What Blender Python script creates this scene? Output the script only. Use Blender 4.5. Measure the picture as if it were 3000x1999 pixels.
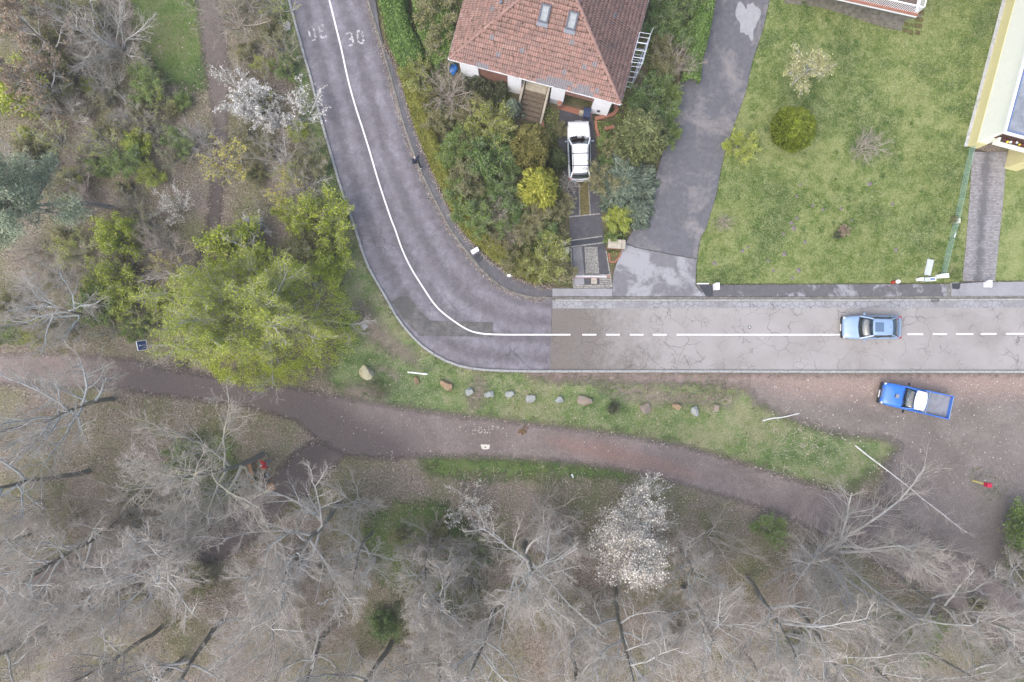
import bpy, bmesh, math, random
import numpy as np
from mathutils import Vector, Matrix, geometry

for o in list(bpy.data.objects):
    bpy.data.objects.remove(o)
scene = bpy.context.scene
C = scene.collection
R = math.radians

# ---------------------------------------------------------------- camera, sky, sun, exposure
H = 50.0
cd = bpy.data.cameras.new('camera')
cam = bpy.data.objects.new('camera', cd)
C.objects.link(cam)
cam.location = (0, 0, H)
cam.rotation_euler = (0, 0, 0)
cd.lens = 24
cd.sensor_width = 36
cd.clip_end = 2000
scene.camera = cam

SUN_EL, SUN_AZ = 55, 232          # azimuth clockwise from +Y
w = bpy.data.worlds.new('World')
scene.world = w
w.use_nodes = True
wn = w.node_tree.nodes
sky = wn.new('ShaderNodeTexSky')
sky.sky_type = 'NISHITA'
sky.sun_disc = False
sky.sun_elevation = R(SUN_EL)
sky.sun_rotation = R(SUN_AZ)
sky.dust_density = 4.0
sky.air_density = 1.0
sky.ozone_density = 1.0
w.node_tree.links.new(sky.outputs[0], wn['Background'].inputs[0])
wn['Background'].inputs[1].default_value = 0.15
sd = bpy.data.lights.new('sun', 'SUN')
sd.energy = 1.3
sd.angle = R(90)
sd.color = (1.0, 0.95, 0.88)
sun = bpy.data.objects.new('sun', sd)
C.objects.link(sun)
sun.location = (-20, -30, 60)
dv = Vector((math.sin(R(SUN_AZ)) * math.cos(R(SUN_EL)), math.cos(R(SUN_AZ)) * math.cos(R(SUN_EL)), math.sin(R(SUN_EL))))
sun.rotation_euler = (-dv).to_track_quat('-Z', 'Y').to_euler()
scene.view_settings.view_transform = 'Standard'
scene.view_settings.look = 'None'
scene.view_settings.gamma = 1
scene.view_settings.exposure = 1.04
scene.cycles.transparent_max_bounces = 24

rng = np.random.default_rng(7)
rnd = random.Random(11)

# ---------------------------------------------------------------- helpers: placing
S = 40.0      # photograph pixels per metre on the ground

def W(px, py, z=0.0):
    k = (H - z) / H
    return Vector(((px - 1500) / S * k, (999.5 - py) / S * k, z))

def W2(pts):
    return np.array([((x - 1500) / S, (999.5 - y) / S) for x, y in pts], float)

def catmull(pts, n=6, closed=False):
    P = np.array(pts, float)
    m = len(P)
    out = []
    segs = m if closed else m - 1
    for i in range(segs):
        if closed:
            p0, p1, p2, p3 = P[(i - 1) % m], P[i], P[(i + 1) % m], P[(i + 2) % m]
        else:
            p0, p1, p2, p3 = P[max(i - 1, 0)], P[i], P[i + 1], P[min(i + 2, m - 1)]
        for k in range(n):
            t = k / n
            out.append(0.5 * ((2 * p1) + (-p0 + p2) * t + (2 * p0 - 5 * p1 + 4 * p2 - p3) * t * t + (-p0 + 3 * p1 - 3 * p2 + p3) * t ** 3))
    if not closed:
        out.append(P[-1])
    return np.array(out)

def resample(P, step=None, n=None):
    P = np.asarray(P, float)
    d = np.r_[0, np.cumsum(np.linalg.norm(np.diff(P, axis=0), axis=1))]
    if n is None:
        n = max(2, int(round(d[-1] / step)) + 1)
    t = np.linspace(0, d[-1], n)
    return np.stack([np.interp(t, d, P[:, k]) for k in range(P.shape[1])], 1)

def sdf(q, poly):
    """signed distance, positive inside"""
    q = np.asarray(q, float)
    best = np.full(len(q), 1e9)
    ins = np.zeros(len(q), bool)
    m = len(poly)
    for i in range(m):
        a, b = poly[i], poly[(i + 1) % m]
        ab = b - a
        L = max(ab @ ab, 1e-12)
        t = np.clip(((q - a) @ ab) / L, 0, 1)
        d = np.hypot(q[:, 0] - a[0] - t * ab[0], q[:, 1] - a[1] - t * ab[1])
        best = np.minimum(best, d)
        c = (a[1] > q[:, 1]) != (b[1] > q[:, 1])
        if abs(b[1] - a[1]) > 1e-12:
            xx = (b[0] - a[0]) * (q[:, 1] - a[1]) / (b[1] - a[1]) + a[0]
            ins ^= c & (q[:, 0] < xx)
    return np.where(ins, best, -best)

_grid = np.random.default_rng(3).random((32, 32, 32))

def vnoise(p, scale=1.0, off=0.0):
    p = np.asarray(p, float) * scale + off
    if p.shape[1] == 2:
        p = np.c_[p, np.full(len(p), 0.37 + off)]
    i = np.floor(p).astype(int)
    f = p - i
    f = f * f * (3 - 2 * f)
    r = 0
    for dx in (0, 1):
        for dy in (0, 1):
            for dz in (0, 1):
                g = _grid[(i[:, 0] + dx) % 32, (i[:, 1] + dy) % 32, (i[:, 2] + dz) % 32]
                r = r + g * (f[:, 0] if dx else 1 - f[:, 0]) * (f[:, 1] if dy else 1 - f[:, 1]) * (f[:, 2] if dz else 1 - f[:, 2])
    return r

# ---------------------------------------------------------------- helpers: meshes and objects
def link(name, me, mat=None, parent=None, smooth=False):
    o = bpy.data.objects.new(name, me)
    C.objects.link(o)
    if mat is not None and me is not None and len(me.materials) == 0:
        me.materials.append(mat)
    if parent is not None:
        o.parent = parent
    if smooth:
        me.polygons.foreach_set('use_smooth', np.ones(len(me.polygons), bool))
    return o

def arrmesh(name, V, F, smooth=False):
    """F : (n,k) int array, or list of lists"""
    me = bpy.data.meshes.new(name)
    V = np.asarray(V, np.float32)
    if isinstance(F, np.ndarray):
        n, k = F.shape
        me.vertices.add(len(V))
        me.vertices.foreach_set('co', V.ravel())
        me.loops.add(n * k)
        me.loops.foreach_set('vertex_index', F.astype(np.int32).ravel())
        me.polygons.add(n)
        me.polygons.foreach_set('loop_start', np.arange(0, n * k, k, dtype=np.int32))
        me.update(calc_edges=True)
    else:
        me.from_pydata([tuple(map(float, v)) for v in V], [], F)
        me.update()
    if smooth:
        me.polygons.foreach_set('use_smooth', np.ones(len(me.polygons), bool))
    return me

_labels = {}

def tag(o, label, cat, group=None, kind=None):
    if label:
        o['label'] = label
    if cat:
        o['category'] = cat
    if group:
        o['group'] = group
    if kind:
        o['kind'] = kind
    return o

def empty(name, loc=(0, 0, 0), rz=0.0):
    o = bpy.data.objects.new(name, None)
    C.objects.link(o)
    o.location = loc
    o.rotation_euler = (0, 0, rz)
    o.empty_display_size = 0.3
    return o

def thing(name, label, cat, loc=(0, 0, 0), rz=0.0, group=None):
    return tag(empty(name, loc, rz), label, cat, group)

def struct(o):
    o['kind'] = 'structure'
    return o

class MB:
    """collects boxes, bars, tubes, prisms into one mesh"""
    def __init__(s):
        s.v = []
        s.f = []
    def add(s, vs, fs):
        b = len(s.v)
        s.v.extend([tuple(v) for v in vs])
        s.f.extend([[b + i for i in f] for f in fs])
        return s
    def box(s, c, d, rz=0.0, M=None):
        x, y, z = d[0] / 2, d[1] / 2, d[2] / 2
        m = Matrix.Translation(c) @ Matrix.Rotation(rz, 4, 'Z') if M is None else M @ Matrix.Translation(c)
        vs = [m @ Vector(p) for p in ((-x, -y, -z), (x, -y, -z), (x, y, -z), (-x, y, -z), (-x, -y, z), (x, -y, z), (x, y, z), (-x, y, z))]
        return s.add(vs, [(3, 2, 1, 0), (4, 5, 6, 7), (0, 1, 5, 4), (1, 2, 6, 5), (2, 3, 7, 6), (3, 0, 4, 7)])
    def bar(s, a, b, w, h=None, up=(0, 0, 1)):
        a, b = Vector(a), Vector(b)
        h = h or w
        d = b - a
        L = d.length
        d.normalize()
        u = Vector(up)
        if abs(d.dot(u)) > 0.98:
            u = Vector((1, 0, 0))
        x = d.cross(u).normalized()
        y = x.cross(d)
        vs = []
        for p in (a, b):
            for sx, sy in ((-1, -1), (1, -1), (1, 1), (-1, 1)):
                vs.append(p + x * sx * w / 2 + y * sy * h / 2)
        return s.add(vs, [(0, 1, 2, 3), (7, 6, 5, 4), (0, 4, 5, 1), (1, 5, 6, 2), (2, 6, 7, 3), (3, 7, 4, 0)])
    def tube(s, a, b, r, n=8, r2=None):
        a, b = Vector(a), Vector(b)
        r2 = r if r2 is None else r2
        d = (b - a).normalized()
        u = Vector((0, 0, 1)) if abs(d.z) < 0.95 else Vector((1, 0, 0))
        x = d.cross(u).normalized()
        y = x.cross(d)
        vs = []
        for p, rr in ((a, r), (b, r2)):
            for k in range(n):
                t = 2 * math.pi * k / n
                vs.append(p + x * math.cos(t) * rr + y * math.sin(t) * rr)
        fs = [(k, k + n, (k + 1) % n + n, (k + 1) % n) for k in range(n)]
        fs += [tuple(range(n)), tuple(reversed(range(n, 2 * n)))]
        return s.add(vs, fs)
    def prism(s, poly, z0, z1):
        """poly: list of (x,y); capped prism, any simple polygon"""
        n = len(poly)
        vs = [(p[0], p[1], z0) for p in poly] + [(p[0], p[1], z1) for p in poly]
        tri = geometry.tessellate_polygon([[Vector((p[0], p[1], 0)) for p in poly]])
        area = sum(poly[i][0] * poly[(i + 1) % n][1] - poly[(i + 1) % n][0] * poly[i][1] for i in range(n))
        fs = []
        for t in tri:
            a = (Vector(vs[t[1]]) - Vector(vs[t[0]])).cross(Vector(vs[t[2]]) - Vector(vs[t[0]])).z
            t = t if a > 0 else t[::-1]
            fs.append([i + n for i in t])
            fs.append(list(reversed(t)))
        for i in range(n):
            j = (i + 1) % n
            fs.append([i, j, j + n, i + n] if area > 0 else [j, i, i + n, j + n])
        return s.add(vs, fs)
    def quad(s, a, b, c, d, t=0.0):
        a, b, c, d = map(Vector, (a, b, c, d))
        if t == 0:
            return s.add([a, b, c, d], [(0, 1, 2, 3)])
        nrm = (b - a).cross(d - a).normalized() * t
        vs = [a, b, c, d, a - nrm, b - nrm, c - nrm, d - nrm]
        return s.add(vs, [(0, 1, 2, 3), (7, 6, 5, 4), (1, 0, 4, 5), (2, 1, 5, 6), (3, 2, 6, 7), (0, 3, 7, 4)])
    def mesh(s, name):
        me = bpy.data.meshes.new(name)
        me.from_pydata(s.v, [], s.f)
        me.update()
        return me
    def build(s, name, mat, parent=None, bevel=0.0, smooth=False, segs=2):
        me = s.mesh(name)
        if bevel:
            bm = bmesh.new()
            bm.from_mesh(me)
            bmesh.ops.bevel(bm, geom=list(bm.edges), offset=bevel, segments=segs, affect='EDGES', clamp_overlap=True)
            bm.to_mesh(me)
            bm.free()
        return link(name, me, mat, parent, smooth)

def loft(stations, closed_ends=True):
    """stations: list of lists of 3D points (same count, closed ring)"""
    n = len(stations[0])
    vs = [tuple(p) for st in stations for p in st]
    fs = []
    for i in range(len(stations) - 1):
        for j in range(n):
            k = (j + 1) % n
            fs.append((i * n + j, i * n + k, (i + 1) * n + k, (i + 1) * n + j))
    if closed_ends:
        fs.append(tuple(reversed(range(n))))
        fs.append(tuple(range((len(stations) - 1) * n, len(stations) * n)))
    return vs, fs

def copy_tree(o, parent=None):
    c = o.copy()
    C.objects.link(c)
    c.parent = parent
    for ch in o.children:
        copy_tree(ch, c)
    return c

# ---------------------------------------------------------------- helpers: materials
class NT:
    def __init__(s, name):
        s.m = bpy.data.materials.new(name)
        s.m.use_nodes = True
        s.t = s.m.node_tree
        s.n = s.t.nodes
        s.b = s.n['Principled BSDF']
        s.out = s.n['Material Output']
        s.co = None
    def new(s, typ, **kw):
        n = s.n.new(typ)
        for k, v in kw.items():
            if k.startswith('i_'):
                key = k[2:]
                key = int(key) if key.isdigit() else key
                n.inputs[key].default_value = v
            else:
                setattr(n, k, v)
        return n
    def L(s, a, b):
        s.t.links.new(a, b)
    def coord(s):
        if s.co is None:
            s.co = s.new('ShaderNodeNewGeometry').outputs['Position']
        return s.co
    def objco(s):
        return s.new('ShaderNodeTexCoord').outputs['Object']
    def noise(s, scale, detail=4, rough=0.6, vec=None, dist=0.0):
        n = s.new('ShaderNodeTexNoise')
        n.inputs['Scale'].default_value = scale
        n.inputs['Detail'].default_value = detail
        n.inputs['Roughness'].default_value = rough
        n.inputs['Distortion'].default_value = dist
        s.L(vec if vec is not None else s.coord(), n.inputs['Vector'])
        return n.outputs['Fac']
    def ramp(s, fac, stops, interp='LINEAR'):
        r = s.new('ShaderNodeValToRGB')
        cr = r.color_ramp
        cr.interpolation = interp
        while len(cr.elements) < len(stops):
            cr.elements.new(0.5)
        for e, (p, c) in zip(cr.elements, stops):
            e.position = p
            e.color = (*c, 1) if len(c) == 3 else c
        s.L(fac, r.inputs[0])
        return r.outputs['Color']
    def mapr(s, v, a, b, c=0.0, d=1.0, smooth=False):
        m = s.new('ShaderNodeMapRange')
        if smooth:
            m.interpolation_type = 'SMOOTHSTEP'
        s.L(v, m.inputs[0])
        for i, x in enumerate((a, b, c, d)):
            m.inputs[i + 1].default_value = x
        return m.outputs[0]
    def math(s, op, a, b=None, clamp=False):
        m = s.new('ShaderNodeMath', operation=op, use_clamp=clamp)
        for i, x in enumerate((a, b)):
            if x is None:
                continue
            if isinstance(x, (int, float)):
                m.inputs[i].default_value = x
            else:
                s.L(x, m.inputs[i])
        return m.outputs[0]
    def mix(s, fac, a, b, mode='MIX'):
        m = s.new('ShaderNodeMix', data_type='RGBA', blend_type=mode)
        for i, x in ((0, fac), (6, a), (7, b)):
            if isinstance(x, (int, float)):
                m.inputs[i].default_value = x
            elif isinstance(x, tuple):
                m.inputs[i].default_value = (*x, 1) if len(x) == 3 else x
            else:
                s.L(x, m.inputs[i])
        return m.outputs[2]
    def attr(s, name):
        return s.new('ShaderNodeAttribute', attribute_name=name).outputs['Fac']
    def island(s):
        return s.new('ShaderNodeNewGeometry').outputs['Random Per Island']
    def objrand(s):
        return s.new('ShaderNodeObjectInfo').outputs['Random']
    def bump(s, h, strength=0.5, dist=0.02):
        b = s.new('ShaderNodeBump')
        b.inputs['Strength'].default_value = strength
        b.inputs['Distance'].default_value = dist
        s.L(h, b.inputs['Height'])
        s.L(b.outputs[0], s.b.inputs['Normal'])
    def color(s, c):
        if isinstance(c, tuple):
            s.b.inputs['Base Color'].default_value = (*c, 1)
        else:
            s.L(c, s.b.inputs['Base Color'])
        return s
    def rough(s, v):
        if isinstance(v, (int, float)):
            s.b.inputs['Roughness'].default_value = v
        else:
            s.L(v, s.b.inputs['Roughness'])
        return s
    def spec(s, v):
        s.b.inputs['Specular IOR Level'].default_value = v
        return s
    def alpha(s, fac):
        s.L(fac, s.b.inputs['Alpha'])
        return s

def mul(c, f):
    return tuple(min(1, x * f) for x in c)

def simple(name, c, rough=0.6, var=0.25, scale=6.0, bump=0.0, metal=0.0, spec=0.5, world=False):
    t = NT(name)
    v = t.coord() if world else t.objco()
    n = t.noise(scale, 5, 0.65, v)
    t.color(t.ramp(n, [(0.3, mul(c, 1 - var)), (0.7, mul(c, 1 + var))]))
    t.rough(rough).spec(spec)
    t.b.inputs['Metallic'].default_value = metal
    if bump:
        t.bump(n, bump, 0.02)
    return t.m

def leafmat(name, cols, rough=0.6, trans=0.25, nscale=0.9, gain=1.4):
    """per-leaf random colour over a ramp, with slow drift through the crown"""
    t = NT(name)
    r = t.island()
    nz = t.noise(nscale, 3, 0.6)
    f = t.math('ADD', t.math('MULTIPLY', r, 0.62), t.math('MULTIPLY', nz, 0.55))
    f = t.math('SUBTRACT', f, 0.08)
    k = len(cols)
    col = t.ramp(f, [((i + 0.3) / k, mul(c, gain)) for i, c in enumerate(cols)])
    t.color(col).rough(rough).spec(0.3)
    tr = t.new('ShaderNodeBsdfTranslucent')
    t.L(col, tr.inputs[0])
    mx = t.new('ShaderNodeMixShader')
    mx.inputs[0].default_value = trans
    t.L(t.b.outputs[0], mx.inputs[1])
    t.L(tr.outputs[0], mx.inputs[2])
    t.L(mx.outputs[0], t.out.inputs[0])
    return t.m

def feather(t, amp=0.5, soft=0.12, nscale=1.6):
    d = t.attr('d')
    n = t.noise(nscale, 6, 0.7)
    x = t.math('ADD', d, t.math('MULTIPLY', t.math('SUBTRACT', n, 0.5), amp * 2))
    t.alpha(t.mapr(x, -soft, soft))

def sheet(name, poly_px, z, mat, step=0.3, margin=0.8, smooth_n=5, extra=None, poly_raw=None):
    """zone of ground as a fine grid, carrying its distance to the outline"""
    P = W2(catmull(poly_px, smooth_n, True)) if smooth_n > 1 else W2(poly_px)
    lo, hi = P.min(0) - margin, P.max(0) + margin
    xs = np.arange(lo[0], hi[0] + step, step)
    ys = np.arange(lo[1], hi[1] + step, step)
    X, Y = np.meshgrid(xs, ys, indexing='xy')
    q = np.c_[X.ravel(), Y.ravel()]
    d = sdf(q, P)
    nx, ny = len(xs), len(ys)
    idx = np.arange(nx * ny).reshape(ny, nx)
    F = np.stack([idx[:-1, :-1], idx[:-1, 1:], idx[1:, 1:], idx[1:, :-1]], -1).reshape(-1, 4)
    F = F[(d[F] > -margin).any(1)]
    used = np.unique(F)
    rm = np.full(nx * ny, -1)
    rm[used] = np.arange(len(used))
    V = np.c_[q[used], np.full(len(used), z)]
    me = arrmesh(name, V, rm[F])
    at = me.attributes.new('d', 'FLOAT', 'POINT')
    at.data.foreach_set('value', d[used].astype(np.float32))
    for k, pp in (extra or {}).items():
        pl = W2(catmull(pp, 5, True))
        at = me.attributes.new(k, 'FLOAT', 'POINT')
        at.data.foreach_set('value', sdf(q[used], pl).astype(np.float32))
    o = link(name, me, mat)
    struct(o)
    return o, P
# ================================================================ MATERIALS OF THE SETTING
def m_ground():
    t = NT('woodland_floor')
    n1 = t.noise(0.22, 5, 0.6)
    n2 = t.noise(2.2, 6, 0.75)
    n3 = t.noise(9, 5, 0.78)
    litter = t.ramp(n3, [(0.38, (0.098, 0.080, 0.064)), (0.48, (0.192, 0.158, 0.130)), (0.56, (0.278, 0.235, 0.198)), (0.64, (0.42, 0.37, 0.325))])
    green = t.ramp(n3, [(0.38, (0.062, 0.073, 0.028)), (0.5, (0.120, 0.135, 0.052)), (0.62, (0.215, 0.215, 0.11))])
    g = t.mapr(t.math('ADD', n1, t.math('MULTIPLY', n2, 0.45)), 0.62, 0.84)
    t.color(t.mix(t.math('MULTIPLY', g, 0.8), litter, green)).rough(0.9).spec(0.2)
    t.bump(t.math('ADD', n2, t.math('MULTIPLY', n3, 0.4)), 0.8, 0.12)
    return t.m

def m_grass(name, ca, cb, cc, pale, amt=0.5, amp=0.5, soft=0.15):
    t = NT(name)
    n1 = t.noise(0.16, 6, 0.68, dist=0.8)
    n2 = t.noise(1.1, 6, 0.75)
    n3 = t.noise(11, 5, 0.75)
    base = t.ramp(t.math('ADD', t.math('MULTIPLY', n1, 0.7), t.math('MULTIPLY', n2, 0.38)), [(0.43, ca), (0.52, cb), (0.61, cc)])
    f = t.mapr(t.math('ADD', n3, t.math('MULTIPLY', n2, 0.4)), 0.64, 0.86)
    t.color(t.mix(t.math('MULTIPLY', f, amt), base, pale))
    t.rough(0.85).spec(0.25)
    t.bump(t.math('ADD', n3, n2), 0.7, 0.06)
    feather(t, amp, soft)
    return t.m

def m_path(name, ca, cb, cd, red=(0.26, 0.155, 0.125), amp=0.45, soft=0.3, redamt=0.5):
    t = NT(name)
    n1 = t.noise(0.28, 5, 0.6, dist=0.8)
    n2 = t.noise(2.5, 6, 0.75)
    n3 = t.noise(26, 3, 0.8)
    base = t.ramp(t.math('ADD', t.math('MULTIPLY', n1, 0.6), t.math('MULTIPLY', n2, 0.4)), [(0.38, ca), (0.62, cb)])
    tinted = t.mapr(t.math('ADD', t.attr('tinted'), t.math('MULTIPLY', t.math('SUBTRACT', n2, 0.5), 2.0)), -1.2, 1.2, smooth=True)  # second tone inside the outline that each sheet gives
    base = t.mix(tinted, base, cd)
    rr = t.mapr(t.math('ADD', t.attr('red'), t.math('MULTIPLY', t.math('SUBTRACT', n2, 0.5), 1.6)), -0.5, 0.8, smooth=True)
    base = t.mix(t.math('MULTIPLY', rr, redamt), base, red)
    sp = t.ramp(n3, [(0.38, (0.62, 0.62, 0.62)), (0.5, (1, 1, 1)), (0.62, (1.5, 1.46, 1.44))])
    t.color(t.mix(1.0, base, sp, 'MULTIPLY')).rough(0.9).spec(0.2)
    t.bump(t.math('ADD', n2, n3), 0.5, 0.04)
    feather(t, amp, soft)
    return t.m

def warp(t, amt=0.5, scale=1.2):
    nz = t.new('ShaderNodeTexNoise')
    nz.inputs['Scale'].default_value = scale
    nz.inputs['Detail'].default_value = 5
    t.L(t.coord(), nz.inputs['Vector'])
    v = t.new('ShaderNodeVectorMath', operation='SCALE')
    v.inputs['Scale'].default_value = amt
    t.L(nz.outputs['Color'], v.inputs[0])
    a = t.new('ShaderNodeVectorMath', operation='ADD')
    t.L(t.coord(), a.inputs[0])
    t.L(v.outputs[0], a.inputs[1])
    return a.outputs[0]

def cracks(t, scale, width, vec):
    v = t.new('ShaderNodeTexVoronoi', feature='DISTANCE_TO_EDGE')
    v.inputs['Scale'].default_value = scale
    t.L(vec, v.inputs['Vector'])
    return t.mapr(v.outputs['Distance'], 0, width, 1, 0)

def m_asphalt(name, ca, cb, cc, speck=0.25, crack=0.0, stretch=None):
    t = NT(name)
    vec = t.coord()
    n1 = t.noise(0.35, 6, 0.65, dist=0.7)
    n2 = t.noise(1.8, 6, 0.75)
    n3 = t.noise(18, 3, 0.8)
    col = t.ramp(t.math('ADD', t.math('MULTIPLY', n1, 0.5), t.math('MULTIPLY', n2, 0.5)), [(0.36, ca), (0.50, cb), (0.66, cc)])
    sp = t.ramp(n3, [(0.40, (1 - speck,) * 3), (0.60, (1 + speck,) * 3)])
    col = t.mix(1.0, col, sp, 'MULTIPLY')
    if stretch:
        # wear by tyres runs along the road: attribute u goes across it
        u = t.math('ADD', t.attr('u'), t.math('MULTIPLY', t.math('SUBTRACT', n1, 0.5), 0.22))
        sn = t.math('SINE', t.math('MULTIPLY', u, 25.1))
        wr = t.ramp(t.math('ADD', t.math('MULTIPLY', sn, 0.5), t.math('MULTIPLY', n2, 0.9)), [(0.1, (0.80, 0.79, 0.80)), (0.9, (1.28, 1.27, 1.30))])
        col = t.mix(0.75, col, wr, 'MULTIPLY')
    if crack:
        wv = warp(t, 0.9, 0.9)
        m = t.mapr(t.noise(0.25, 3, 0.5), 0.52, 0.6)
        cr = t.math('MULTIPLY', cracks(t, 0.55, 0.025, wv), t.math('MULTIPLY', m, crack))
        col = t.mix(cr, col, mul(ca, 0.45))
    t.color(col).spec(0.4)
    t.rough(t.mapr(n1, 0.4, 0.6, 0.55, 0.8))
    t.bump(n3, 0.25, 0.01)
    return t.m

def m_oldroad():
    t = NT('old_road_surface')
    n1 = t.noise(0.3, 6, 0.65, dist=0.5)
    n2 = t.noise(2.2, 6, 0.8)
    n3 = t.noise(22, 3, 0.8)
    col = t.ramp(t.math('ADD', t.math('MULTIPLY', n1, 0.5), t.math('MULTIPLY', n3, 0.5)), [(0.36, (0.215, 0.203, 0.194)), (0.5, (0.292, 0.280, 0.273)), (0.66, (0.338, 0.329, 0.328))])
    # worn, browner aggregate towards the seam with the newer surface
    sx = t.new('ShaderNodeSeparateXYZ')
    t.L(t.coord(), sx.inputs[0])
    st = t.mapr(t.math('SUBTRACT', t.math('ADD', t.math('MULTIPLY', n2, 9.0), t.math('MULTIPLY', n1, 16.0)), sx.outputs[0]), 2.0, 7.0)
    st = t.math('MULTIPLY', st, t.mapr(n3, 0.30, 0.52))
    col = t.mix(t.math('MULTIPLY', st, 0.9), col, (0.115, 0.100, 0.086))
    wv = warp(t, 1.1, 0.8)
    msk = t.mapr(t.noise(0.28, 4, 0.6, dist=0.4), 0.46, 0.58)
    cr = t.math('MAXIMUM', t.math('MULTIPLY', cracks(t, 0.62, 0.017, wv), msk),
                t.math('MULTIPLY', cracks(t, 1.7, 0.038, wv), t.mapr(t.noise(0.5, 3, 0.5), 0.53, 0.60)))
    col = t.mix(t.math('MULTIPLY', cr, 0.8), col, (0.085, 0.078, 0.075))
    t.color(col).rough(0.8).spec(0.3)
    t.bump(t.math('SUBTRACT', n3, cr), 0.3, 0.01)
    return t.m

def m_gutter():
    t = NT('cracked_gutter_strip')
    n1 = t.noise(0.5, 5, 0.7)
    n3 = t.noise(18, 3, 0.8)
    col = t.ramp(t.math('ADD', t.math('MULTIPLY', n1, 0.7), t.math('MULTIPLY', n3, 0.3)), [(0.36, (0.16, 0.155, 0.16)), (0.5, (0.27, 0.275, 0.29)), (0.7, (0.31, 0.32, 0.345))])
    wv = warp(t, 0.18, 3.0)
    cr = t.math('MULTIPLY', cracks(t, 2.6, 0.07, wv), t.mapr(n1, 0.36, 0.5))
    t.color(t.mix(t.math('MULTIPLY', cr, 0.8), col, (0.08, 0.078, 0.08))).rough(0.8)
    t.bump(cr, 0.3, -0.01)
    return t.m

def m_wetlane(name, ca, cb, wet, thr=(0.5, 0.54), scale=0.28):
    t = NT(name)
    n1 = t.noise(scale, 6, 0.68, dist=0.6)
    n2 = t.noise(3.0, 6, 0.75)
    n3 = t.noise(25, 3, 0.8)
    col = t.ramp(t.math('ADD', t.math('MULTIPLY', n2, 0.6), t.math('MULTIPLY', n3, 0.4)), [(0.38, ca), (0.62, cb)])
    f = t.mapr(t.math('ADD', n1, t.math('MULTIPLY', t.math('SUBTRACT', n2, 0.5), 0.25)), thr[0], thr[1])
    t.color(t.mix(f, col, wet)).spec(0.5)
    t.rough(t.mapr(f, 0, 1, 0.75, 0.5))
    t.bump(n3, 0.25, 0.01)
    return t.m

M = {}
M['ground'] = m_ground()
M['lawn'] = m_grass('lawn_grass', (0.044, 0.086, 0.013), (0.085, 0.135, 0.022), (0.168, 0.208, 0.062), (0.33, 0.34, 0.19), 0.70, amp=0.22, soft=0.08)
M['verge'] = m_grass('verge_grass', (0.052, 0.112, 0.020), (0.095, 0.160, 0.034), (0.165, 0.185, 0.075), (0.40, 0.37, 0.28), 0.62, amp=1.3, soft=0.5)
M['wood_grass'] = m_grass('woodland_grass', (0.045, 0.095, 0.018), (0.085, 0.145, 0.026), (0.125, 0.150, 0.05), (0.26, 0.24, 0.17), 0.4, amp=1.8, soft=0.5)
M['garden'] = m_grass('garden_soil', (0.035, 0.048, 0.014), (0.065, 0.072, 0.025), (0.105, 0.085, 0.055), (0.22, 0.18, 0.13), 0.5, amp=0.3, soft=0.1)
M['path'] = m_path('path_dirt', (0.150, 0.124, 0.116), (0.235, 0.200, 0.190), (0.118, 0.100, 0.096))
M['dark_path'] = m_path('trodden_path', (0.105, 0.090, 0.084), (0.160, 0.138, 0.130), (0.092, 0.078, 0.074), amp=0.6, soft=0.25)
M['dirt'] = m_path('parking_dirt', (0.142, 0.124, 0.113), (0.215, 0.190, 0.177), (0.275, 0.212, 0.184), amp=0.9, soft=0.45)
M['asphalt'] = m_asphalt('purple_asphalt', (0.092, 0.085, 0.097), (0.138, 0.130, 0.148), (0.210, 0.203, 0.228), 0.26, 0.6, True)
M['patch'] = m_asphalt('asphalt_repair', (0.062, 0.062, 0.060), (0.082, 0.081, 0.080), (0.175, 0.17, 0.168), 0.25)
M['newpatch'] = m_asphalt('fresh_asphalt', (0.030, 0.033, 0.042), (0.034, 0.038, 0.048), (0.040, 0.044, 0.056), 0.12)
M['pave'] = m_asphalt('pavement_asphalt', (0.062, 0.060, 0.068), (0.085, 0.083, 0.094), (0.15, 0.148, 0.165), 0.2)
M['pave2'] = m_wetlane('pavement_patchy', (0.078, 0.076, 0.082), (0.115, 0.112, 0.122), (0.245, 0.248, 0.268), (0.52, 0.60), 0.6)
M['pave3'] = m_asphalt('pavement_light', (0.19, 0.19, 0.205), (0.25, 0.252, 0.272), (0.28, 0.285, 0.31), 0.12)
M['lane'] = m_wetlane('lane_asphalt', (0.080, 0.081, 0.094), (0.128, 0.129, 0.147), (0.20, 0.186, 0.185), (0.50, 0.66), 0.35)
M['lanemouth'] = m_wetlane('lane_concrete', (0.125, 0.125, 0.138), (0.165, 0.165, 0.180), (0.27, 0.274, 0.295), (0.44, 0.54), 0.38)
M['drypatch'] = simple('dry_patch', (0.27, 0.275, 0.295), 0.7, 0.12, 3, world=True)
M['oldroad'] = m_oldroad()
M['gutter'] = m_gutter()
M['kerb'] = simple('kerb_concrete', (0.30, 0.31, 0.31), 0.85, 0.3, 5, 0.3, world=True)
M['kerbdark'] = simple('kerb_dirty', (0.16, 0.155, 0.14), 0.9, 0.45, 4, 0.3, world=True)
def m_paint(name, thr, k=1.0):
    t = NT(name)
    n = t.noise(9, 6, 0.8)
    t.color(t.ramp(n, [(0.3, mul((0.62, 0.62, 0.64), k)), (0.6, mul((0.82, 0.82, 0.84), k))])).rough(0.6)
    t.alpha(t.mapr(t.noise(3.5, 6, 0.85), thr, thr + 0.05))
    return t.m
M['paint'] = m_paint('road_paint', 0.30)
M['worn'] = m_paint('worn_road_paint', 0.47, 0.62)

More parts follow.
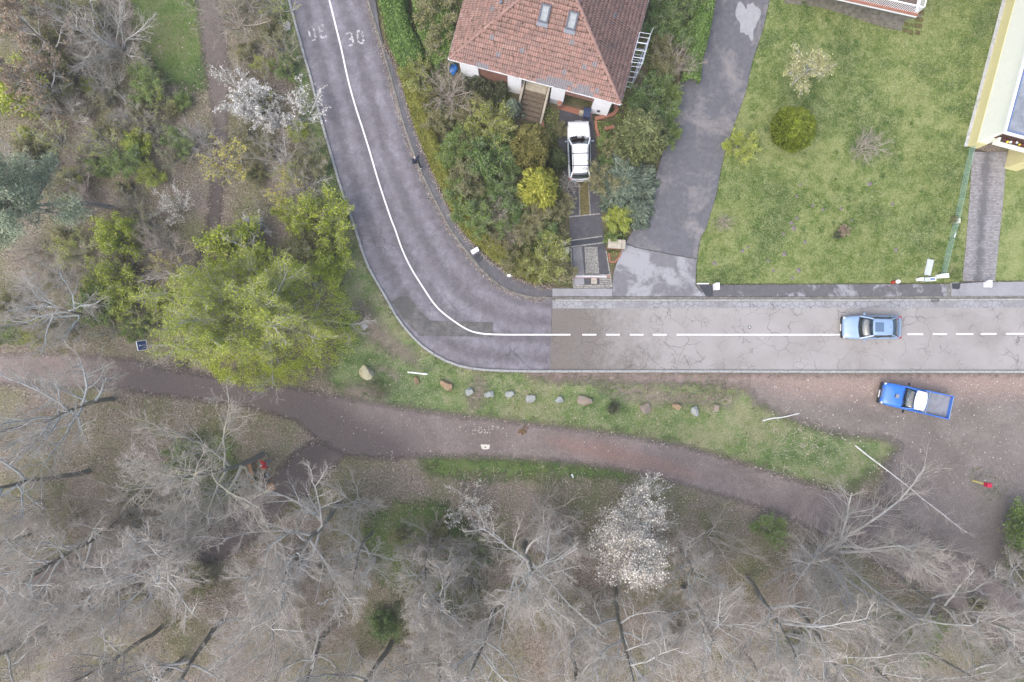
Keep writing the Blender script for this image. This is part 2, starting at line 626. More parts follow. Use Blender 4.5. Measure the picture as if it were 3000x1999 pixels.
# ================================================================ GROUND AND ZONES
g = MB()
n = 24
big = [(-400 + 800 * i / n, -400 + 800 * j / n) for j in range(n + 1) for i in range(n + 1)]
g.add([(x, y, 0) for x, y in big], [(j * (n + 1) + i, j * (n + 1) + i + 1, (j + 1) * (n + 1) + i + 1, (j + 1) * (n + 1) + i) for j in range(n) for i in range(n)])
struct(g.build('ground', M['ground']))

BARE_SOIL = [[(1560, 1093), (1700, 1094), (2000, 1094), (2260, 1094), (2260, 1140), (2120, 1136), (1980, 1122), (1800, 1112), (1640, 1110)], [(1050, 905), (1070, 900), (1100, 950), (1150, 1000), (1210, 1040), (1190, 1050), (1110, 1010), (1070, 960)], [(1392, 1125), (1412, 1122), (1410, 1160), (1396, 1185), (1384, 1180)], [(1105, 1090), (1140, 1085), (1150, 1120), (1120, 1150), (1095, 1130)], [(1760, 1130), (1860, 1142), (1960, 1158), (2120, 1165), (2120, 1180), (1940, 1172), (1840, 1158)], [(1020, 1140), (1100, 1130), (1120, 1165), (1030, 1165)]]
# outlines read from the photograph (its pixels), turned to metres on the ground
KL = [(836, -60), (848, 0), (888, 149), (914, 238), (941, 348), (969, 446), (1000, 552), (1040, 666), (1076, 772), (1123, 857), (1170, 938), (1225, 1002), (1276, 1040), (1327, 1065), (1382, 1079), (1446, 1085), (1544, 1088)]
KL_S = [(1700, 1088), (2000, 1088), (2500, 1089), (3000, 1089), (3140, 1089)]
KR = [(1058, -60), (1076, 0), (1098, 72), (1127, 170), (1157, 276), (1183, 370), (1212, 455), (1238, 518), (1272, 586), (1306, 650), (1331, 691), (1382, 759), (1425, 806), (1467, 840), (1510, 861), (1552, 872), (1595, 876)]
KR_S = [(1800, 876), (2000, 876), (2500, 875), (3000, 872), (3140, 872)]
HEDGE = [(1084, -60), (1100, 0), (1123, 128), (1166, 213), (1200, 332), (1230, 417), (1264, 502), (1306, 595), (1348, 674), (1391, 721), (1425, 756), (1467, 788), (1510, 815), (1574, 838), (1616, 843)]
LANE_L = [(1793, 846), (1797, 800), (1812, 755), (1848, 685), (1876, 641), (1899, 590), (1935, 470), (1960, 370), (1990, 250), (2006, 150), (2038, 0), (2050, -60)]
LANE_R = [(2270, -60), (2253, 0), (2234, 85), (2204, 178), (2183, 272), (2144, 382), (2115, 476), (2098, 565), (2068, 666), (2051, 700), (2038, 780), (2034, 836)]
kl = catmull(KL, 6)
kr = catmull(KR, 6)
KLW = W2(np.vstack([kl, KL_S]))
KRW = W2(np.vstack([kr, KR_S]))

VERGE = [(838, -60), (848, 0), (888, 149), (941, 348), (1000, 552), (1076, 772), (1170, 938), (1276, 1040), (1382, 1079), (1600, 1092), (2210, 1094), (2218, 1165), (2310, 1222), (2440, 1268), (2600, 1285), (2630, 1310), (2580, 1360), (2480, 1440), (2297, 1392), (2149, 1345), (2000, 1305), (1807, 1270), (1637, 1249), (1467, 1230), (1340, 1215), (1212, 1198), (1106, 1180), (1000, 1160), (960, 1100), (1000, 980), (990, 800), (950, 640), (905, 470), (880, 330), (850, 160), (810, 0), (800, -60)]
sheet('verge', VERGE, 0.008, M['verge'], 0.3, 1.6, 1)
WG = [[(395, -60), (590, -60), (600, 60), (612, 230), (560, 260), (470, 220), (410, 120)], [(1240, 1345), (1400, 1340), (1620, 1352), (1830, 1380), (1850, 1400), (1600, 1395), (1420, 1400), (1290, 1390)],
      [(2830, 1390), (2900, 1380), (2960, 1420), (2940, 1460), (2860, 1450)], [(2500, 1820), (2620, 1780), (2760, 1860), (2700, 1960), (2560, 1940)], [(2860, 1900), (2960, 1920), (3020, 2010), (2900, 2010)],
      [(540, 1300), (660, 1280), (700, 1420), (620, 1500), (540, 1420)], [(1090, 1500), (1300, 1480), (1400, 1620), (1380, 1780), (1200, 1760), (1080, 1640)], [(1090, 1800), (1180, 1790), (1180, 1870), (1110, 1880)], [(2290, 1860), (2370, 1850), (2380, 1910), (2300, 1910)]]
for k, pz in enumerate(WG):
    sheet('grass_patch', pz, 0.004, M['wood_grass'], 0.3, 1.9)
M['soil'] = m_path('bare_reddish_soil', (0.200, 0.165, 0.138), (0.285, 0.240, 0.205), (0.29, 0.21, 0.18), amp=0.8, soft=0.7)
for pz in BARE_SOIL:
    sheet('bare_soil', pz, 0.012, M['soil'], 0.25, 1.0, 4, {'tinted': [(2000, 1094), (2260, 1094), (2260, 1140), (2000, 1130)], 'red': [(1560, 1092), (1800, 1092), (1800, 1112), (1600, 1112)]})
NPATH = [(566, -60), (578, 0), (595, 170), (612, 255), (629, 361), (622, 520), (605, 666), (574, 772), (545, 870), (515, 1000), (505, 1070), (560, 1080), (548, 1000), (575, 905), (612, 857), (637, 772), (642, 666), (655, 560), (671, 467), (665, 361), (676, 212), (663, 127), (637, 0), (630, -60)]
sheet('path', NPATH, 0.012, M['dark_path'], 0.3, 1.0, 1, {'tinted': [(560, 560), (700, 560), (640, 1080), (480, 1080)], 'red': [(-900, -900), (-800, -900), (-800, -800)]})
SWPATH = [(900, 1300), (1010, 1310), (960, 1390), (850, 1490), (720, 1600), (480, 1700), (200, 1770), (-60, 1830), (-60, 1690), (160, 1640), (430, 1590), (640, 1500), (790, 1400)]
sheet('path', SWPATH, 0.012, M['dark_path'], 0.3, 1.2, 3, {'tinted': [(700, 1300), (1000, 1300), (700, 1600), (560, 1600)], 'red': [(-900, -900), (-800, -900), (-800, -800)]})
MPATH = [(-60, 1040), (0, 1040), (170, 1036), (297, 1044), (404, 1057), (510, 1085), (640, 1105), (860, 1135), (1000, 1165), (1106, 1184), (1212, 1201), (1340, 1218), (1467, 1233), (1637, 1252), (1807, 1274), (2000, 1308), (2149, 1350), (2297, 1397), (2480, 1450), (2600, 1480), (2760, 1560), (2900, 1660), (3060, 1770), (3060, 1960), (2900, 1850), (2700, 1720), (2500, 1610), (2297, 1510), (2170, 1469), (2000, 1418), (1829, 1376), (1616, 1346), (1382, 1336), (1240, 1335), (1127, 1345), (1010, 1335), (930, 1290), (870, 1235), (720, 1190), (574, 1172), (425, 1155), (340, 1138), (170, 1133), (0, 1125), (-60, 1125)]
PATH_SHADE = [(300, 1030), (700, 1060), (960, 1150), (1060, 1220), (1200, 1290), (1150, 1400), (850, 1420), (700, 1230), (400, 1190), (280, 1100)]  # path under the trees: their shade is put into its colour here
sheet('path', MPATH, 0.016, M['path'], 0.3, 1.0, 1, {'tinted': PATH_SHADE, 'red': [(1600, 1285), (1760, 1290), (1960, 1345), (2050, 1400), (1900, 1385), (1680, 1335)]})
DIRT = [(1560, 1093), (1700, 1094), (2200, 1094), (2600, 1092), (3060, 1092), (3060, 1790), (2900, 1680), (2760, 1600), (2660, 1540), (2590, 1450), (2600, 1360), (2640, 1310), (2600, 1285), (2440, 1268), (2310, 1225), (2215, 1180), (2190, 1135), (2050, 1125), (1900, 1118), (1700, 1116), (1600, 1110)]
sheet('parking_ground', DIRT, 0.020, M['dirt'], 0.3, 1.3, 1, {'tinted': [(1560, 1092), (2300, 1092), (3060, 1092), (3060, 1150), (2800, 1160), (2560, 1170), (2300, 1150), (2200, 1120), (1600, 1112)], 'red': [(2040, 1160), (2150, 1140), (2140, 1170), (2060, 1190)]})
LAWN = [(2262, -60), (2250, 20), (2234, 85), (2204, 178), (2183, 272), (2144, 382), (2115, 476), (2098, 565), (2068, 666), (2051, 700), (2038, 780), (2040, 832), (2300, 832), (2600, 831), (2764, 829), (2790, 829), (2822, 829), (2822, 826), (2840, 640), (2855, 450), (2975, -60)]
sheet('lawn', LAWN, 0.034, M['lawn'], 0.3, 0.5, 1)
sheet('lawn', [(2912, 824), (2930, 660), (2946, 460), (3160, 500), (3160, 824)], 0.034, M['lawn'], 0.3, 0.4, 1)
GARDEN = list(map(tuple, HEDGE[:-1])) + [(1620, 840), (1792, 840), (1797, 800), (1812, 755), (1848, 685), (1876, 641), (1899, 590), (1935, 470), (1960, 370), (1990, 250), (2006, 150), (2038, 0), (2050, -60)]
sheet('garden_ground', GARDEN, 0.030, M['garden'], 0.3, 0.35, 1)

def slab(name, pts, z0, z1, mat, parent=None, world=False):
    p = pts if world else [tuple(q) for q in W2(pts)]
    return MB().prism([tuple(q) for q in p], z0, z1).build(name, mat, parent)

def strip(name, A, B, z, mat):
    n = max(len(A), len(B), 60)
    a, b = resample(A, n=n), resample(B, n=n)
    V = np.vstack([np.c_[a, np.full(n, z)], np.c_[b, np.full(n, z)]])
    F = np.array([(i, i + 1, n + i + 1, n + i) for i in range(n - 1)])
    me = arrmesh(name, V, F)
    at = me.attributes.new('u', 'FLOAT', 'POINT')
    at.data.foreach_set('value', np.r_[np.zeros(n), np.ones(n)].astype(np.float32))
    return link(name, me, mat)

def offset(P, d):
    T = np.gradient(P, axis=0)
    T /= np.linalg.norm(T, axis=1)[:, None]
    return P + np.c_[-T[:, 1], T[:, 0]] * d

# road surfaces
rb = MB()
A = W2(np.vstack([kl, [(1612, 1088)]]))
B = W2(np.vstack([kr, [(1617, 876)]]))
struct(strip('road', A, B, 0.050, M['asphalt']))
struct(slab('old_road', [(1618, 904), (1611, 1092), (3160, 1092), (3160, 902)], 0.0, 0.052, M['oldroad']))
struct(slab('road_gutter', [(1618, 880), (1618, 904), (3160, 902), (3160, 878)], 0.0, 0.054, M['gutter']))
struct(slab('asphalt_patch', [(1146, 884), (1165, 872), (1192, 866), (1205, 880), (1235, 915), (1262, 940), (1330, 942), (1445, 944), (1445, 988), (1330, 986), (1228, 984), (1222, 975), (1190, 945)], 0.03, 0.056, M['patch']))

# painted lines
cl = catmull([(950, -60), (965, 0), (986, 85), (1000, 142), (1021, 238), (1042, 314), (1064, 382), (1085, 450), (1110, 535), (1144, 637), (1157, 670), (1178, 730), (1204, 785), (1238, 840), (1280, 900), (1331, 942), (1374, 968), (1408, 977), (1442, 980), (1500, 981)], 6)
cl = W2(np.vstack([cl, [(1610, 981), (1671, 981)]]))
struct(strip('centre_line', offset(cl, 0.055), offset(cl, -0.055), 0.062, M['paint']))
for a, b in ((1706, 1747), (1775, 1815), (1845, 1885), (1912, 1953), (1982, 2478), (2657, 2703), (2731, 2773), (2800, 2850), (2872, 2918), (2946, 3002), (3020, 3070)):
    y = 981 - 3.0 * max(0, a - 2400) / 600
    p = W2([(a, y), (b, y)])
    struct(strip('centre_line', offset(resample(p, n=3), 0.055), offset(resample(p, n=3), -0.055), 0.062, M['paint']))

def digit_strokes(ch):
    if ch == '0':
        return [[(0, 0.12), (0, 0.88)], [(0.06, 0.97), (0.54, 0.97)], [(0.6, 0.88), (0.6, 0.12)], [(0.54, 0.03), (0.06, 0.03)]]
    return [[(0, 0.86), (0.08, 0.96), (0.52, 0.96), (0.6, 0.84), (0.6, 0.6), (0.5, 0.52)], [(0.24, 0.51), (0.5, 0.51)], [(0.5, 0.5), (0.6, 0.42), (0.6, 0.16), (0.5, 0.04), (0.08, 0.04), (0, 0.14)]]

def painted_number(text, px, py, ang, w=0.62, h=0.95):
    mb = MB()
    c = W(px, py)
    m = Matrix.Translation((c.x, c.y, 0)) @ Matrix.Rotation(ang, 4, 'Z')
    for k, ch in enumerate(text):
        ox = (k - len(text) / 2) * 0.92 * w * 1.35 + 0.07
        for st in digit_strokes(ch):
            P = resample(np.array(st) * (w, h), n=max(4, 3 * len(st)))
            P = P + (ox, -h / 2)
            a, b = offset(P, 0.075), offset(P, -0.075)
            vs = [m @ Vector((p[0], p[1], 0.063)) for p in np.vstack([a, b])]
            n = len(a)
            mb.add(vs, [(n + i, n + i + 1, i + 1, i) for i in range(n - 1)])
    return struct(mb.build('painted_number', M['worn']))
painted_number('30', 1046, 112, R(12))
painted_number('30', 925, 98, R(193))

# pavements
pv = W2(catmull(HEDGE, 5))
kin = offset(W2(kr), 0.14)
poly = [tuple(p) for p in kin] + [tuple(W2([(1618, 868)])[0]), tuple(W2([(1618, 846)])[0])] + [tuple(p) for p in pv[::-1]]
struct(slab('pavement', poly, -0.02, 0.135, M['pave'], world=True))
struct(slab('pavement', [(1618, 846), (1793, 846), (1793, 869), (1618, 869)], -0.02, 0.131, M['pave3']))
struct(slab('pavement', [(2040, 836), (2770, 833), (2770, 869), (2062, 869)], -0.02, 0.133, M['pave2']))
struct(slab('pavement', [(2770, 833), (2784, 831), (2784, 869), (2770, 869)], -0.02, 0.130, M['kerbdark']))
struct(slab('pavement', [(2784, 829), (3160, 824), (3160, 867), (2784, 868)], -0.02, 0.134, M['pave3']))
for pp in ([(1388, 752), (1404, 741), (1420, 757), (1402, 774)], [(2046, 837), (2087, 836), (2087, 868), (2066, 868)], [(2785, 831), (2810, 831), (2809, 845), (2804, 849), (2786, 847)]):
    struct(slab('fresh_asphalt_patch', pp, 0.10, 0.139, M['newpatch']))

# side lane
lane = catmull(LANE_L[1:], 5)
laneR = catmull(LANE_R[:-1], 5)
mouth = [(1795, 869), (1793, 846), (1797, 800), (1812, 755), (1830, 716), (1863, 727), (2000, 754), (2042, 760), (2038, 780), (2036, 836), (2062, 869)]
struct(slab('lane_mouth', mouth, -0.02, 0.100, M['lanemouth']))
up = [tuple(p) for p in lane if p[1] < 716] + [tuple(p) for p in laneR if p[1] < 760] + [(2042, 758), (2000, 752), (1863, 725), (1832, 714)]
struct(slab('side_lane', up, -0.02, 0.104, M['lane']))
def blob_px(cx, cy, rx, ry, n=26, jag=0.25, seed=0):
    r = random.Random(seed)
    ph = [r.uniform(0, 6.28) for _ in range(6)]
    out = []
    for i in range(n):
        t = 2 * math.pi * i / n
        k = 1 + jag * (0.5 * math.sin(2 * t + ph[0]) + 0.35 * math.sin(3 * t + ph[1]) + 0.3 * math.sin(5 * t + ph[2]) + 0.2 * math.sin(9 * t + ph[3]))
        out.append((cx + rx * k * math.cos(t), cy + ry * k * math.sin(t)))
    return out
struct(slab('dry_patch', blob_px(2190, 58, 26, 60, 40, 0.5, 3), 0.09, 0.108, M['drypatch']))

# kerb stones, one by one
def kerb(name, P, mat, bedmat, width, z0, z1, L=1.0, side=0.0):
    P = resample(P, step=0.05)
    d = np.r_[0, np.cumsum(np.linalg.norm(np.diff(P, axis=0), axis=1))]
    a, b = offset(P, side - width / 2 - 0.03), offset(P, side + width / 2 + 0.03)
    n = len(P)
    bed = struct(strip(name, a, b, z0 + 0.006, bedmat))
    st = MB().box((0, 0, 0), (L - 0.015, width, z1 - z0 + 0.05))
    bm = bmesh.new()
    me = st.mesh('kerb_stone')
    bm.from_mesh(me)
    bmesh.ops.bevel(bm, geom=[e for e in bm.edges if all(v.co.z > 0 for v in e.verts)], offset=0.015, segments=1, affect='EDGES')
    bm.to_mesh(me)
    bm.free()
    me.materials.append(mat)
    O = offset(P, side)
    t = L / 2
    while t < d[-1]:
        i = int(np.searchsorted(d, t))
        i = min(max(i, 8), n - 9)
        tv = O[i + 8] - O[i - 8]
        o = link('kerb_stone', me, None, bed)
        o.location = (O[i][0], O[i][1], (z0 + z1) / 2 - 0.02 + rnd.uniform(-0.006, 0.004))
        o.rotation_euler = (0, 0, math.atan2(tv[1], tv[0]) + rnd.uniform(-0.006, 0.006))
        t += L
    return bed
kerb('kerb', KLW, M['kerb'], M['kerbdark'], 0.17, 0.05, 0.17, 1.0, 0.0)
kerb('kerb', W2(kr), M['kerbdark'], M['kerbdark'], 0.14, 0.05, 0.15, 1.0, 0.05)
kerb('kerb', W2([(1597, 873), (2000, 873), (2500, 872), (3140, 869)]), M['kerbdark'], M['kerbdark'], 0.12, 0.05, 0.148, 1.0, 0.0)
kerb('gutter_kerb', W2([(1625, 880), (2000, 880), (2500, 880), (3140, 877)]), M['kerb'], M['kerbdark'], 0.13, 0.05, 0.075, 1.0, 0.0)
# ================================================================ VEGETATION
def unit(v):
    return v / np.maximum(np.linalg.norm(v, axis=-1, keepdims=True), 1e-9)

def grow(P0, D0, L, R0, R1, K, wander, up, r):
    N = len(P0)
    d = unit(D0)
    pts = [P0]
    for k in range(K):
        d = unit(d + r.normal(0, wander, (N, 3)) + np.array([0, 0, 1.0]) * up)
        pts.append(pts[-1] + d * (L / K)[:, None])
    t = np.linspace(0, 1, K + 1)
    return np.stack(pts, 1), R0[:, None] * (1 - t) + R1[:, None] * t

def kids(pts, rad, L, m, f0, f1, a0, a1, l0, l1, rk, r, flat=0.0):
    N, K1, _ = pts.shape
    f = (np.arange(m)[None] + r.random((N, m))) / m * (f1 - f0) + f0
    x = f * (K1 - 1)
    i = np.clip(x.astype(int), 0, K1 - 2)
    u = (x - i)[..., None]
    n_ = np.arange(N)[:, None]
    P = pts[n_, i] * (1 - u) + pts[n_, i + 1] * u
    T = unit(pts[n_, i + 1] - pts[n_, i])
    q = r.normal(0, 1, T.shape)
    q[..., 2] *= (1 - flat)
    q = unit(q - (q * T).sum(-1, keepdims=True) * T)
    a = r.uniform(a0, a1, (N, m))[..., None]
    D = T * np.cos(a) + q * np.sin(a)
    Ln = L[:, None] * r.uniform(l0, l1, (N, m)) * (1.1 - 0.6 * f)
    Rn = np.take_along_axis(rad, i, 1) * rk
    return P.reshape(-1, 3), D.reshape(-1, 3), Ln.ravel(), Rn.ravel()

def tubes(lst):
    """lst of (pts (N,K,3), rad (N,K), sides) -> V, F quads"""
    Vs, Fs, base = [], [], 0
    for pts, rad, n in lst:
        N, K, _ = pts.shape
        T = unit(np.gradient(pts, axis=1))
        ref = np.where(np.abs(T[:, :1, 2:3]) > 0.8, np.array([1.0, 0, 0]), np.array([0, 0, 1.0]))
        x = unit(np.cross(T, np.broadcast_to(ref, T.shape)))
        y = np.cross(T, x)
        a = 2 * np.pi * np.arange(n) / n
        V = pts[:, :, None] + rad[:, :, None, None] * (x[:, :, None] * np.cos(a)[:, None] + y[:, :, None] * np.sin(a)[:, None])
        idx = (np.arange(N * K * n) + base).reshape(N, K, n)
        j = np.roll(idx, -1, 2)
        F = np.stack([idx[:, :-1], j[:, :-1], j[:, 1:], idx[:, 1:]], -1).reshape(-1, 4)
        Vs.append(V.reshape(-1, 3))
        Fs.append(F)
        base += N * K * n
    return np.vstack(Vs), np.vstack(Fs)

def quads(P, size, aspect, r, D=None, upbias=0.6, spread=1.0):
    """leaf-sized quads; D = long direction or None"""
    N = len(P)
    s = r.uniform(size[0], size[1], N)[:, None]
    nrm = unit(r.normal(0, spread, (N, 3)) + np.array([0, 0, upbias]))
    if D is None:
        D = r.normal(0, 1, (N, 3))
    D = unit(D)
    b = unit(np.cross(nrm, D))
    a = D * s
    b = b * s * aspect
    V = np.stack([P - a * 0.5 , P + b * 0.5 , P + a * 0.5, P - b * 0.5], 1)
    return V.reshape(-1, 3), np.arange(4 * N).reshape(N, 4)

def bark(name, c, lich, amt, scale=3.0):
    t = NT(name)
    n = t.noise(scale, 6, 0.75)
    n2 = t.noise(scale * 6, 4, 0.7)
    col = t.ramp(n2, [(0.3, mul(c, 0.6)), (0.7, mul(c, 1.35))])
    col = t.mix(t.math('MULTIPLY', t.mapr(n, 0.48, 0.58), amt), col, lich)
    t.color(col).rough(0.9).spec(0.15)
    return t.m

B = {}
B['trunk'] = bark('dark_bark', (0.215, 0.205, 0.180), (0.22, 0.23, 0.15), 0.6)
B['limb'] = bark('grey_limb_bark', (0.44, 0.43, 0.405), (0.58, 0.60, 0.595), 0.7)
B['lichen'] = bark('lichen_limb_bark', (0.38, 0.375, 0.345), (0.50, 0.46, 0.22), 0.5, 1.2)
B['pale'] = bark('pale_blue_grey_bark', (0.42, 0.45, 0.46), (0.58, 0.62, 0.63), 0.8)
B['twig'] = bark('twig_bark', (0.43, 0.39, 0.345), (0.52, 0.485, 0.44), 0.5)
B['brown_twig'] = bark('brown_twig_bark', (0.36, 0.31, 0.265), (0.45, 0.40, 0.35), 0.5)
B['birch'] = bark('white_birch_bark', (0.74, 0.74, 0.73), (0.35, 0.34, 0.33), 0.3, 5)
B['pine'] = bark('pine_bark', (0.21, 0.185, 0.175), (0.30, 0.28, 0.27), 0.6)

LM = {}
LM['lime'] = leafmat('lime_leaf', [(0.118, 0.165, 0.015), (0.205, 0.265, 0.024), (0.300, 0.350, 0.042), (0.40, 0.42, 0.10)])
LM['green'] = leafmat('green_leaf', [(0.058, 0.100, 0.022), (0.105, 0.165, 0.036), (0.160, 0.235, 0.052), (0.22, 0.29, 0.085)])
LM['ivy'] = leafmat('ivy_leaf', [(0.034, 0.070, 0.018), (0.066, 0.120, 0.030), (0.115, 0.190, 0.046), (0.20, 0.28, 0.09)], 0.4)
LM['olive'] = leafmat('olive_leaf', [(0.085, 0.092, 0.034), (0.140, 0.148, 0.056), (0.200, 0.200, 0.085), (0.27, 0.25, 0.13)])
LM['hedge'] = leafmat('hedge_leaf', [(0.060, 0.070, 0.014), (0.110, 0.122, 0.022), (0.165, 0.175, 0.034), (0.26, 0.25, 0.08)], nscale=1.2)
LM['yellowgreen'] = leafmat('yellow_green_leaf', [(0.090, 0.115, 0.020), (0.155, 0.185, 0.034), (0.24, 0.27, 0.06), (0.38, 0.39, 0.13)])
LM['gold'] = leafmat('golden_cypress_leaf', [(0.10, 0.115, 0.018), (0.18, 0.195, 0.030), (0.275, 0.285, 0.045), (0.42, 0.42, 0.10)], nscale=1.6)
LM['cyp'] = leafmat('cypress_leaf', [(0.055, 0.058, 0.016), (0.098, 0.098, 0.028), (0.150, 0.142, 0.045), (0.22, 0.20, 0.075)], nscale=1.6)
LM['darkcyp'] = leafmat('dark_cypress_leaf', [(0.028, 0.040, 0.016), (0.052, 0.068, 0.026), (0.082, 0.100, 0.042)], nscale=1.6)
LM['green_con'] = leafmat('soft_conifer_leaf', [(0.042, 0.058, 0.022), (0.082, 0.102, 0.038), (0.135, 0.155, 0.066), (0.20, 0.215, 0.10)], nscale=1.4)
LM['blue'] = leafmat('blue_juniper_leaf', [(0.044, 0.066, 0.046), (0.085, 0.116, 0.084), (0.135, 0.172, 0.128), (0.20, 0.24, 0.18)], nscale=1.4)
LM['globe'] = leafmat('globe_thuja_leaf', [(0.042, 0.070, 0.005), (0.085, 0.120, 0.008), (0.140, 0.180, 0.014), (0.20, 0.235, 0.03)], nscale=2.0)
LM['pine'] = leafmat('pine_needle', [(0.125, 0.160, 0.105), (0.185, 0.225, 0.152), (0.240, 0.280, 0.195), (0.31, 0.345, 0.25)])
LM['paleleaf'] = leafmat('pale_fruit_leaf', [(0.17, 0.18, 0.07), (0.26, 0.27, 0.11), (0.36, 0.36, 0.18), (0.48, 0.48, 0.29)])
LM['white'] = leafmat('white_blossom', [(0.50, 0.50, 0.47), (0.66, 0.66, 0.63), (0.78, 0.78, 0.76), (0.85, 0.85, 0.84)], 0.7, 0.2, 0.9, 1.0)
LM['cream'] = leafmat('cream_blossom', [(0.36, 0.33, 0.28), (0.50, 0.47, 0.41), (0.66, 0.63, 0.57), (0.76, 0.74, 0.70)], 0.7, 0.2, 0.9, 1.2)
LM['rust'] = leafmat('dead_oak_leaf', [(0.16, 0.118, 0.078), (0.25, 0.185, 0.125), (0.34, 0.26, 0.18), (0.44, 0.36, 0.27)], 0.6, 0.25, 0.9, 1.15)
LM['yellowbud'] = leafmat('yellow_bud', [(0.30, 0.27, 0.04), (0.40, 0.36, 0.06), (0.50, 0.46, 0.10)])
LM['litter'] = leafmat('fallen_leaf', [(0.070, 0.053, 0.041), (0.165, 0.128, 0.100), (0.28, 0.228, 0.185), (0.48, 0.42, 0.37)], 0.8, 0.1, 0.5, 1.1)
LM['grass'] = leafmat('grass_blade', [(0.050, 0.085, 0.014), (0.090, 0.125, 0.024), (0.145, 0.175, 0.045), (0.27, 0.27, 0.12)], 0.7, 0.2, 0.4, 1.0)
LM['wgrass'] = leafmat('woodland_blade', [(0.045, 0.105, 0.018), (0.080, 0.160, 0.030), (0.125, 0.21, 0.05), (0.20, 0.26, 0.09)], 0.7, 0.2, 0.4, 1.0)

def bare_mesh(seed, h, cr, nl=11, t0=0.38, counts=(10, 9, 6), lean=(0, 0), r0=0.20, droop=0.0, limb_up=0.10, ang=(0.6, 1.15), tw=0.009, taper=0.25):
    """a bare broad-leaved tree -> dict of meshes trunk / branches / twigs and the twig lines"""
    r = np.random.default_rng(seed)
    P0 = np.zeros((1, 3)); P0[0, 2] = -0.15
    D0 = np.array([[lean[0], lean[1], 1.0]])
    K = 9
    tp, tr = grow(P0, D0, np.array([h * 0.92]), np.array([r0]), np.array([r0 * taper]), K, 0.07, 0.05, r)
    f = (np.arange(nl) + r.random(nl)) / nl * (0.98 - t0) + t0
    x = f * K
    i = np.clip(x.astype(int), 0, K - 1)
    P = tp[0, i] + (tp[0, i + 1] - tp[0, i]) * (x - i)[:, None]
    az = np.arange(nl) * 2.4 + r.uniform(-0.5, 0.5, nl)
    g_ = (f - t0) / (1 - t0)
    an = ang[1] * (1 - g_) + ang[0] * g_ * 0.6
    D = np.c_[np.cos(az) * np.sin(an), np.sin(az) * np.sin(an), np.cos(an)]
    L = cr * (1.15 - 0.35 * g_) * r.uniform(0.8, 1.15, nl)
    Rr = r0 * (0.52 - 0.22 * g_) * r.uniform(0.8, 1.15, nl)
    lp, lr = grow(P, D, L, Rr, Rr * 0.22, 7, 0.13, limb_up, r)
    P, D, L2, R2 = kids(lp, lr, L, counts[0], 0.2, 1.0, 0.45, 1.0, 0.32, 0.55, 0.55, r, 0.3)
    sp, sr = grow(P, D, L2, np.maximum(R2, 0.024), np.full(len(L2), 0.014), 5, 0.16, 0.05 - droop, r)
    P, D, L3, R3 = kids(sp, sr, L2, counts[1], 0.15, 1.0, 0.4, 0.95, 0.35, 0.65, 0.6, r, 0.3)
    wp, wr = grow(P, D, L3, np.clip(R3, tw * 1.2, 0.018), np.full(len(L3), tw * 0.8), 3, 0.17, 0.03 - droop, r)
    P, D, L4, R4 = kids(wp, wr, L3, counts[2], 0.2, 1.0, 0.35, 0.9, 0.45, 0.85, 0.7, r, 0.2)
    vp, vr = grow(P, D, L4, np.full(len(L4), tw * 0.75), np.full(len(L4), tw * 0.5), 2, 0.16, 0.02 - droop, r)
    out = {}
    out['trunk'] = arrmesh('trunk', *tubes([(tp, tr, 9)]), smooth=True)
    out['branches'] = arrmesh('branches', *tubes([(lp, lr, 6), (sp, sr, 4)]), smooth=True)
    out['twigs'] = arrmesh('twigs', *tubes([(wp, wr, 3), (vp, vr, 3)]))
    out['ends'] = (vp, L4)
    out['mid'] = (wp, L3)
    return out

def shrub_mesh(seed, h, cr, stems=9, counts=(7, 5), r0=0.035, tw=0.008, out_ang=(0.15, 0.9), droop=0.0):
    r = np.random.default_rng(seed)
    az = np.arange(stems) * 2.4 + r.uniform(-0.4, 0.4, stems)
    an = r.uniform(out_ang[0], out_ang[1], stems)
    P = np.c_[np.cos(az), np.sin(az), np.zeros(stems)] * r.uniform(0.02, 0.15 * cr, (stems, 1))
    P[:, 2] = -0.05
    D = np.c_[np.cos(az) * np.sin(an), np.sin(az) * np.sin(an), np.cos(an)]
    L = np.sqrt((h * np.cos(an)) ** 2 + (cr * np.sin(an)) ** 2) * r.uniform(0.8, 1.1, stems)
    lp, lr = grow(P, D, L, np.full(stems, r0), np.full(stems, r0 * 0.3), 6, 0.14, 0.06, r)
    P, D, L2, R2 = kids(lp, lr, L, counts[0], 0.25, 1.0, 0.3, 0.95, 0.25, 0.5, 0.6, r)
    sp, sr = grow(P, D, L2, np.clip(R2, tw, 0.03), np.full(len(L2), tw * 0.8), 4, 0.16, 0.03 - droop, r)
    P, D, L3, R3 = kids(sp, sr, L2, counts[1], 0.15, 1.0, 0.35, 0.95, 0.4, 0.75, 0.7, r)
    vp, vr = grow(P, D, L3, np.full(len(L3), tw * 0.8), np.full(len(L3), tw * 0.5), 2, 0.18, 0.02 - droop, r)
    out = {}
    out['stems'] = arrmesh('stems', *tubes([(lp, lr, 5), (sp, sr, 3)]), smooth=True)
    out['twigs'] = arrmesh('twigs', *tubes([(vp, vr, 3)]))
    out['ends'] = (vp, L3)
    out['mid'] = (sp, L2)
    return out

def along(ends, n, r, jit=0.03):
    vp, L = ends
    N, K, _ = vp.shape
    i = r.integers(0, N, n)
    t = r.random(n) * (K - 1)
    k = np.clip(t.astype(int), 0, K - 2)
    u = (t - k)[:, None]
    P = vp[i, k] * (1 - u) + vp[i, k + 1] * u + r.normal(0, jit, (n, 3))
    return P, unit(vp[i, k + 1] - vp[i, k])

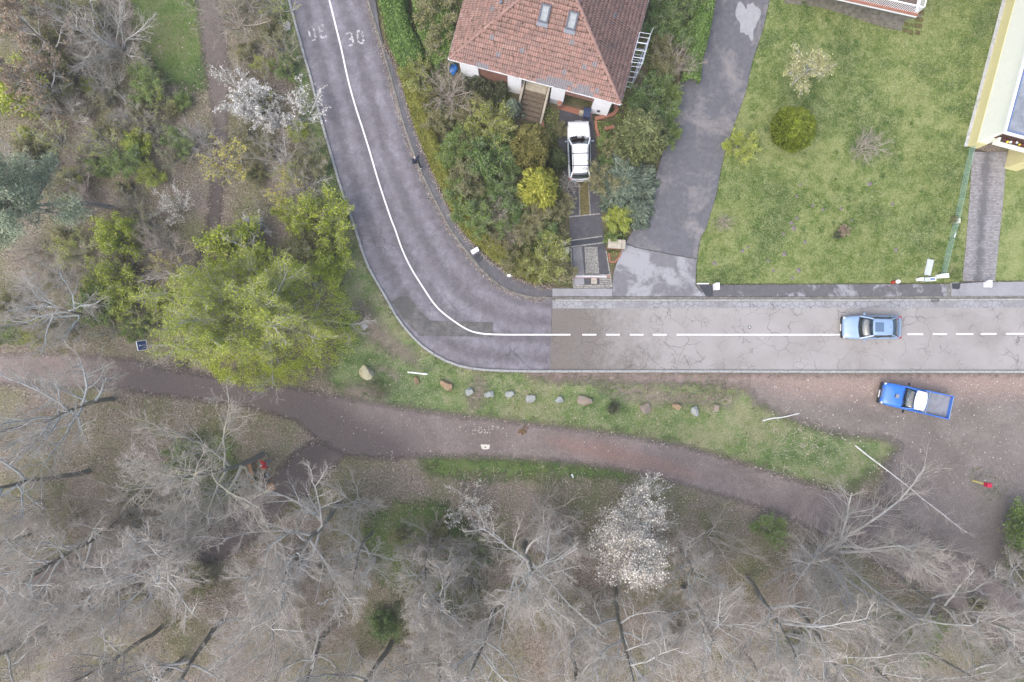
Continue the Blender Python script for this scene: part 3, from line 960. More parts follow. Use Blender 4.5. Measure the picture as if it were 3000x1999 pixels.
def put(name, label, cat, loc, meshes, mats, rz=0.0, sc=1.0, group=None, tilt=None):
    t = thing(name, label, cat, loc, rz, group)
    t.scale = (sc, sc, sc) if not isinstance(sc, tuple) else sc
    if tilt:
        t.rotation_euler = (tilt[0], tilt[1], rz)
    for k, me in meshes.items():
        if not isinstance(me, bpy.types.Mesh):
            continue
        if len(me.materials) == 0:
            me.materials.append(mats[k])
        o = link(k, me, None, t)
        if me.materials[0] is not mats[k]:
            o.material_slots[0].link = 'OBJECT'
            o.material_slots[0].material = mats[k]
    return t

BARE = {'trunk': B['trunk'], 'branches': B['limb'], 'twigs': B['twig']}
protos = [bare_mesh(21, 14, 5.6, 12, 0.42), bare_mesh(22, 13, 6.0, 11, 0.34, r0=0.22), bare_mesh(23, 14, 5.0, 12, 0.42),
          bare_mesh(24, 12, 6.6, 11, 0.28, (11, 9, 6), r0=0.24, ang=(0.7, 1.25)), bare_mesh(25, 13.5, 5.4, 14, 0.36, (10, 9, 5), droop=0.04, r0=0.2)]
slender = bare_mesh(26, 10, 3.0, 13, 0.22, (9, 7, 5), r0=0.11, ang=(0.3, 0.7))
coppice = shrub_mesh(27, 10, 6.2, 13, (18, 16), r0=0.13, tw=0.010, out_ang=(0.15, 0.85))
coppice_fine = None

# tall bare trees: base pixel, height factor, prototype, turn, limb bark, label
TALL = [
    (330, 1170, 0.80, 3, 0.3, 'pale', 'pale grey bare tree reaching over the dirt path at the left edge'),
    (262, 1380, 1.00, 0, 1.9, 'pale', 'tall bare tree with dark trunk leaning out at the left edge below the path'),
    (768, 1330, 0.92, 3, 4.0, 'lichen', 'broad bare tree with yellow lichen on its limbs over the plank bench'),
    (652, 1512, 0.98, 4, 0.4, 'limb', 'bare tree with a dense fan of drooping fine twigs in the lower left wood'),
    (985, 1475, 0.95, 1, 2.2, 'limb', 'bare tree with steep grey limbs just below the dark path fork'),
    (1540, 1590, 0.95, 1, 5.2, 'limb', 'wide open bare tree with forked grey limbs left of the big blossoming tree'),
    (2187, 1694, 1.00, 2, 1.0, 'limb', 'tall bare tree with long dark slanting trunk right of the big blossoming tree'),
    (1799, 1711, 0.95, 0, 3.1, 'limb', 'bare tree with thin dark trunk directly below the big blossoming tree'),
    (2000, 1722, 0.92, 4, 2.7, 'limb', 'bare tree between two slanting dark trunks below the path at lower right'),
    (1442, 1792, 0.98, 2, 0.2, 'limb', 'bare tree with dark mossy trunk near the bottom centre'),
    (1149, 1881, 1.00, 0, 2.5, 'limb', 'bare tree at the bottom edge beside the white dead snag'),
    (1671, 1898, 0.95, 4, 4.4, 'limb', 'bare tree at the bottom edge right of centre'),
    (654, 1817, 1.00, 2, 3.6, 'limb', 'bare tree with thick dark trunk slanting to the bottom edge at lower left'),
    (208, 1796, 1.00, 1, 0.9, 'pale', 'bare tree with dark trunk running into the bottom left corner'),
    (471, 1839, 0.85, 2, 5.5, 'limb', 'thin bare tree between two dark trunks near the bottom left corner'),
    (382, 1503, 0.98, 0, 5.0, 'limb', 'tall bare tree whose long dark trunk slants to the left edge above the lower path'),
    (2640, 1700, 0.80, 4, 0.7, 'limb', 'bare tree on the right beside the path end'),
    (2480, 1850, 0.90, 1, 1.4, 'limb', 'bare tree at lower right above a patch of green grass'),
    (2900, 1690, 0.85, 3, 2.0, 'limb', 'bare tree at the right edge below the parking ground'),
    (300, 928, 0.60, 3, 2.9, 'pale', 'smaller pale bare tree in the thicket above the information sign'),
    (880, 1700, 0.88, 4, 1.2, 'limb', 'bare tree in the lower wood left of the white dead snag'),
    (1330, 1640, 0.72, 2, 2.0, 'limb', 'narrow bare tree left of the wide forked tree in the lower wood'),
]
for px, py, sc, p, rz, bk, lab in TALL:
    mats = dict(BARE)
    mats['branches'] = B[bk]
    if bk == 'lichen':
        mats['twigs'] = B['twig']
    put('bare_tree', lab, 'tree', W(px, py), protos[p], mats, rz, sc, 'tall bare trees of the wood')
MORE = [(90, 1560, 0.9, 1), (560, 1640, 0.85, 0), (540, 1930, 0.9, 3), (960, 1850, 0.9, 1), (1090, 1560, 0.65, 4), (1290, 1880, 0.9, 3), (1990, 1600, 0.62, 0), (2150, 1880, 0.9, 4), (2330, 1780, 0.85, 3), (2560, 1580, 0.55, 2), (2700, 1900, 0.9, 0), (2890, 1880, 0.85, 1), (70, 1250, 0.7, 2), (150, 1650, 0.85, 3)]
put('bare_tree', 'slender upright bare tree in the lower wood right of the white dead snag', 'tree', W(1258, 1590), slender, BARE, 0.5, 1.0, 'tall bare trees of the wood')
cm = {'stems': B['limb'], 'twigs': B['twig']}
put('bare_tree', 'many-stemmed bare tree fanning out over the path at lower right', 'tree', W(2425, 1625), coppice, cm, 0.8, 0.98, 'tall bare trees of the wood')

# bare shrubs
sh = [shrub_mesh(41, 3.4, 2.6, 11, (11, 9)), shrub_mesh(42, 2.8, 2.4, 14, (10, 9)), shrub_mesh(43, 4.8, 2.8, 11, (14, 10), r0=0.045)]
SM = {'stems': B['limb'], 'twigs': B['twig']}
SB = {'stems': B['twig'], 'twigs': B['brown_twig']}
BUSH = [
    (350, 150, 2, 1.25, 0.2, SM, 'large grey bare shrub near the top left beside the green clearing'),
    (205, 330, 0, 1.0, 1.7, SM, 'grey bare shrub with long arching stems at the upper left'),
    (700, 75, 1, 1.35, 0.9, SB, 'wide brown twiggy bush between the forest path and the road at the top'),
    (905, 560, 1, 1.0, 2.0, SM, 'pale bare shrub beside the road left kerb'),
    (838, 470, 0, 0.9, 3.1, SM, 'bare shrub behind the white blossoms near the road'),
    (1316, 285, 1, 1.05, 0.4, SB, 'dense brown twiggy bush in the garden left of the house'),
    (2518, 437, 1, 0.72, 1.3, SB, 'rounded bare brown shrub on the lawn'),
    (1663, 545, 1, 0.5, 2.6, SM, 'small bare grey shrub left of the white car tail'),
    (1465, 632, 0, 0.6, 2.6, SB, 'brown bare shrub among the garden bushes below the golden cypress'),
    (1985, 200, 1, 0.85, 4.0, SB, 'bare brown bush between the scaffold and the side lane'),
    (1500, 690, 1, 0.5, 1.0, SB, 'low bare twiggy shrub behind the hedge bend'),
    (700, 250, 2, 0.6, 5.0, SB, 'bare brown shrub under the white blossoms beside the forest path'),
    (2110, 655, 1, 0.4, 1.0, SB, 'low dry bush at the lawn edge by the side lane'),
]
for px, py, p, sc, rz, mm, lab in BUSH:
    put('bare_shrub', lab, 'shrub', W(px, py), sh[p], mm, rz, sc)
r_ = random.Random(5)
NICK = ['the pale tree at the left path edge', 'the leaning tree at the left edge', 'the lichen yellow tree', 'the drooping fan tree', 'the steep limbed tree by the fork', 'the wide forked tree', 'the long slanting trunk', 'the tree under the blossoms', 'the tree between slanting trunks', 'the mossy trunk at bottom centre', 'the tree beside the white snag', 'the bottom edge tree right of centre', 'the thick slanting trunk at lower left', 'the bottom left corner tree', 'the thin tree at lower left', 'the long trunk at the left edge', 'the tree by the path end', 'the tree over the green patch', 'the right edge tree', 'the pale tree above the sign', 'the tree left of the white snag', 'the narrow tree near the forked one']
LAND = [(x[0], x[1], nk) for x, nk in zip(TALL, NICK)] + [(1888, 1500, 'the big blossoming tree'), (2425, 1625, 'the many stemmed tree'), (100, 640, 'the pine crown'), (415, 1015, 'the blue sign'), (60, 110, 'the rust leaved trees'), (620, 300, 'the forest path'), (500, 90, 'the green clearing'), (750, 960, 'the big lime green tree'), (350, 150, 'the large grey shrub'), (700, 280, 'the white blossoms'), (470, 780, 'the yellow flecked shrub')]
SEEN = {}
def whereabouts(px, py):
    d, lx, ly, nk = min(((x - px) ** 2 + (y - py) ** 2, x, y, nk) for x, y, nk in LAND)
    dx, dy = px - lx, py - ly
    side = ('right of' if dx > 0 else 'left of') if abs(dx) > abs(dy) else ('below' if dy > 0 else 'above')
    return side + ' ' + nk, d
def uniq(lab, px):
    """several alike beside the same landmark: say which from left to right by wording"""
    SEEN[lab] = SEEN.get(lab, 0) + 1
    return lab if SEEN[lab] == 1 else {2: 'another ', 3: 'third ', 4: 'fourth ', 5: 'fifth '}.get(SEEN[lab], 'further ') + lab
def fill(n, box, avoid, lab, grp, scs=(0.55, 1.0)):
    k = 0
    guard = 0
    while k < n and guard < 4000:
        guard += 1
        px, py = r_.uniform(box[0], box[2]), r_.uniform(box[1], box[3])
        q = W2([(px, py)])
        if any(sdf(q, W2(a))[0] > -0.6 for a in avoid):
            continue
        grey = r_.random() < 0.6
        s_ = r_.uniform(*scs)
        f_ = (s_ - scs[0]) / (scs[1] - scs[0])
        side, _ = whereabouts(px, py)
        lb = uniq(('small ' if f_ < 0.33 else 'middling ' if f_ < 0.66 else 'large ') + ('grey' if grey else 'brown') + ' bare shrub ' + side, px)
        put('bare_shrub', lb, 'shrub', W(px, py), sh[r_.randrange(3)], SM if grey else SB, r_.uniform(0, 6.28), s_, grp)
        k += 1
for k, (px, py, sc, p) in enumerate(MORE):
    side, _ = whereabouts(px, py)
    put('bare_tree', uniq(('tall' if sc > 0.75 else 'young') + ' bare grey tree ' + side, px), 'tree', W(px, py), protos[p], BARE, k * 1.37, sc, 'further bare trees of the wood')
fill(26, (0, 20, 820, 1000), [NPATH, MPATH, KL[:6] + [(700, -60)], WG[0]], 'small bare shrub in the upper left thicket', 'bare shrubs of the upper left thicket', (0.45, 0.9))
fill(46, (0, 1400, 3000, 1990), [MPATH, SWPATH, DIRT], 'small bare shrub on the leaf litter of the lower wood', 'bare shrubs of the lower wood', (0.6, 1.35))

# leafy things with real twigs
def leafy_shrub(seed, h, cr, n, size, stems=12, counts=(9, 7), aspect=0.7, jit=0.05, up=0.8, mid=0.4):
    d = shrub_mesh(seed, h, cr, stems, counts)
    r = np.random.default_rng(seed + 1)
    P1, D1 = along(d['ends'], int(n * (1 - mid)), r, jit)
    P2, D2 = along(d['mid'], int(n * mid), r, jit)
    P = np.vstack([P1, P2])
    D = np.vstack([D1, D2])
    P[:, 2] = np.maximum(P[:, 2], 0.05)
    d['foliage'] = arrmesh('foliage', *quads(P, size, aspect, r, D + r.normal(0, 0.6, D.shape), up))
    return d
lsh = [leafy_shrub(51, 2.0, 1.7, 8000, (0.06, 0.12), 15, (11, 8), jit=0.09), leafy_shrub(52, 1.7, 1.5, 7500, (0.06, 0.115), 16, (11, 8), jit=0.09), leafy_shrub(53, 2.6, 1.8, 8500, (0.06, 0.125), 15, (11, 9), jit=0.09)]
sparse = [leafy_shrub(54, 2.6, 2.2, 1500, (0.07, 0.13), 12, (9, 7)), leafy_shrub(55, 2.8, 2.0, 3000, (0.06, 0.11), 13, (12, 9), 0.9), leafy_shrub(56, 2.4, 2.2, 900, (0.06, 0.11), 12, (8, 7), 0.9)]

def ls(kind, px, py, p, sc, rz, leaf, label, cat='shrub', stem='limb', src=None, grp=None, z=0.0):
    src = (src or lsh)[p]
    q = W(px, py, z)
    q.z = 0
    return put(kind, label, cat, q, src, {'stems': B[stem], 'twigs': B['twig'], 'foliage': LM[leaf]}, rz, sc, grp)

ls('blossoming_shrub', 712, 275, 1, 1.15, 0.3, 'white', 'bright white blossoming shrub overhanging the forest path', src=sparse, z=2)
ls('blossoming_shrub', 735, 320, 1, 0.85, 3.3, 'white', 'lower part white blossoming shrub right beside the forest path', src=sparse, z=2)
ls('blossoming_shrub', 878, 310, 2, 1.15, 1.3, 'white', 'thinly white blossoming shrub close to the road kerb', src=sparse, z=2)
ls('blossoming_shrub', 800, 345, 1, 0.6, 4.3, 'white', 'small white blossoming shrub between two larger blossoming ones', src=sparse, z=1.5)
ls('blossoming_shrub', 492, 600, 2, 0.9, 2.1, 'cream', 'sparse pale blossoming shrub left of the forest path', src=sparse, z=2)
ls('blossoming_shrub', 732, 655, 1, 0.62, 2.5, 'white', 'small white blossoming shrub above the big lime green tree', src=sparse, z=2)
ls('blossoming_shrub', 912, 795, 2, 0.78, 0.5, 'white', 'white flecked shrub at the upper right of the big lime green tree', src=sparse, z=2)
ls('blossoming_shrub', 1370, 1500, 2, 1.1, 0.9, 'cream', 'pale blossoming shrub left of the big blossoming tree in the lower wood', src=sparse, z=2)
ls('budding_shrub', 668, 470, 0, 1.15, 0.2, 'yellowbud', 'bare shrub with yellow buds leaning over the forest path', src=sparse, z=2)
ls('budding_shrub', 470, 780, 0, 0.85, 1.5, 'yellowbud', 'yellow flecked bare shrub left of the forest path', src=sparse, z=2)
ls('budding_shrub', 830, 560, 0, 0.95, 2.6, 'yellowbud', 'bare shrub with few yellow buds between forest path and road', src=sparse, z=2)
ls('leafy_shrub', 690, 735, 0, 1.75, 0.4, 'lime', 'lime green shrub growing above the big lime green tree', z=1.5)
ls('leafy_shrub', 955, 640, 2, 1.25, 0.7, 'lime', 'bright lime shrub beside the road kerb', z=1.5)
ls('leafy_shrub', 960, 760, 1, 1.35, 1.7, 'lime', 'lime green shrub right of the big lime green tree', z=1.5)
ls('leafy_shrub', 890, 715, 0, 1.15, 2.7, 'olive', 'olive shrub between lime shrubs near the road', z=1.5)
ls('leafy_shrub', 345, 690, 0, 1.35, 2.0, 'lime', 'lime green shrub in the thicket right of the pine trunk', z=1.5)
ls('leafy_shrub', 345, 845, 2, 1.2, 0.1, 'lime', 'bright lime green shrub above the information sign', z=1.5)
ls('leafy_shrub', 270, 890, 1, 1.35, 1.1, 'green', 'green shrub left of another green shrub above the sign', z=1.5)
ls('leafy_shrub', 330, 790, 0, 1.0, 4.1, 'olive', 'dark olive shrub in the middle of the left thicket', z=1.5)
ls('leafy_shrub', 55, 275, 1, 1.75, 2.2, 'lime', 'yellow green shrub at the left edge in the upper thicket', z=1.5)
ls('leafy_shrub', 130, 235, 2, 1.15, 3.2, 'olive', 'olive green shrub beside the yellow green one at the upper left', z=1.5)
ls('leafy_shrub', 305, 500, 0, 0.65, 0.0, 'green', 'small bright green shrub in the leaf litter of the upper left wood')
ls('leafy_shrub', 225, 530, 1, 0.75, 0.9, 'lime', 'low yellow green shrub right of the pine crown')
ls('leafy_shrub', 245, 60, 2, 1.1, 0.9, 'olive', 'olive shrub at the top edge beside the rust leaved trees', z=1)
ls('leafy_shrub', 340, 370, 1, 0.7, 0.2, 'olive', 'small olive shrub in the middle of the upper left wood')
ls('leafy_shrub', 1440, 370, 2, 1.0, 0.3, 'yellowgreen', 'tall yellow green budding shrub left of the garden steps', src=lsh, z=1.5)
ls('leafy_shrub', 1420, 470, 1, 1.35, 1.9, 'ivy', 'dark green shrub left of the brown cypress', z=1)
ls('leafy_shrub', 1340, 420, 0, 0.9, 0.9, 'green', 'green shrub behind the hedge beside the pedestrian', z=1)
ls('leafy_shrub', 1490, 570, 2, 0.8, 2.9, 'ivy', 'dark green shrub left of the golden cypress', z=1)
ls('leafy_shrub', 1480, 665, 0, 0.62, 0.9, 'green', 'bright green low shrub in the garden bend')
ls('leafy_shrub', 1545, 690, 1, 0.8, 3.9, 'olive', 'grey green shrub below the golden cypress')
ls('leafy_shrub', 1597, 762, 2, 1.0, 4.9, 'yellowgreen', 'loose lime shrub at the garden corner left of the cobbled drive', z=0.5)
ls('leafy_shrub', 1530, 770, 1, 0.75, 2.1, 'hedge', 'yellow green shrub behind the white stone at the garden bend')
ls('leafy_shrub', 1810, 648, 1, 0.85, 5.1, 'lime', 'olive yellow shrub behind the brick letterbox pillar')
ls('leafy_shrub', 1788, 700, 0, 0.42, 3.1, 'green', 'small bright green shrub left of the brick pillar')
ls('leafy_shrub', 1768, 425, 0, 0.55, 1.1, 'green', 'small green shrub right of the white car bonnet')
ls('leafy_shrub', 1640, 385, 1, 0.5, 1.1, 'olive', 'low olive shrub between the steps and the white car')
ls('leafy_shrub', 1905, 300, 2, 1.0, 3.1, 'ivy', 'green shrub with pale twigs at the house corner by the side lane', z=1)
ls('leafy_shrub', 1955, 330, 0, 0.75, 3.6, 'green', 'green hedge shrub bordering the side lane near the soft cypress', z=1)
ls('leafy_shrub', 1945, 195, 1, 0.95, 2.2, 'olive', 'olive shrub right of the scaffold', z=1)
ls('leafy_shrub', 2005, 105, 0, 0.95, 2.2, 'ivy', 'glossy green shrub bordering the side lane near the top', z=1)
ls('leafy_shrub', 2010, 20, 2, 0.95, 1.2, 'ivy', 'glossy green shrub at the top edge beside the side lane', z=1)
ls('leafy_shrub', 1975, 270, 1, 0.7, 5.2, 'green', 'green shrub bordering the side lane beside the bare brown bush', z=1)
ls('leafy_shrub', 1925, 70, 2, 0.8, 5.2, 'ivy', 'dark green shrub between roof edge and side lane', z=0.5)
ls('leafy_shrub', 2172, 432, 2, 0.72, 0.2, 'lime', 'upright yellow green shrub on the lawn edge beside the side lane', z=1)
ls('leafy_shrub', 2792, 808, 1, 0.35, 0.2, 'green', 'little green bush at the foot of the paved driveway')
ls('leafy_shrub', 2450, 690, 0, 0.28, 0.2, 'darkcyp', 'tiny dark green bush on the lower lawn')
ls('leafy_shrub', 2462, 678, 1, 0.38, 1.2, 'rust', 'little red brown heather bush on the lower lawn')
ls('leafy_shrub', 1792, 1193, 1, 0.42, 1.2, 'darkcyp', 'low dark green shrub between boulders on the verge')
ls('leafy_shrub', 2985, 1545, 0, 1.35, 1.2, 'green', 'green shrub at the right edge below the red marker post', z=1)
ls('leafy_shrub', 2960, 1630, 2, 0.9, 2.2, 'olive', 'olive shrub at the right edge below the green shrub')
ls('leafy_shrub', 560, 1330, 2, 0.8, 2.2, 'green', 'green shrub under the lichen covered bare tree')
ls('leafy_shrub', 1130, 1815, 0, 0.8, 2.2, 'ivy', 'dark green shrub at the bottom beside the white dead snag')
ls('leafy_shrub', 2790, 645, 0, 0.24, 0.5, 'olive', 'tiny clipped bush beside the wire fence')
COLN = {'olive': 'olive', 'lime': 'lime', 'green': 'green', 'ivy': 'dark green', 'hedge': 'yellow green', 'yellowgreen': 'yellow'}
def low(lst, grp, scs, src=None, adj='low '):
    for k, (px, py, lf) in enumerate(lst):
        side, _ = whereabouts(px, py)
        ls('leafy_shrub', px, py, k % 3, rnd.uniform(*scs), k * 1.3, lf, uniq(adj + COLN[lf] + ' leafy shrub ' + side, px), src=src, grp=grp)
low([(120, 460, 'olive'), (420, 430, 'lime'), (240, 610, 'green'), (420, 330, 'olive'), (90, 400, 'lime'), (545, 430, 'green'), (60, 900, 'olive'), (130, 980, 'lime'), (420, 960, 'green'), (200, 700, 'olive'), (545, 300, 'green'),
     (160, 130, 'olive'), (210, 200, 'olive'), (280, 260, 'lime'), (450, 270, 'green'), (520, 330, 'olive'), (370, 560, 'olive'), (460, 520, 'lime'), (420, 700, 'olive'), (170, 820, 'olive'), (60, 980, 'green'), (480, 880, 'lime'), (300, 400, 'olive'), (390, 480, 'green'), (780, 200, 'lime'), (800, 100, 'olive'), (850, 210, 'green'), (730, 160, 'olive'), (790, 440, 'olive'), (860, 640, 'lime'), (760, 520, 'olive'), (880, 400, 'lime'), (920, 500, 'olive')],
    'low shrubs of the upper left thicket', (0.5, 0.95))
low([(1180, 1560, 'olive'), (1230, 1680, 'olive'), (1400, 1600, 'green'), (1290, 1540, 'olive'), (880, 1480, 'olive'), (2240, 1540, 'green'), (2320, 1880, 'olive'), (2600, 1900, 'olive'), (2940, 1960, 'green'), (1350, 1720, 'olive'), (1250, 1780, 'olive'), (2700, 1830, 'green'), (2850, 1760, 'olive'), (420, 1720, 'olive'), (600, 1680, 'olive')],
    'low shrubs of the lower wood', (0.45, 0.8))
low([(40, 330, 'olive'), (110, 520, 'olive'), (180, 420, 'lime'), (260, 330, 'olive'), (330, 300, 'olive'), (400, 380, 'olive'), (470, 380, 'olive'), (520, 470, 'olive'), (330, 440, 'lime'), (270, 470, 'olive'), (200, 560, 'olive'), (400, 610, 'olive'), (460, 660, 'olive'), (250, 740, 'lime'), (120, 780, 'olive'), (80, 860, 'olive'), (190, 980, 'olive'), (330, 970, 'olive'), (460, 940, 'lime'), (720, 400, 'olive'), (770, 300, 'lime'), (840, 150, 'olive'), (750, 40, 'olive'), (820, 30, 'lime'), (930, 440, 'olive'), (860, 520, 'lime'), (780, 600, 'olive'), (310, 60, 'olive'), (120, 40, 'olive'), (180, 250, 'lime'), (130, 320, 'olive'), (480, 300, 'lime'), (250, 150, 'olive'), (430, 200, 'olive')],
    'thin scrub of the upper left thicket', (0.6, 1.0), sparse, 'thin ')
LAND += [(1580, 545, 'the golden cypress'), (1560, 428, 'the brown cypress'), (1440, 370, 'the budding shrub'), (1316, 285, 'the dense brown bush'), (1226, 470, 'the pedestrian'), (1597, 762, 'the loose lime shrub'), (1394, 737, 'the first white cabinet'), (1950, 230, 'the bare brown bush'), (1860, 330, 'the house corner')]
low([(1290, 365, 'olive'), (1318, 465, 'green'), (1375, 530, 'olive'), (1400, 610, 'ivy'), (1445, 705, 'olive'), (1390, 650, 'green'), (1525, 640, 'ivy'), (1350, 340, 'olive'), (1470, 440, 'ivy'), (1400, 320, 'olive'), (1260, 290, 'hedge'), (1345, 570, 'green'), (1440, 560, 'ivy'), (1480, 730, 'olive'), (1560, 640, 'olive'), (1610, 640, 'olive'), (1630, 690, 'olive'), (1640, 790, 'olive'), (1600, 690, 'ivy'), (1500, 500, 'ivy'), (1380, 430, 'olive'), (1420, 420, 'green'), (1480, 390, 'yellowgreen'), (1650, 610, 'olive'), (1560, 800, 'hedge'), (1500, 775, 'olive'),
     (1880, 340, 'ivy'), (1920, 250, 'ivy'), (1935, 140, 'olive'), (1955, 60, 'ivy'), (1960, 400, 'green'), (1780, 480, 'ivy'), (1765, 530, 'olive'), (1790, 450, 'olive'), (1860, 300, 'ivy')],
    'low shrubs of the garden', (0.5, 0.85))

# rust-leaved trees, top left corner
r = np.random.default_rng(77)
d = bare_mesh(78, 7, 3.2, 11, 0.25, (8, 6, 3), r0=0.12)
P, D = along(d['ends'], 3500, r, 0.06)
d['foliage'] = arrmesh('foliage', *quads(P, (0.12, 0.22), 0.7, r, D, 0.7))
for px, py, rz, lab in ((60, 75, 0.1, 'tree holding rust brown dead leaves in the top left corner'), (70, 200, 2.2, 'tree holding rust brown dead leaves at the left edge near the top')):
    q = W(px, py, 5); q.z = 0
    put('oak_tree', lab, 'tree', q, d, {'trunk': B['trunk'], 'branches': B['limb'], 'twigs': B['brown_twig'], 'foliage': LM['rust']}, rz, 0.85)

# the big lime-green tree at the path fork
d = bare_mesh(83, 6.4, 6.3, 26, 0.18, (12, 9, 4), r0=0.24, ang=(0.5, 1.35), limb_up=0.05, droop=0.02)
P, D = along(d['ends'], 46000, r, 0.13)
P2, D2 = along(d['mid'], 20000, r, 0.10)
P = np.vstack([P, P2]); D = np.vstack([D, D2])
keep = np.hypot(P[:, 0] / 6.1, P[:, 1] / 6.1) < 1
P, D = P[keep], D[keep]
d['foliage'] = arrmesh('foliage', *quads(P, (0.08, 0.155), 0.5, r, D + r.normal(0, 0.35, D.shape), 0.9))
ns = 1150
th = np.arange(ns) * 2.39996
cz = r.random(ns) ** 0.8
rim = np.sqrt(1 - cz ** 2 * 0.92)
wob = 0.78 + 0.42 * vnoise(np.c_[np.cos(th) * 1.6, np.sin(th) * 1.6, cz * 2], 1.3, 2.0)
SC = np.c_[np.cos(th) * rim * wob * 5.75, np.sin(th) * rim * wob * 5.9, 1.0 + cz * 4.6 * wob]
nl_ = 38
dirs = unit(np.c_[np.cos(th), np.sin(th), 0.5 * cz] + r.normal(0, 0.45, (ns, 3)))
tt = r.random((ns, nl_)) ** 0.8
PL = SC[:, None] + dirs[:, None] * (tt * 0.9 - 0.45)[..., None] + r.normal(0, 0.10, (ns, nl_, 3))
PL[..., 2] -= 0.22 * tt ** 2
PL[..., 2] = np.maximum(PL[..., 2], 0.3)
DL = np.repeat(dirs[:, None], nl_, 1) + r.normal(0, 0.5, (ns, nl_, 3))
d['outer_foliage'] = arrmesh('outer_foliage', *quads(PL.reshape(-1, 3), (0.08, 0.15), 0.5, r, DL.reshape(-1, 3), 0.9))
q = W(748, 936, 4); q.z = 0
put('lime_green_tree', 'large lime green tree in fresh leaf over the fork of the dirt paths', 'tree', q, d, {'trunk': B['trunk'], 'branches': B['limb'], 'twigs': B['twig'], 'foliage': LM['lime'], 'outer_foliage': LM['lime']}, 0.0, (0.97, 0.80, 1.0))

# the big blossoming tree
d = bare_mesh(91, 9.0, 3.7, 20, 0.20, (12, 9, 5), r0=0.16, ang=(0.35, 1.15), tw=0.008)
P, D = along(d['ends'], 11500, r, 0.12)
d['foliage'] = arrmesh('foliage', *quads(P, (0.055, 0.11), 0.9, r, None, 0.9))
q = W(1888, 1555, 6.2); q.z = 0
put('blossoming_tree', 'big pale blossoming tree standing below the dirt path', 'tree', q, d, {'trunk': B['trunk'], 'branches': B['limb'], 'twigs': B['twig'], 'foliage': LM['cream']}, 2.6, (1.0, 1.16, 1.0))

# small fruit tree on the lawn
d = bare_mesh(95, 3.9, 1.8, 14, 0.22, (9, 7, 4), r0=0.08, tw=0.008)
P, D = along(d['ends'], 7500, r, 0.09)
d['foliage'] = arrmesh('foliage', *quads(P, (0.06, 0.12), 0.75, r, None, 0.8))
q = W(2368, 203, 2.6); q.z = 0
put('fruit_tree', 'small fruit tree with pale yellow green leaves on the lawn', 'tree', q, d, {'trunk': B['limb'], 'branches': B['pale'], 'twigs': B['twig'], 'foliage': LM['paleleaf']}, 0.2, 1.0)

# pine at the left edge
d = bare_mesh(97, 14.5, 3.1, 18, 0.74, (9, 6, 3), r0=0.21, ang=(0.7, 1.35), limb_up=0.05)
P, D = along(d['mid'], 40000, r, 0.22)
d['foliage'] = arrmesh('foliage', *quads(P, (0.13, 0.24), 0.28, r, D + r.normal(0, 0.5, D.shape), 0.5))
d['twigs'] = None
put('pine_tree', 'grey green pine at the left edge with its bare trunk showing to the right', 'tree', W(352, 618), {k: v for k, v in d.items() if v is not None}, {'trunk': B['pine'], 'branches': B['pine'], 'foliage': LM['pine']}, 1.0, (0.95, 1.0, 0.92))

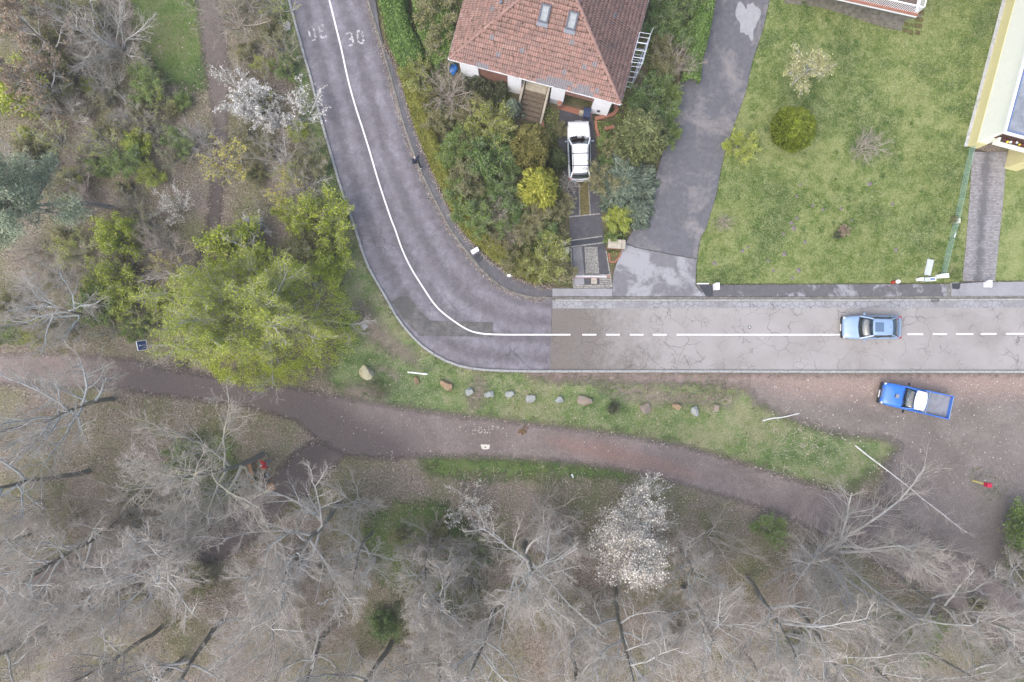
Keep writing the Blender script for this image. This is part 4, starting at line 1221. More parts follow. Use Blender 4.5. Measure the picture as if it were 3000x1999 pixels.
# conifers of the garden: sprays of scale leaves over a clumped surface
def conifer(name, label, px, py, zc, rx, ry, h, leaf, n, shape='cone', spray=(0.16, 0.30), rz=0.0, clump=0.35, out=0.8, seed=0, aspect=0.35, base=0.0, nclump=110):
    r = np.random.default_rng(seed + 300)
    def prof(t):
        if shape == 'cone':
            return np.clip(1.18 * (1 - t) ** 0.75, 0, 1) * np.clip(0.55 + 3 * t, 0, 1)
        if shape == 'egg':
            return np.sqrt(np.clip(1 - (2 * t - 0.85) ** 2 / 1.35, 0, 1))
        if shape == 'globe':
            return np.sqrt(np.clip(1 - (2 * t - 1) ** 2, 0, 1))
        return np.clip(1 - t ** 2.2, 0, 1)
    # boughs: spots on the surface, each a tuft of sprays pointing out
    tc = r.random(nclump) ** (1.25 if shape == 'cone' else 1.0)
    ac = np.arange(nclump) * 2.39996 + r.uniform(-0.3, 0.3, nclump)
    kc = r.uniform(1 - clump, 1.0 + clump * 0.25, nclump)
    ci = r.integers(0, nclump, n)
    big = 0.9 * (rx + ry) / np.sqrt(nclump)
    t = np.clip(tc[ci] + r.normal(0, 0.045, n), 0, 0.995)
    pr = prof(t) * kc[ci]
    a = ac[ci] + r.normal(0, 1, n) * np.clip(big / np.maximum(pr * (rx + ry) / 2, 0.12), 0, 1.3) * 0.6
    depth = 1 - 0.30 * r.random(n) ** 1.6
    P = np.c_[np.cos(a) * pr * rx * depth, np.sin(a) * pr * ry * depth, base + t * h]
    cen = np.c_[np.cos(ac[ci]) * prof(tc[ci]) * kc[ci] * rx, np.sin(ac[ci]) * prof(tc[ci]) * kc[ci] * ry, base + tc[ci] * h]
    P[:, 2] += -0.9 * np.linalg.norm(P[:, :2] - cen[:, :2], axis=1) ** 2 / max(big, 0.1) * 0.5 + r.normal(0, 0.04, n)
    P[:, 2] = np.maximum(P[:, 2], 0.03)
    D = np.c_[np.cos(a) * out, np.sin(a) * out, np.full(n, 1 - out * 0.75)] + r.normal(0, 0.28, (n, 3))
    V, F = quads(P, spray, aspect, r, D, 1.0)
    me = arrmesh('foliage', V, F)
    # solid heart of twigs and old leaves
    hv, hf = [], []
    nr, na = 9, 14
    for i in range(nr):
        tt = i / (nr - 1)
        for j in range(na):
            aa = 2 * math.pi * j / na
            k = 0.66 * float(prof(np.array([min(tt, 0.97)]))[0]) * (0.92 + 0.16 * math.sin(5 * aa + i))
            hv.append((math.cos(aa) * k * rx, math.sin(aa) * k * ry, max(0.02, base + tt * h * 0.93)))
    for i in range(nr - 1):
        for j in range(na):
            hf.append((i * na + j, i * na + (j + 1) % na, (i + 1) * na + (j + 1) % na, (i + 1) * na + j))
    hf.append(tuple(range((nr - 1) * na, nr * na)))
    core = arrmesh('inner_foliage', hv, hf)
    q = W(px, py, zc); q.z = 0
    tr = MB().tube((0, 0, -0.1), (0, 0, h * 0.9 + base), 0.07, 8, 0.02).mesh('trunk')
    return put(name, label, 'tree', q, {'trunk': tr, 'inner_foliage': core, 'foliage': me}, {'trunk': B['trunk'], 'inner_foliage': LM[leaf], 'foliage': LM[leaf]}, rz)
conifer('cypress', 'olive brown rounded cypress left of the white parked car', 1560, 428, 2.2, 1.45, 1.55, 4.0, 'cyp', 15000, 'egg', (0.12, 0.24), 0.2, 0.32, 0.75, 1, 0.5, 0, 110)
conifer('cypress', 'small dark green cypress squeezed between the brown cypress and the car', 1634, 468, 1.2, 0.75, 0.85, 2.4, 'darkcyp', 4500, 'egg', (0.10, 0.20), 0.2, 0.2, 0.7, 2, 0.5, 0, 60)
conifer('cypress', 'golden yellow cypress in the garden left of the drive', 1580, 545, 2.0, 1.6, 1.75, 4.6, 'gold', 14000, 'cone', (0.16, 0.36), 0.2, 0.52, 0.95, 3, 0.36, 0, 95)
conifer('cypress', 'soft green conifer beside the side lane right of the white car', 1878, 400, 2.0, 1.95, 1.9, 4.3, 'green_con', 17000, 'egg', (0.18, 0.34), 0.2, 0.25, 0.9, 4, 0.38, 0, 150)
conifer('juniper', 'spreading blue green juniper between the drive and the side lane', 1835, 530, 1.0, 2.25, 2.35, 2.0, 'blue', 17000, 'flat', (0.26, 0.48), 0.2, 0.55, 1.0, 5, 0.32, 0.1, 120)
conifer('juniper', 'lower spreading juniper reaching toward the brick pillar', 1870, 618, 0.7, 1.35, 1.2, 1.5, 'blue', 7000, 'flat', (0.24, 0.42), 0.9, 0.5, 1.0, 6, 0.32, 0.1, 70)
conifer('spruce', 'small blue grey spruce beside the garden steps', 1502, 318, 1.2, 0.85, 0.85, 2.4, 'blue', 4500, 'cone', (0.16, 0.30), 0.0, 0.35, 1.0, 7, 0.35, 0, 60)
conifer('globe_thuja', 'clipped round green thuja ball on the lawn', 2325, 376, 1.2, 1.62, 1.62, 2.3, 'globe', 24000, 'globe', (0.10, 0.20), 0.0, 0.17, 0.75, 8, 0.42, 0.0, 240)

# hedge along the pavement, and ivy bank: countless leaves on a shaped body
def hedge(name, label, cat, line_px, w0, h, leaf, n, size, seed, side=1):
    r = np.random.default_rng(seed)
    P = resample(W2(catmull(line_px, 5)), step=0.2)
    O = offset(P, side * w0 / 2)
    m = len(O)
    T = unit(np.gradient(O, axis=0))
    Nn = np.c_[-T[:, 1], T[:, 0]]
    i = r.integers(0, m, n)
    a = r.uniform(0, math.pi, n)
    k = 1 - 0.25 * r.random(n) ** 2
    wv = 0.82 + 0.36 * vnoise(O, 0.8, seed)
    hv = 0.75 + 0.5 * vnoise(O, 0.55, seed + 9)
    x = np.sign(np.cos(a)) * np.abs(np.cos(a)) ** 0.6
    z = np.abs(np.sin(a)) ** 0.6
    pos = O[i] + Nn[i] * (x * w0 / 2 * wv[i] * k)[:, None] + T[i] * r.uniform(-0.12, 0.12, (n, 1))
    zz = z * h * hv[i] * k
    V = np.c_[pos, np.maximum(zz + r.normal(0, 0.04, n), 0.04)]
    t = thing(name, label, cat, (0, 0, 0))
    me = arrmesh('foliage', *quads(V, size, 0.75, r, None, 0.8))
    link('foliage', me, LM[leaf], t)
    hvv, hff = [], []
    for j in range(m):
        for x_, z_ in ((-0.46, 0.02), (-0.42, 0.62), (-0.25, 0.8), (0.25, 0.8), (0.42, 0.62), (0.46, 0.02)):
            p = O[j] + Nn[j] * x_ * w0 * wv[j]
            hvv.append((p[0], p[1], z_ * h * hv[j]))
    for j in range(m - 1):
        for q_ in range(5):
            hff.append((j * 6 + q_, j * 6 + q_ + 1, j * 6 + q_ + 7, j * 6 + q_ + 6))
    link('inner_foliage', arrmesh('inner_foliage', hvv, hff), LM[leaf], t)
    return t
HL = [(1166, 215), (1203, 330), (1232, 415), (1268, 502), (1310, 593), (1352, 672), (1395, 716), (1430, 750), (1470, 780), (1515, 806), (1575, 830)]
hedge('hedge', 'low yellow green hedge curving along the pavement around the garden', 'hedge', HL, 1.25, 0.75, 'hedge', 26000, (0.06, 0.12), 5)
hedge('hedge', 'dark green ivy hedge beside the pavement at the top', 'hedge', [(1106, -60), (1124, 60), (1142, 130), (1180, 212)], 2.0, 1.5, 'ivy', 15000, (0.08, 0.15), 6)
hedge('hedge', 'glossy green hedge along the left side of the lane at the top', 'hedge', [(2044, -60), (2030, 30), (2006, 150), (1992, 245)], 1.3, 1.5, 'ivy', 9000, (0.08, 0.15), 8, 1)
hedge('ivy_bank', 'broad bank of glossy ivy between the road hedge and the tiled house', 'hedge', [(1205, -60), (1215, 40), (1235, 130), (1280, 210)], 2.6, 1.9, 'ivy', 19000, (0.09, 0.17), 7)
ls('leafy_shrub', 1268, 30, 1, 1.35, 0.5, 'olive', 'olive twiggy shrub growing out of the ivy left of the roof', z=1.5)
ls('leafy_shrub', 1290, 120, 0, 1.1, 1.5, 'olive', 'olive shrub in front of the roof left corner', z=1.5)
ls('leafy_shrub', 1225, 225, 2, 0.75, 2.5, 'yellowgreen', 'yellow green shrub at the upper end of the pavement hedge', z=1)
ls('leafy_shrub', 1395, 245, 1, 0.9, 3.5, 'darkcyp', 'dark evergreen shrub under the house front wall', z=0.5)
ls('leafy_shrub', 1455, 265, 0, 0.8, 4.5, 'darkcyp', 'dark evergreen shrub beside the top of the garden steps', z=0.5)

# the white dead snag and the leaning pole
d = bare_mesh(111, 9.5, 2.0, 8, 0.5, (4, 3, 2), r0=0.2, tw=0.018)
put('dead_birch', 'white dead birch snag with broken branches near the bottom edge', 'tree', W(1095, 1640), d, {'trunk': B['birch'], 'branches': B['birch'], 'twigs': B['birch']}, 0.4, 0.95).children[-1]['kind'] = 'stuff'
a, b = W(2506, 1306, 0.25), W(2833, 1562, 2.2)
Pp = np.linspace(np.array(a), np.array(b), 9)
Pp[1:-1] += np.random.default_rng(2).normal(0, 0.05, (7, 3))
t = thing('fallen_birch', 'thin white birch trunk lying slanted across the grass and path at right', 'log', tuple(a))
link('trunk', arrmesh('trunk', *tubes([(Pp[None] - np.array(a), np.linspace(0.05, 0.016, 9)[None], 8)]), smooth=True), B['birch'], t)
rr_ = np.random.default_rng(9)
kp = kids(Pp[None] - np.array(a), np.linspace(0.07, 0.03, 9)[None], np.array([3.0]), 12, 0.4, 1.0, 0.4, 0.9, 0.3, 0.6, 0.4, rr_)
kp = grow(kp[0], kp[1], kp[2], np.full(12, 0.018), np.full(12, 0.008), 4, 0.15, 0.0, rr_)
k2 = kids(kp[0], kp[1], np.full(12, 1.2), 6, 0.2, 1, 0.4, 0.9, 0.4, 0.8, 0.7, rr_)
k2 = grow(k2[0], k2[1], k2[2], np.full(72, 0.010), np.full(72, 0.006), 2, 0.15, 0.0, rr_)
link('twigs', arrmesh('twigs', *tubes([(kp[0], kp[1], 4), (k2[0], k2[1], 3)])), B['twig'], t)
a, b = W(2234, 1233, 0.06), W(2342, 1216, 0.06)
Pp = np.linspace(np.array(a), np.array(b), 7)
Pp[:, 1] += [0, 0.05, 0.06, 0.02, 0.04, 0.08, 0.12]
t = thing('branch', 'pale crooked branch lying at the edge of grass and parking ground', 'branch', tuple(a))
link('stick', arrmesh('stick', *tubes([(Pp[None] - np.array(a), np.linspace(0.055, 0.035, 7)[None], 7)]), smooth=True), B['birch'], t)

# ---------------------------------------------------------------- ground cover
def scatter(n, box, keep, seed):
    r = np.random.default_rng(seed)
    q = np.c_[r.uniform(box[0], box[2], n), r.uniform(box[1], box[3], n)]
    k = keep(q, r)
    return q[k], r
ROADP = np.vstack([KLW, KRW[::-1]])
ZPATH = [W2(catmull(p, 2, True)) for p in (MPATH, NPATH, SWPATH)]
ZD = W2(DIRT); ZV = W2(VERGE); ZL = W2(LAWN); ZG = W2(GARDEN)
PAVE = np.vstack([W2(kr), W2([(3160, 872)]), W2([(3160, 820), (2040, 830), (1618, 840)]), W2(HEDGE[::-1])])
LANEP = W2(LANE_L + LANE_R)
WGP = [W2(catmull(p, 3, True)) for p in WG]
def keep_litter(q, r):
    p = np.ones(len(q))
    for z in ZPATH:
        p *= np.where(sdf(q, z) > -0.05, np.clip(1 - (sdf(q, z) + 0.05) / 0.5, 0.035, 1), 1)
    p *= np.where(sdf(q, ZD) > -0.3, 0.03, 1)
    p *= np.where(sdf(q, ROADP) > -0.1, 0.0, 1)
    p *= np.where(sdf(q, ZL) > -0.5, 0.0, 1)
    p *= np.where(sdf(q, PAVE) > -0.1, 0.0, 1)
    p *= np.where(sdf(q, LANEP) > -0.1, 0.0, 1)
    p *= np.where(sdf(q, ZG) > -0.1, 0.06, 1)
    p *= np.where(sdf(q, ZV) > 0, 0.16, 1)
    for z in WGP[:2]:
        p *= np.where(sdf(q, z) > 0, 0.25, 1)
    right = (q[:, 0] > 12.5) & (q[:, 1] > 3)
    p *= np.where(right, 0, 1)
    p *= np.clip(0.42 + 2.0 * (0.6 * vnoise(q, 0.45, 3.3) + 0.4 * vnoise(q, 1.7, 6.3) - 0.42), 0.04, 1)
    return r.random(len(q)) < p
q, r = scatter(420000, (-40, -27, 40, 27), keep_litter, 401)
V = np.c_[q, 0.012 + 0.04 * r.random(len(q))]
o = link('leaf_litter', arrmesh('leaf_litter', *quads(V, (0.06, 0.15), 0.65, r, None, 1.6, 0.8)), LM['litter'])
tag(o, 'brown and pale fallen leaves covering the floor of the wood', 'leaves', kind='stuff')
# grass blades
def keep_lawn(q, r):
    return (sdf(q, ZL) > -0.05) & (r.random(len(q)) < np.clip(0.3 + vnoise(q, 0.4, 8.1), 0, 1))
q, r = scatter(150000, (12, 3.9, 37, 25.5), keep_lawn, 402)
V = np.c_[q, 0.04 + 0.03 * r.random(len(q))]
o = link('lawn_blades', arrmesh('lawn_blades', *quads(V, (0.05, 0.11), 0.3, r, None, 0.3)), LM['grass'])
tag(o, 'short grass blades of the mown lawn', 'grass', kind='stuff')
def keep_verge(q, r):
    d = sdf(q, ZV)
    k = (d > 0.1) & (vnoise(q, 0.45, 5.5) + 0.25 * vnoise(q, 2.0, 1.1) > 0.57) & (sdf(q, ROADP) < -0.3)
    for z in WGP:
        k |= sdf(q, z) + (vnoise(q, 1.2, 2.2) - 0.5) * 1.6 > 0
    return k & (r.random(len(q)) < 0.8)
q, r = scatter(300000, (-29, -27, 40, 27), keep_verge, 403)
V = np.c_[q, 0.03 + 0.06 * r.random(len(q))]
o = link('verge_blades', arrmesh('verge_blades', *quads(V, (0.07, 0.17), 0.35, r, None, 0.3)), LM['wgrass'])
tag(o, 'green grass blades tufting the verge and the clearings', 'grass', kind='stuff')
def keep_garden(q, r):
    k = (sdf(q, ZG) > 0.2) & (sdf(q, W2([(1640, 300), (1740, 300), (1800, 845), (1676, 845), (1630, 420)])) < 0) & (sdf(q, W2([(1320, 246), (1788, 366), (1900, -60), (1380, -60)])) < 0.1)
    return k & (vnoise(q, 0.6, 4.4) + 0.3 * vnoise(q, 2.0, 1.4) > 0.52)
q, r = scatter(70000, (-10.5, 3.9, 14, 25.5), keep_garden, 405)
V = np.c_[q, 0.06 + 0.14 * r.random(len(q))]
o = link('ground_ivy', arrmesh('ground_ivy', *quads(V, (0.07, 0.15), 0.75, r, None, 1.0)), LM['green'])
tag(o, 'green ivy creeping over the garden ground between the bushes', 'ivy', kind='stuff')
r = np.random.default_rng(406)
tc = np.c_[r.uniform(14, 34, 420), r.uniform(4.5, 25, 420)]
tc = tc[(sdf(tc, ZL) > 0.4) & (vnoise(tc, 0.22, 7.7) > 0.5)][:110]
i = r.integers(0, len(tc), 9000)
q = tc[i] + r.normal(0, 0.16, (9000, 2)) * r.uniform(0.4, 1.3, len(tc))[i][:, None]
V = np.c_[q, 0.05 + 0.05 * r.random(len(q))]
o = link('grass_tufts', arrmesh('grass_tufts', *quads(V, (0.07, 0.14), 0.35, r, None, 0.3)), LM['ivy'])
tag(o, 'darker green grass tufts dotted over the lawn', 'grass', kind='stuff')
# leaves swept along the right-hand kerb and the hedge foot
kk = resample(W2(kr), step=0.03)
r = np.random.default_rng(404)
i = r.integers(0, len(kk), 2600)
A1 = offset(kk, -0.12)[i] + r.normal(0, 0.11, (2600, 2))
hh = resample(W2(catmull(HEDGE[2:], 4)), step=0.03)
i = r.integers(0, len(hh), 3600)
A2 = offset(hh, 0.02)[i] + r.normal(0, 0.13, (3600, 2))
V = np.vstack([np.c_[A1, np.full(len(A1), 0.075)], np.c_[A2, np.full(len(A2), 0.15)]])
o = link('swept_leaves', arrmesh('swept_leaves', *quads(V, (0.05, 0.11), 0.7, r, None, 2.0, 0.6)), LM['litter'])
tag(o, 'dead leaves swept along the kerb and the foot of the hedge', 'leaves', kind='stuff')
# ================================================================ BUILDINGS
def plaster(name, c, var=0.06, rough=0.8):
    return simple(name, c, rough, var, 2.0, 0.15)
X = {}
X['white'] = plaster('white_render', (0.74, 0.76, 0.80))
X['greyplinth'] = plaster('grey_plinth', (0.42, 0.43, 0.46), 0.15)
X['brown'] = simple('brown_boards', (0.20, 0.105, 0.080), 0.55, 0.2, 3)
X['beige'] = simple('beige_stone_step', (0.40, 0.365, 0.29), 0.8, 0.2, 8, 0.2)
X['darkstep'] = simple('mossy_concrete_step', (0.135, 0.108, 0.078), 0.9, 0.45, 9, 0.3)
X['rough_conc'] = simple('rough_concrete', (0.36, 0.33, 0.27), 0.9, 0.35, 9, 0.4)
X['gutterw'] = simple('white_gutter', (0.72, 0.75, 0.80), 0.4, 0.06)
X['lead'] = simple('lead_flashing', (0.15, 0.17, 0.21), 0.5, 0.2)
X['frame'] = simple('roof_window_frame', (0.045, 0.055, 0.085), 0.45, 0.15)
X['alu'] = simple('aluminium', (0.62, 0.65, 0.70), 0.35, 0.08, metal=0.5)
X['brick'] = simple('red_brick', (0.27, 0.120, 0.080), 0.85, 0.35, 14, 0.3, world=True)
X['mortar'] = simple('brick_mortar', (0.22, 0.18, 0.15), 0.9, 0.25, world=True)
X['wood'] = simple('wet_timber', (0.30, 0.165, 0.085), 0.7, 0.3, 6)
X['oldwood'] = simple('old_timber', (0.26, 0.20, 0.115), 0.8, 0.3, 6)
X['deck'] = simple('brown_deck', (0.115, 0.082, 0.068), 0.6, 0.3, 5)
X['cream'] = plaster('cream_render', (0.80, 0.82, 0.74), 0.03)
X['yellow'] = plaster('yellow_plinth', (0.62, 0.575, 0.30), 0.05)
X['flatroof'] = simple('flat_roof_sheet', (0.21, 0.235, 0.27), 0.8, 0.4, 1.6, world=True)
X['bluetrim'] = simple('blue_trim', (0.13, 0.19, 0.38), 0.4, 0.1)
X['dark'] = simple('dark_plastic', (0.025, 0.028, 0.035), 0.5, 0.2)
X['navybin'] = simple('navy_bin', (0.030, 0.045, 0.105), 0.45, 0.2)
X['whitep'] = simple('white_paint', (0.80, 0.82, 0.86), 0.4, 0.04)
X['greym'] = simple('grey_metal', (0.45, 0.50, 0.56), 0.5, 0.12)
X['fence'] = simple('green_fence_wire', (0.26, 0.44, 0.38), 0.5, 0.15)
X['red'] = simple('red_plastic', (0.50, 0.015, 0.060), 0.4, 0.1)
X['yellowpost'] = simple('yellow_post', (0.66, 0.58, 0.20), 0.5, 0.08)
X['paving'] = simple('mossy_paving', (0.150, 0.140, 0.120), 0.9, 0.45, 3, 0.3, world=True)
X['mosspave'] = simple('moss_slab', (0.10, 0.085, 0.03), 0.9, 0.4, 5, 0.3, world=True)
X['gravel'] = simple('pale_gravel', (0.32, 0.30, 0.26), 0.9, 0.4, 12, 0.4, world=True)
X['slabstone'] = simple('pale_slab', (0.62, 0.59, 0.52), 0.85, 0.12, 6, 0.2)
X['dung'] = simple('brown_heap', (0.15, 0.085, 0.028), 0.9, 0.4, 20, 0.5)
X['soil'] = simple('planter_soil', (0.055, 0.042, 0.030), 0.95, 0.4, 12, 0.4, world=True)

def m_tile():
    t = NT('roof_tile')
    r_ = t.math('FRACT', t.math('ADD', t.objrand(), t.math('MULTIPLY', t.island(), 3.7)))
    n = t.noise(0.55, 4, 0.6)
    n2 = t.noise(16, 5, 0.75)
    n3 = t.noise(4.5, 5, 0.75)
    f = t.math('ADD', t.math('MULTIPLY', r_, 0.36), t.math('MULTIPLY', n, 0.62))
    col = t.ramp(f, [(0.18, (0.165, 0.108, 0.098)), (0.42, (0.225, 0.135, 0.116)), (0.62, (0.280, 0.158, 0.132)), (0.85, (0.335, 0.240, 0.210))])
    col = t.mix(t.mapr(n2, 0.46, 0.62, 0, 0.55), col, (0.33, 0.26, 0.23))
    col = t.mix(t.mapr(n3, 0.55, 0.64, 0, 0.85), col, (0.070, 0.045, 0.030))
    # shade of the gap under the next course, put into colour along with moss
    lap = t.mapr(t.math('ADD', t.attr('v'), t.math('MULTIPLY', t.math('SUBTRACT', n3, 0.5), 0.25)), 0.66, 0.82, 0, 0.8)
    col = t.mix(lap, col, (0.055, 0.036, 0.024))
    t.color(col).rough(0.85).spec(0.25)
    t.bump(n2, 0.3, 0.01)
    return t.m
X['tile'] = m_tile()
X['greytile'] = simple('grey_roof_tile', (0.175, 0.165, 0.175), 0.8, 0.3, 12, 0.2, world=True)

def m_glass(name, tint=(0.45, 0.55, 0.55), refl=0.22, rough=0.03):
    t = NT(name)
    tr = t.new('ShaderNodeBsdfTransparent')
    tr.inputs[0].default_value = (*tint, 1)
    gl = t.new('ShaderNodeBsdfGlossy')
    gl.inputs['Roughness'].default_value = rough
    fr = t.new('ShaderNodeFresnel')
    fr.inputs[0].default_value = 1.5
    f = t.math('ADD', fr.outputs[0], refl * 0.5)
    mx = t.new('ShaderNodeMixShader')
    t.L(f, mx.inputs[0])
    t.L(tr.outputs[0], mx.inputs[1])
    t.L(gl.outputs[0], mx.inputs[2])
    t.L(mx.outputs[0], t.out.inputs[0])
    return t.m
X['glass'] = m_glass('car_glass')
X['skyglass'] = simple('roof_window_glass', (0.20, 0.23, 0.25), 0.3, 0.25, 5)

# ---- tiled house
ZE, ZR, HW, DEP = 4.5, 8.4, 5.88, 13.0
eL, eR = W(1316.6, 171.8, ZE), W(1816.6, 303.9, ZE)
mid = (eL + eR) / 2
ang = math.atan2(eR.y - eL.y, eR.x - eL.x)
HW = (eR - eL).length / 2
house = thing('tiled_house', 'house with hipped red tile roof and white walls above the garden', 'house', (mid.x, mid.y, 0), ang)
HM = Matrix.Translation((mid.x, mid.y, 0)) @ Matrix.Rotation(ang, 4, 'Z')
RY0, RY1 = HW, DEP - HW
# roof deck (solid) with its tiles
rv = [(-HW, 0, ZE), (HW, 0, ZE), (HW, DEP, ZE), (-HW, DEP, ZE), (0, RY0, ZR), (0, RY1, ZR), (-HW, 0, ZE - 0.16), (HW, 0, ZE - 0.16), (HW, DEP, ZE - 0.16), (-HW, DEP, ZE - 0.16)]
rf = [(0, 1, 4), (1, 2, 5, 4), (2, 3, 5), (3, 0, 4, 5), (9, 8, 7, 6), (0, 6, 7, 1), (1, 7, 8, 2), (2, 8, 9, 3), (3, 9, 6, 0)]
roof = MB().add(rv, rf).build('roof', X['brown'], house)
TW, TL = 0.30, 0.31
def tile_mesh():
    nx = 12
    vs, fs = [], []
    prof = []
    for i in range(nx + 1):
        x = -TW / 2 + TW * i / nx
        prof.append((x, 0.036 * abs(math.sin(2 * math.pi * (i / nx))) ** 0.7))
    for y, z in ((0.0, 0.062), (TL * 1.12, 0.006)):
        for x, h_ in prof:
            vs.append((x, y, z + h_))
    for x, h_ in prof:
        vs.append((x, 0.0, -0.005))
    n1 = nx + 1
    for i in range(nx):
        fs.append((i, i + 1, n1 + i + 1, n1 + i))
        fs.append((2 * n1 + i, 2 * n1 + i + 1, i + 1, i))
    me = bpy.data.meshes.new('tile')
    me.from_pydata(vs, [], fs)
    me.update()
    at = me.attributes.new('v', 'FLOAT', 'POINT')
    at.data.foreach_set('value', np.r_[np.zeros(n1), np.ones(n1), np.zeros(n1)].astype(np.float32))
    return me
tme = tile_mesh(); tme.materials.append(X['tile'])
tgrey = tme.copy(); tgrey.materials[0] = X['greytile']
tv = np.array([v.co[:] for v in tme.vertices]); tf = [tuple(p.vertices) for p in tme.polygons]
slope = math.atan2(ZR - ZE, HW)
GREY = [(1415, 190, 24, 10), (1472, 203, 5, 8), (1440, 108, 5, 7), (1535, 147, 5, 7), (1600, 235, 26, 8), (1645, 245, 30, 12), (1700, 260, 28, 10), (1658, 208, 9, 8), (1712, 194, 7, 8), (1730, 272, 12, 8), (1745, 190, 10, 10), (1797, 110, 5, 4)]
hole_px = [(1599.7, 46, 15, 23), (1671.5, 64, 15, 23)]
def slope_tiles(M4, half, vmax, ridge):
    """tiles of one roof side: M4 maps (u along eave, v up the slope, w out)"""
    out = []
    nv = int(vmax / TL)
    for j in range(nv):
        v = j * TL - 0.03
        hw = half - (half - ridge) * ((v + TL * 0.5) / vmax)
        nu = int(2 * half / TW) + 1
        for i in range(nu):
            u = -half + (i + 0.5) * TW
            if abs(u) > hw - 0.02:
                continue
            out.append(M4 @ Matrix.Translation((u, v, 0.02)))
    return out
vm = math.hypot(HW, ZR - ZE)
Sx = Matrix.Rotation(slope, 4, 'X')
front = slope_tiles(Matrix.Translation((0, 0, ZE)) @ Sx, HW, vm, 0)
rside = slope_tiles(Matrix.Translation((HW, DEP / 2, ZE)) @ Matrix.Rotation(R(90), 4, 'Z') @ Sx, DEP / 2, vm, (RY1 - RY0) / 2)
lside = slope_tiles(Matrix.Translation((-HW, DEP / 2, ZE)) @ Matrix.Rotation(R(-90), 4, 'Z') @ Sx, DEP / 2, vm, (RY1 - RY0) / 2)
back = slope_tiles(Matrix.Translation((0, DEP, ZE)) @ Matrix.Rotation(R(180), 4, 'Z') @ Sx, HW, vm, 0)
def topx(m):
    p = HM @ m @ Vector((0, TL / 2, 0))
    k = H / (H - p.z)
    return 1500 + p.x * k * S, 999.5 - p.y * k * S
sing, rest, restg = [], [], []
allt = [(m, topx(m)) for m in front + rside + lside + back]
def isgrey(px):
    return any(((px[0] - g[0]) / g[2]) ** 2 + ((px[1] - g[1]) / g[3]) ** 2 < 1 for g in GREY) or rnd.random() < 0.006
nf = 0
for m, px in allt:
    if any(abs(px[0] - h_[0]) < h_[2] - 2 and abs(px[1] - h_[1]) < h_[3] - 3 for h_ in hole_px):
        continue
    jit = Matrix.Rotation(rnd.uniform(-0.012, 0.012), 4, 'Z') @ Matrix.Translation((rnd.uniform(-0.006, 0.006), rnd.uniform(-0.012, 0.012), rnd.uniform(0, 0.006)))
    m = m @ jit
    g_ = isgrey(px)
    if (nf < 300 and px[1] > 96 and 1300 < px[0] < 1830 and (m.to_3x3() @ Vector((1, 0, 0))).x > 0.9):
        o = link('tile', tgrey if g_ else tme, None, roof)
        o.matrix_local = m
        nf += 1
    else:
        (restg if g_ else rest).append(m)
def join_tiles(ms, mat, name):
    n0 = len(tv)
    V = np.vstack([(np.c_[tv, np.ones(n0)] @ np.array(m).T)[:, :3] for m in ms])
    base = np.array(tf)
    F = (base[None] + (np.arange(len(ms)) * n0)[:, None, None]).reshape(-1, 4)
    me = arrmesh(name, V, F)
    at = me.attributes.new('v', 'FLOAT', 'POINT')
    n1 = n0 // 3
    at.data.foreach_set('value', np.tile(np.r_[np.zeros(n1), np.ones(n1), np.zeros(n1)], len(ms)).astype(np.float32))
    o = link(name, me, mat, roof)
    o['kind'] = 'stuff'
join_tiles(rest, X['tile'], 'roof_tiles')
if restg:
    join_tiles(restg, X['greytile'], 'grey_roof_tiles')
# hip and ridge caps, each its own piece
cap = MB()
for k in range(6):
    a0, a1 = math.pi * k / 6, math.pi * (k + 1) / 6
    cap.add([(0, math.cos(a0) * 0.13, math.sin(a0) * 0.10), (0, math.cos(a1) * 0.13, math.sin(a1) * 0.10), (0.42, math.cos(a1) * 0.115, math.sin(a1) * 0.085), (0.42, math.cos(a0) * 0.115, math.sin(a0) * 0.085)], [(0, 1, 2, 3)])
capm = cap.mesh('ridge_cap'); capm.materials.append(X['tile'])
capd = capm.copy()
def caps(a, b):
    a, b = Vector(a), Vector(b)
    n_ = int((b - a).length / 0.38)
    q_ = (b - a).to_track_quat('X', 'Z')
    for k in range(n_):
        o = link('ridge_cap', capm, None, roof)
        o.matrix_local = Matrix.Translation(a.lerp(b, k / n_) + Vector((0, 0, 0.035))) @ q_.to_matrix().to_4x4()
caps((-HW, 0, ZE), (0, RY0, ZR)); caps((HW, 0, ZE), (0, RY0, ZR)); caps((0, RY0, ZR), (0, RY1, ZR)); caps((HW, DEP, ZE), (0, RY1, ZR)); caps((-HW, DEP, ZE), (0, RY1, ZR))
# gutters and fascia
gt = [(-HW, 0), (HW, 0), (HW, DEP), (-HW, DEP)]
for k in range(4):
    a, b = gt[k], gt[(k + 1) % 4]
    mb = MB()
    d_ = Vector((b[0] - a[0], b[1] - a[1], 0)).normalized()
    n_ = Vector((d_.y, -d_.x, 0))
    A_, B_ = Vector((*a, ZE - 0.03)) + n_ * 0.05 - d_ * 0.05, Vector((*b, ZE - 0.03)) + n_ * 0.05 + d_ * 0.05
    mb.bar(A_, B_, 0.09, 0.12)
    mb.build('gutter', X['gutterw'], house)
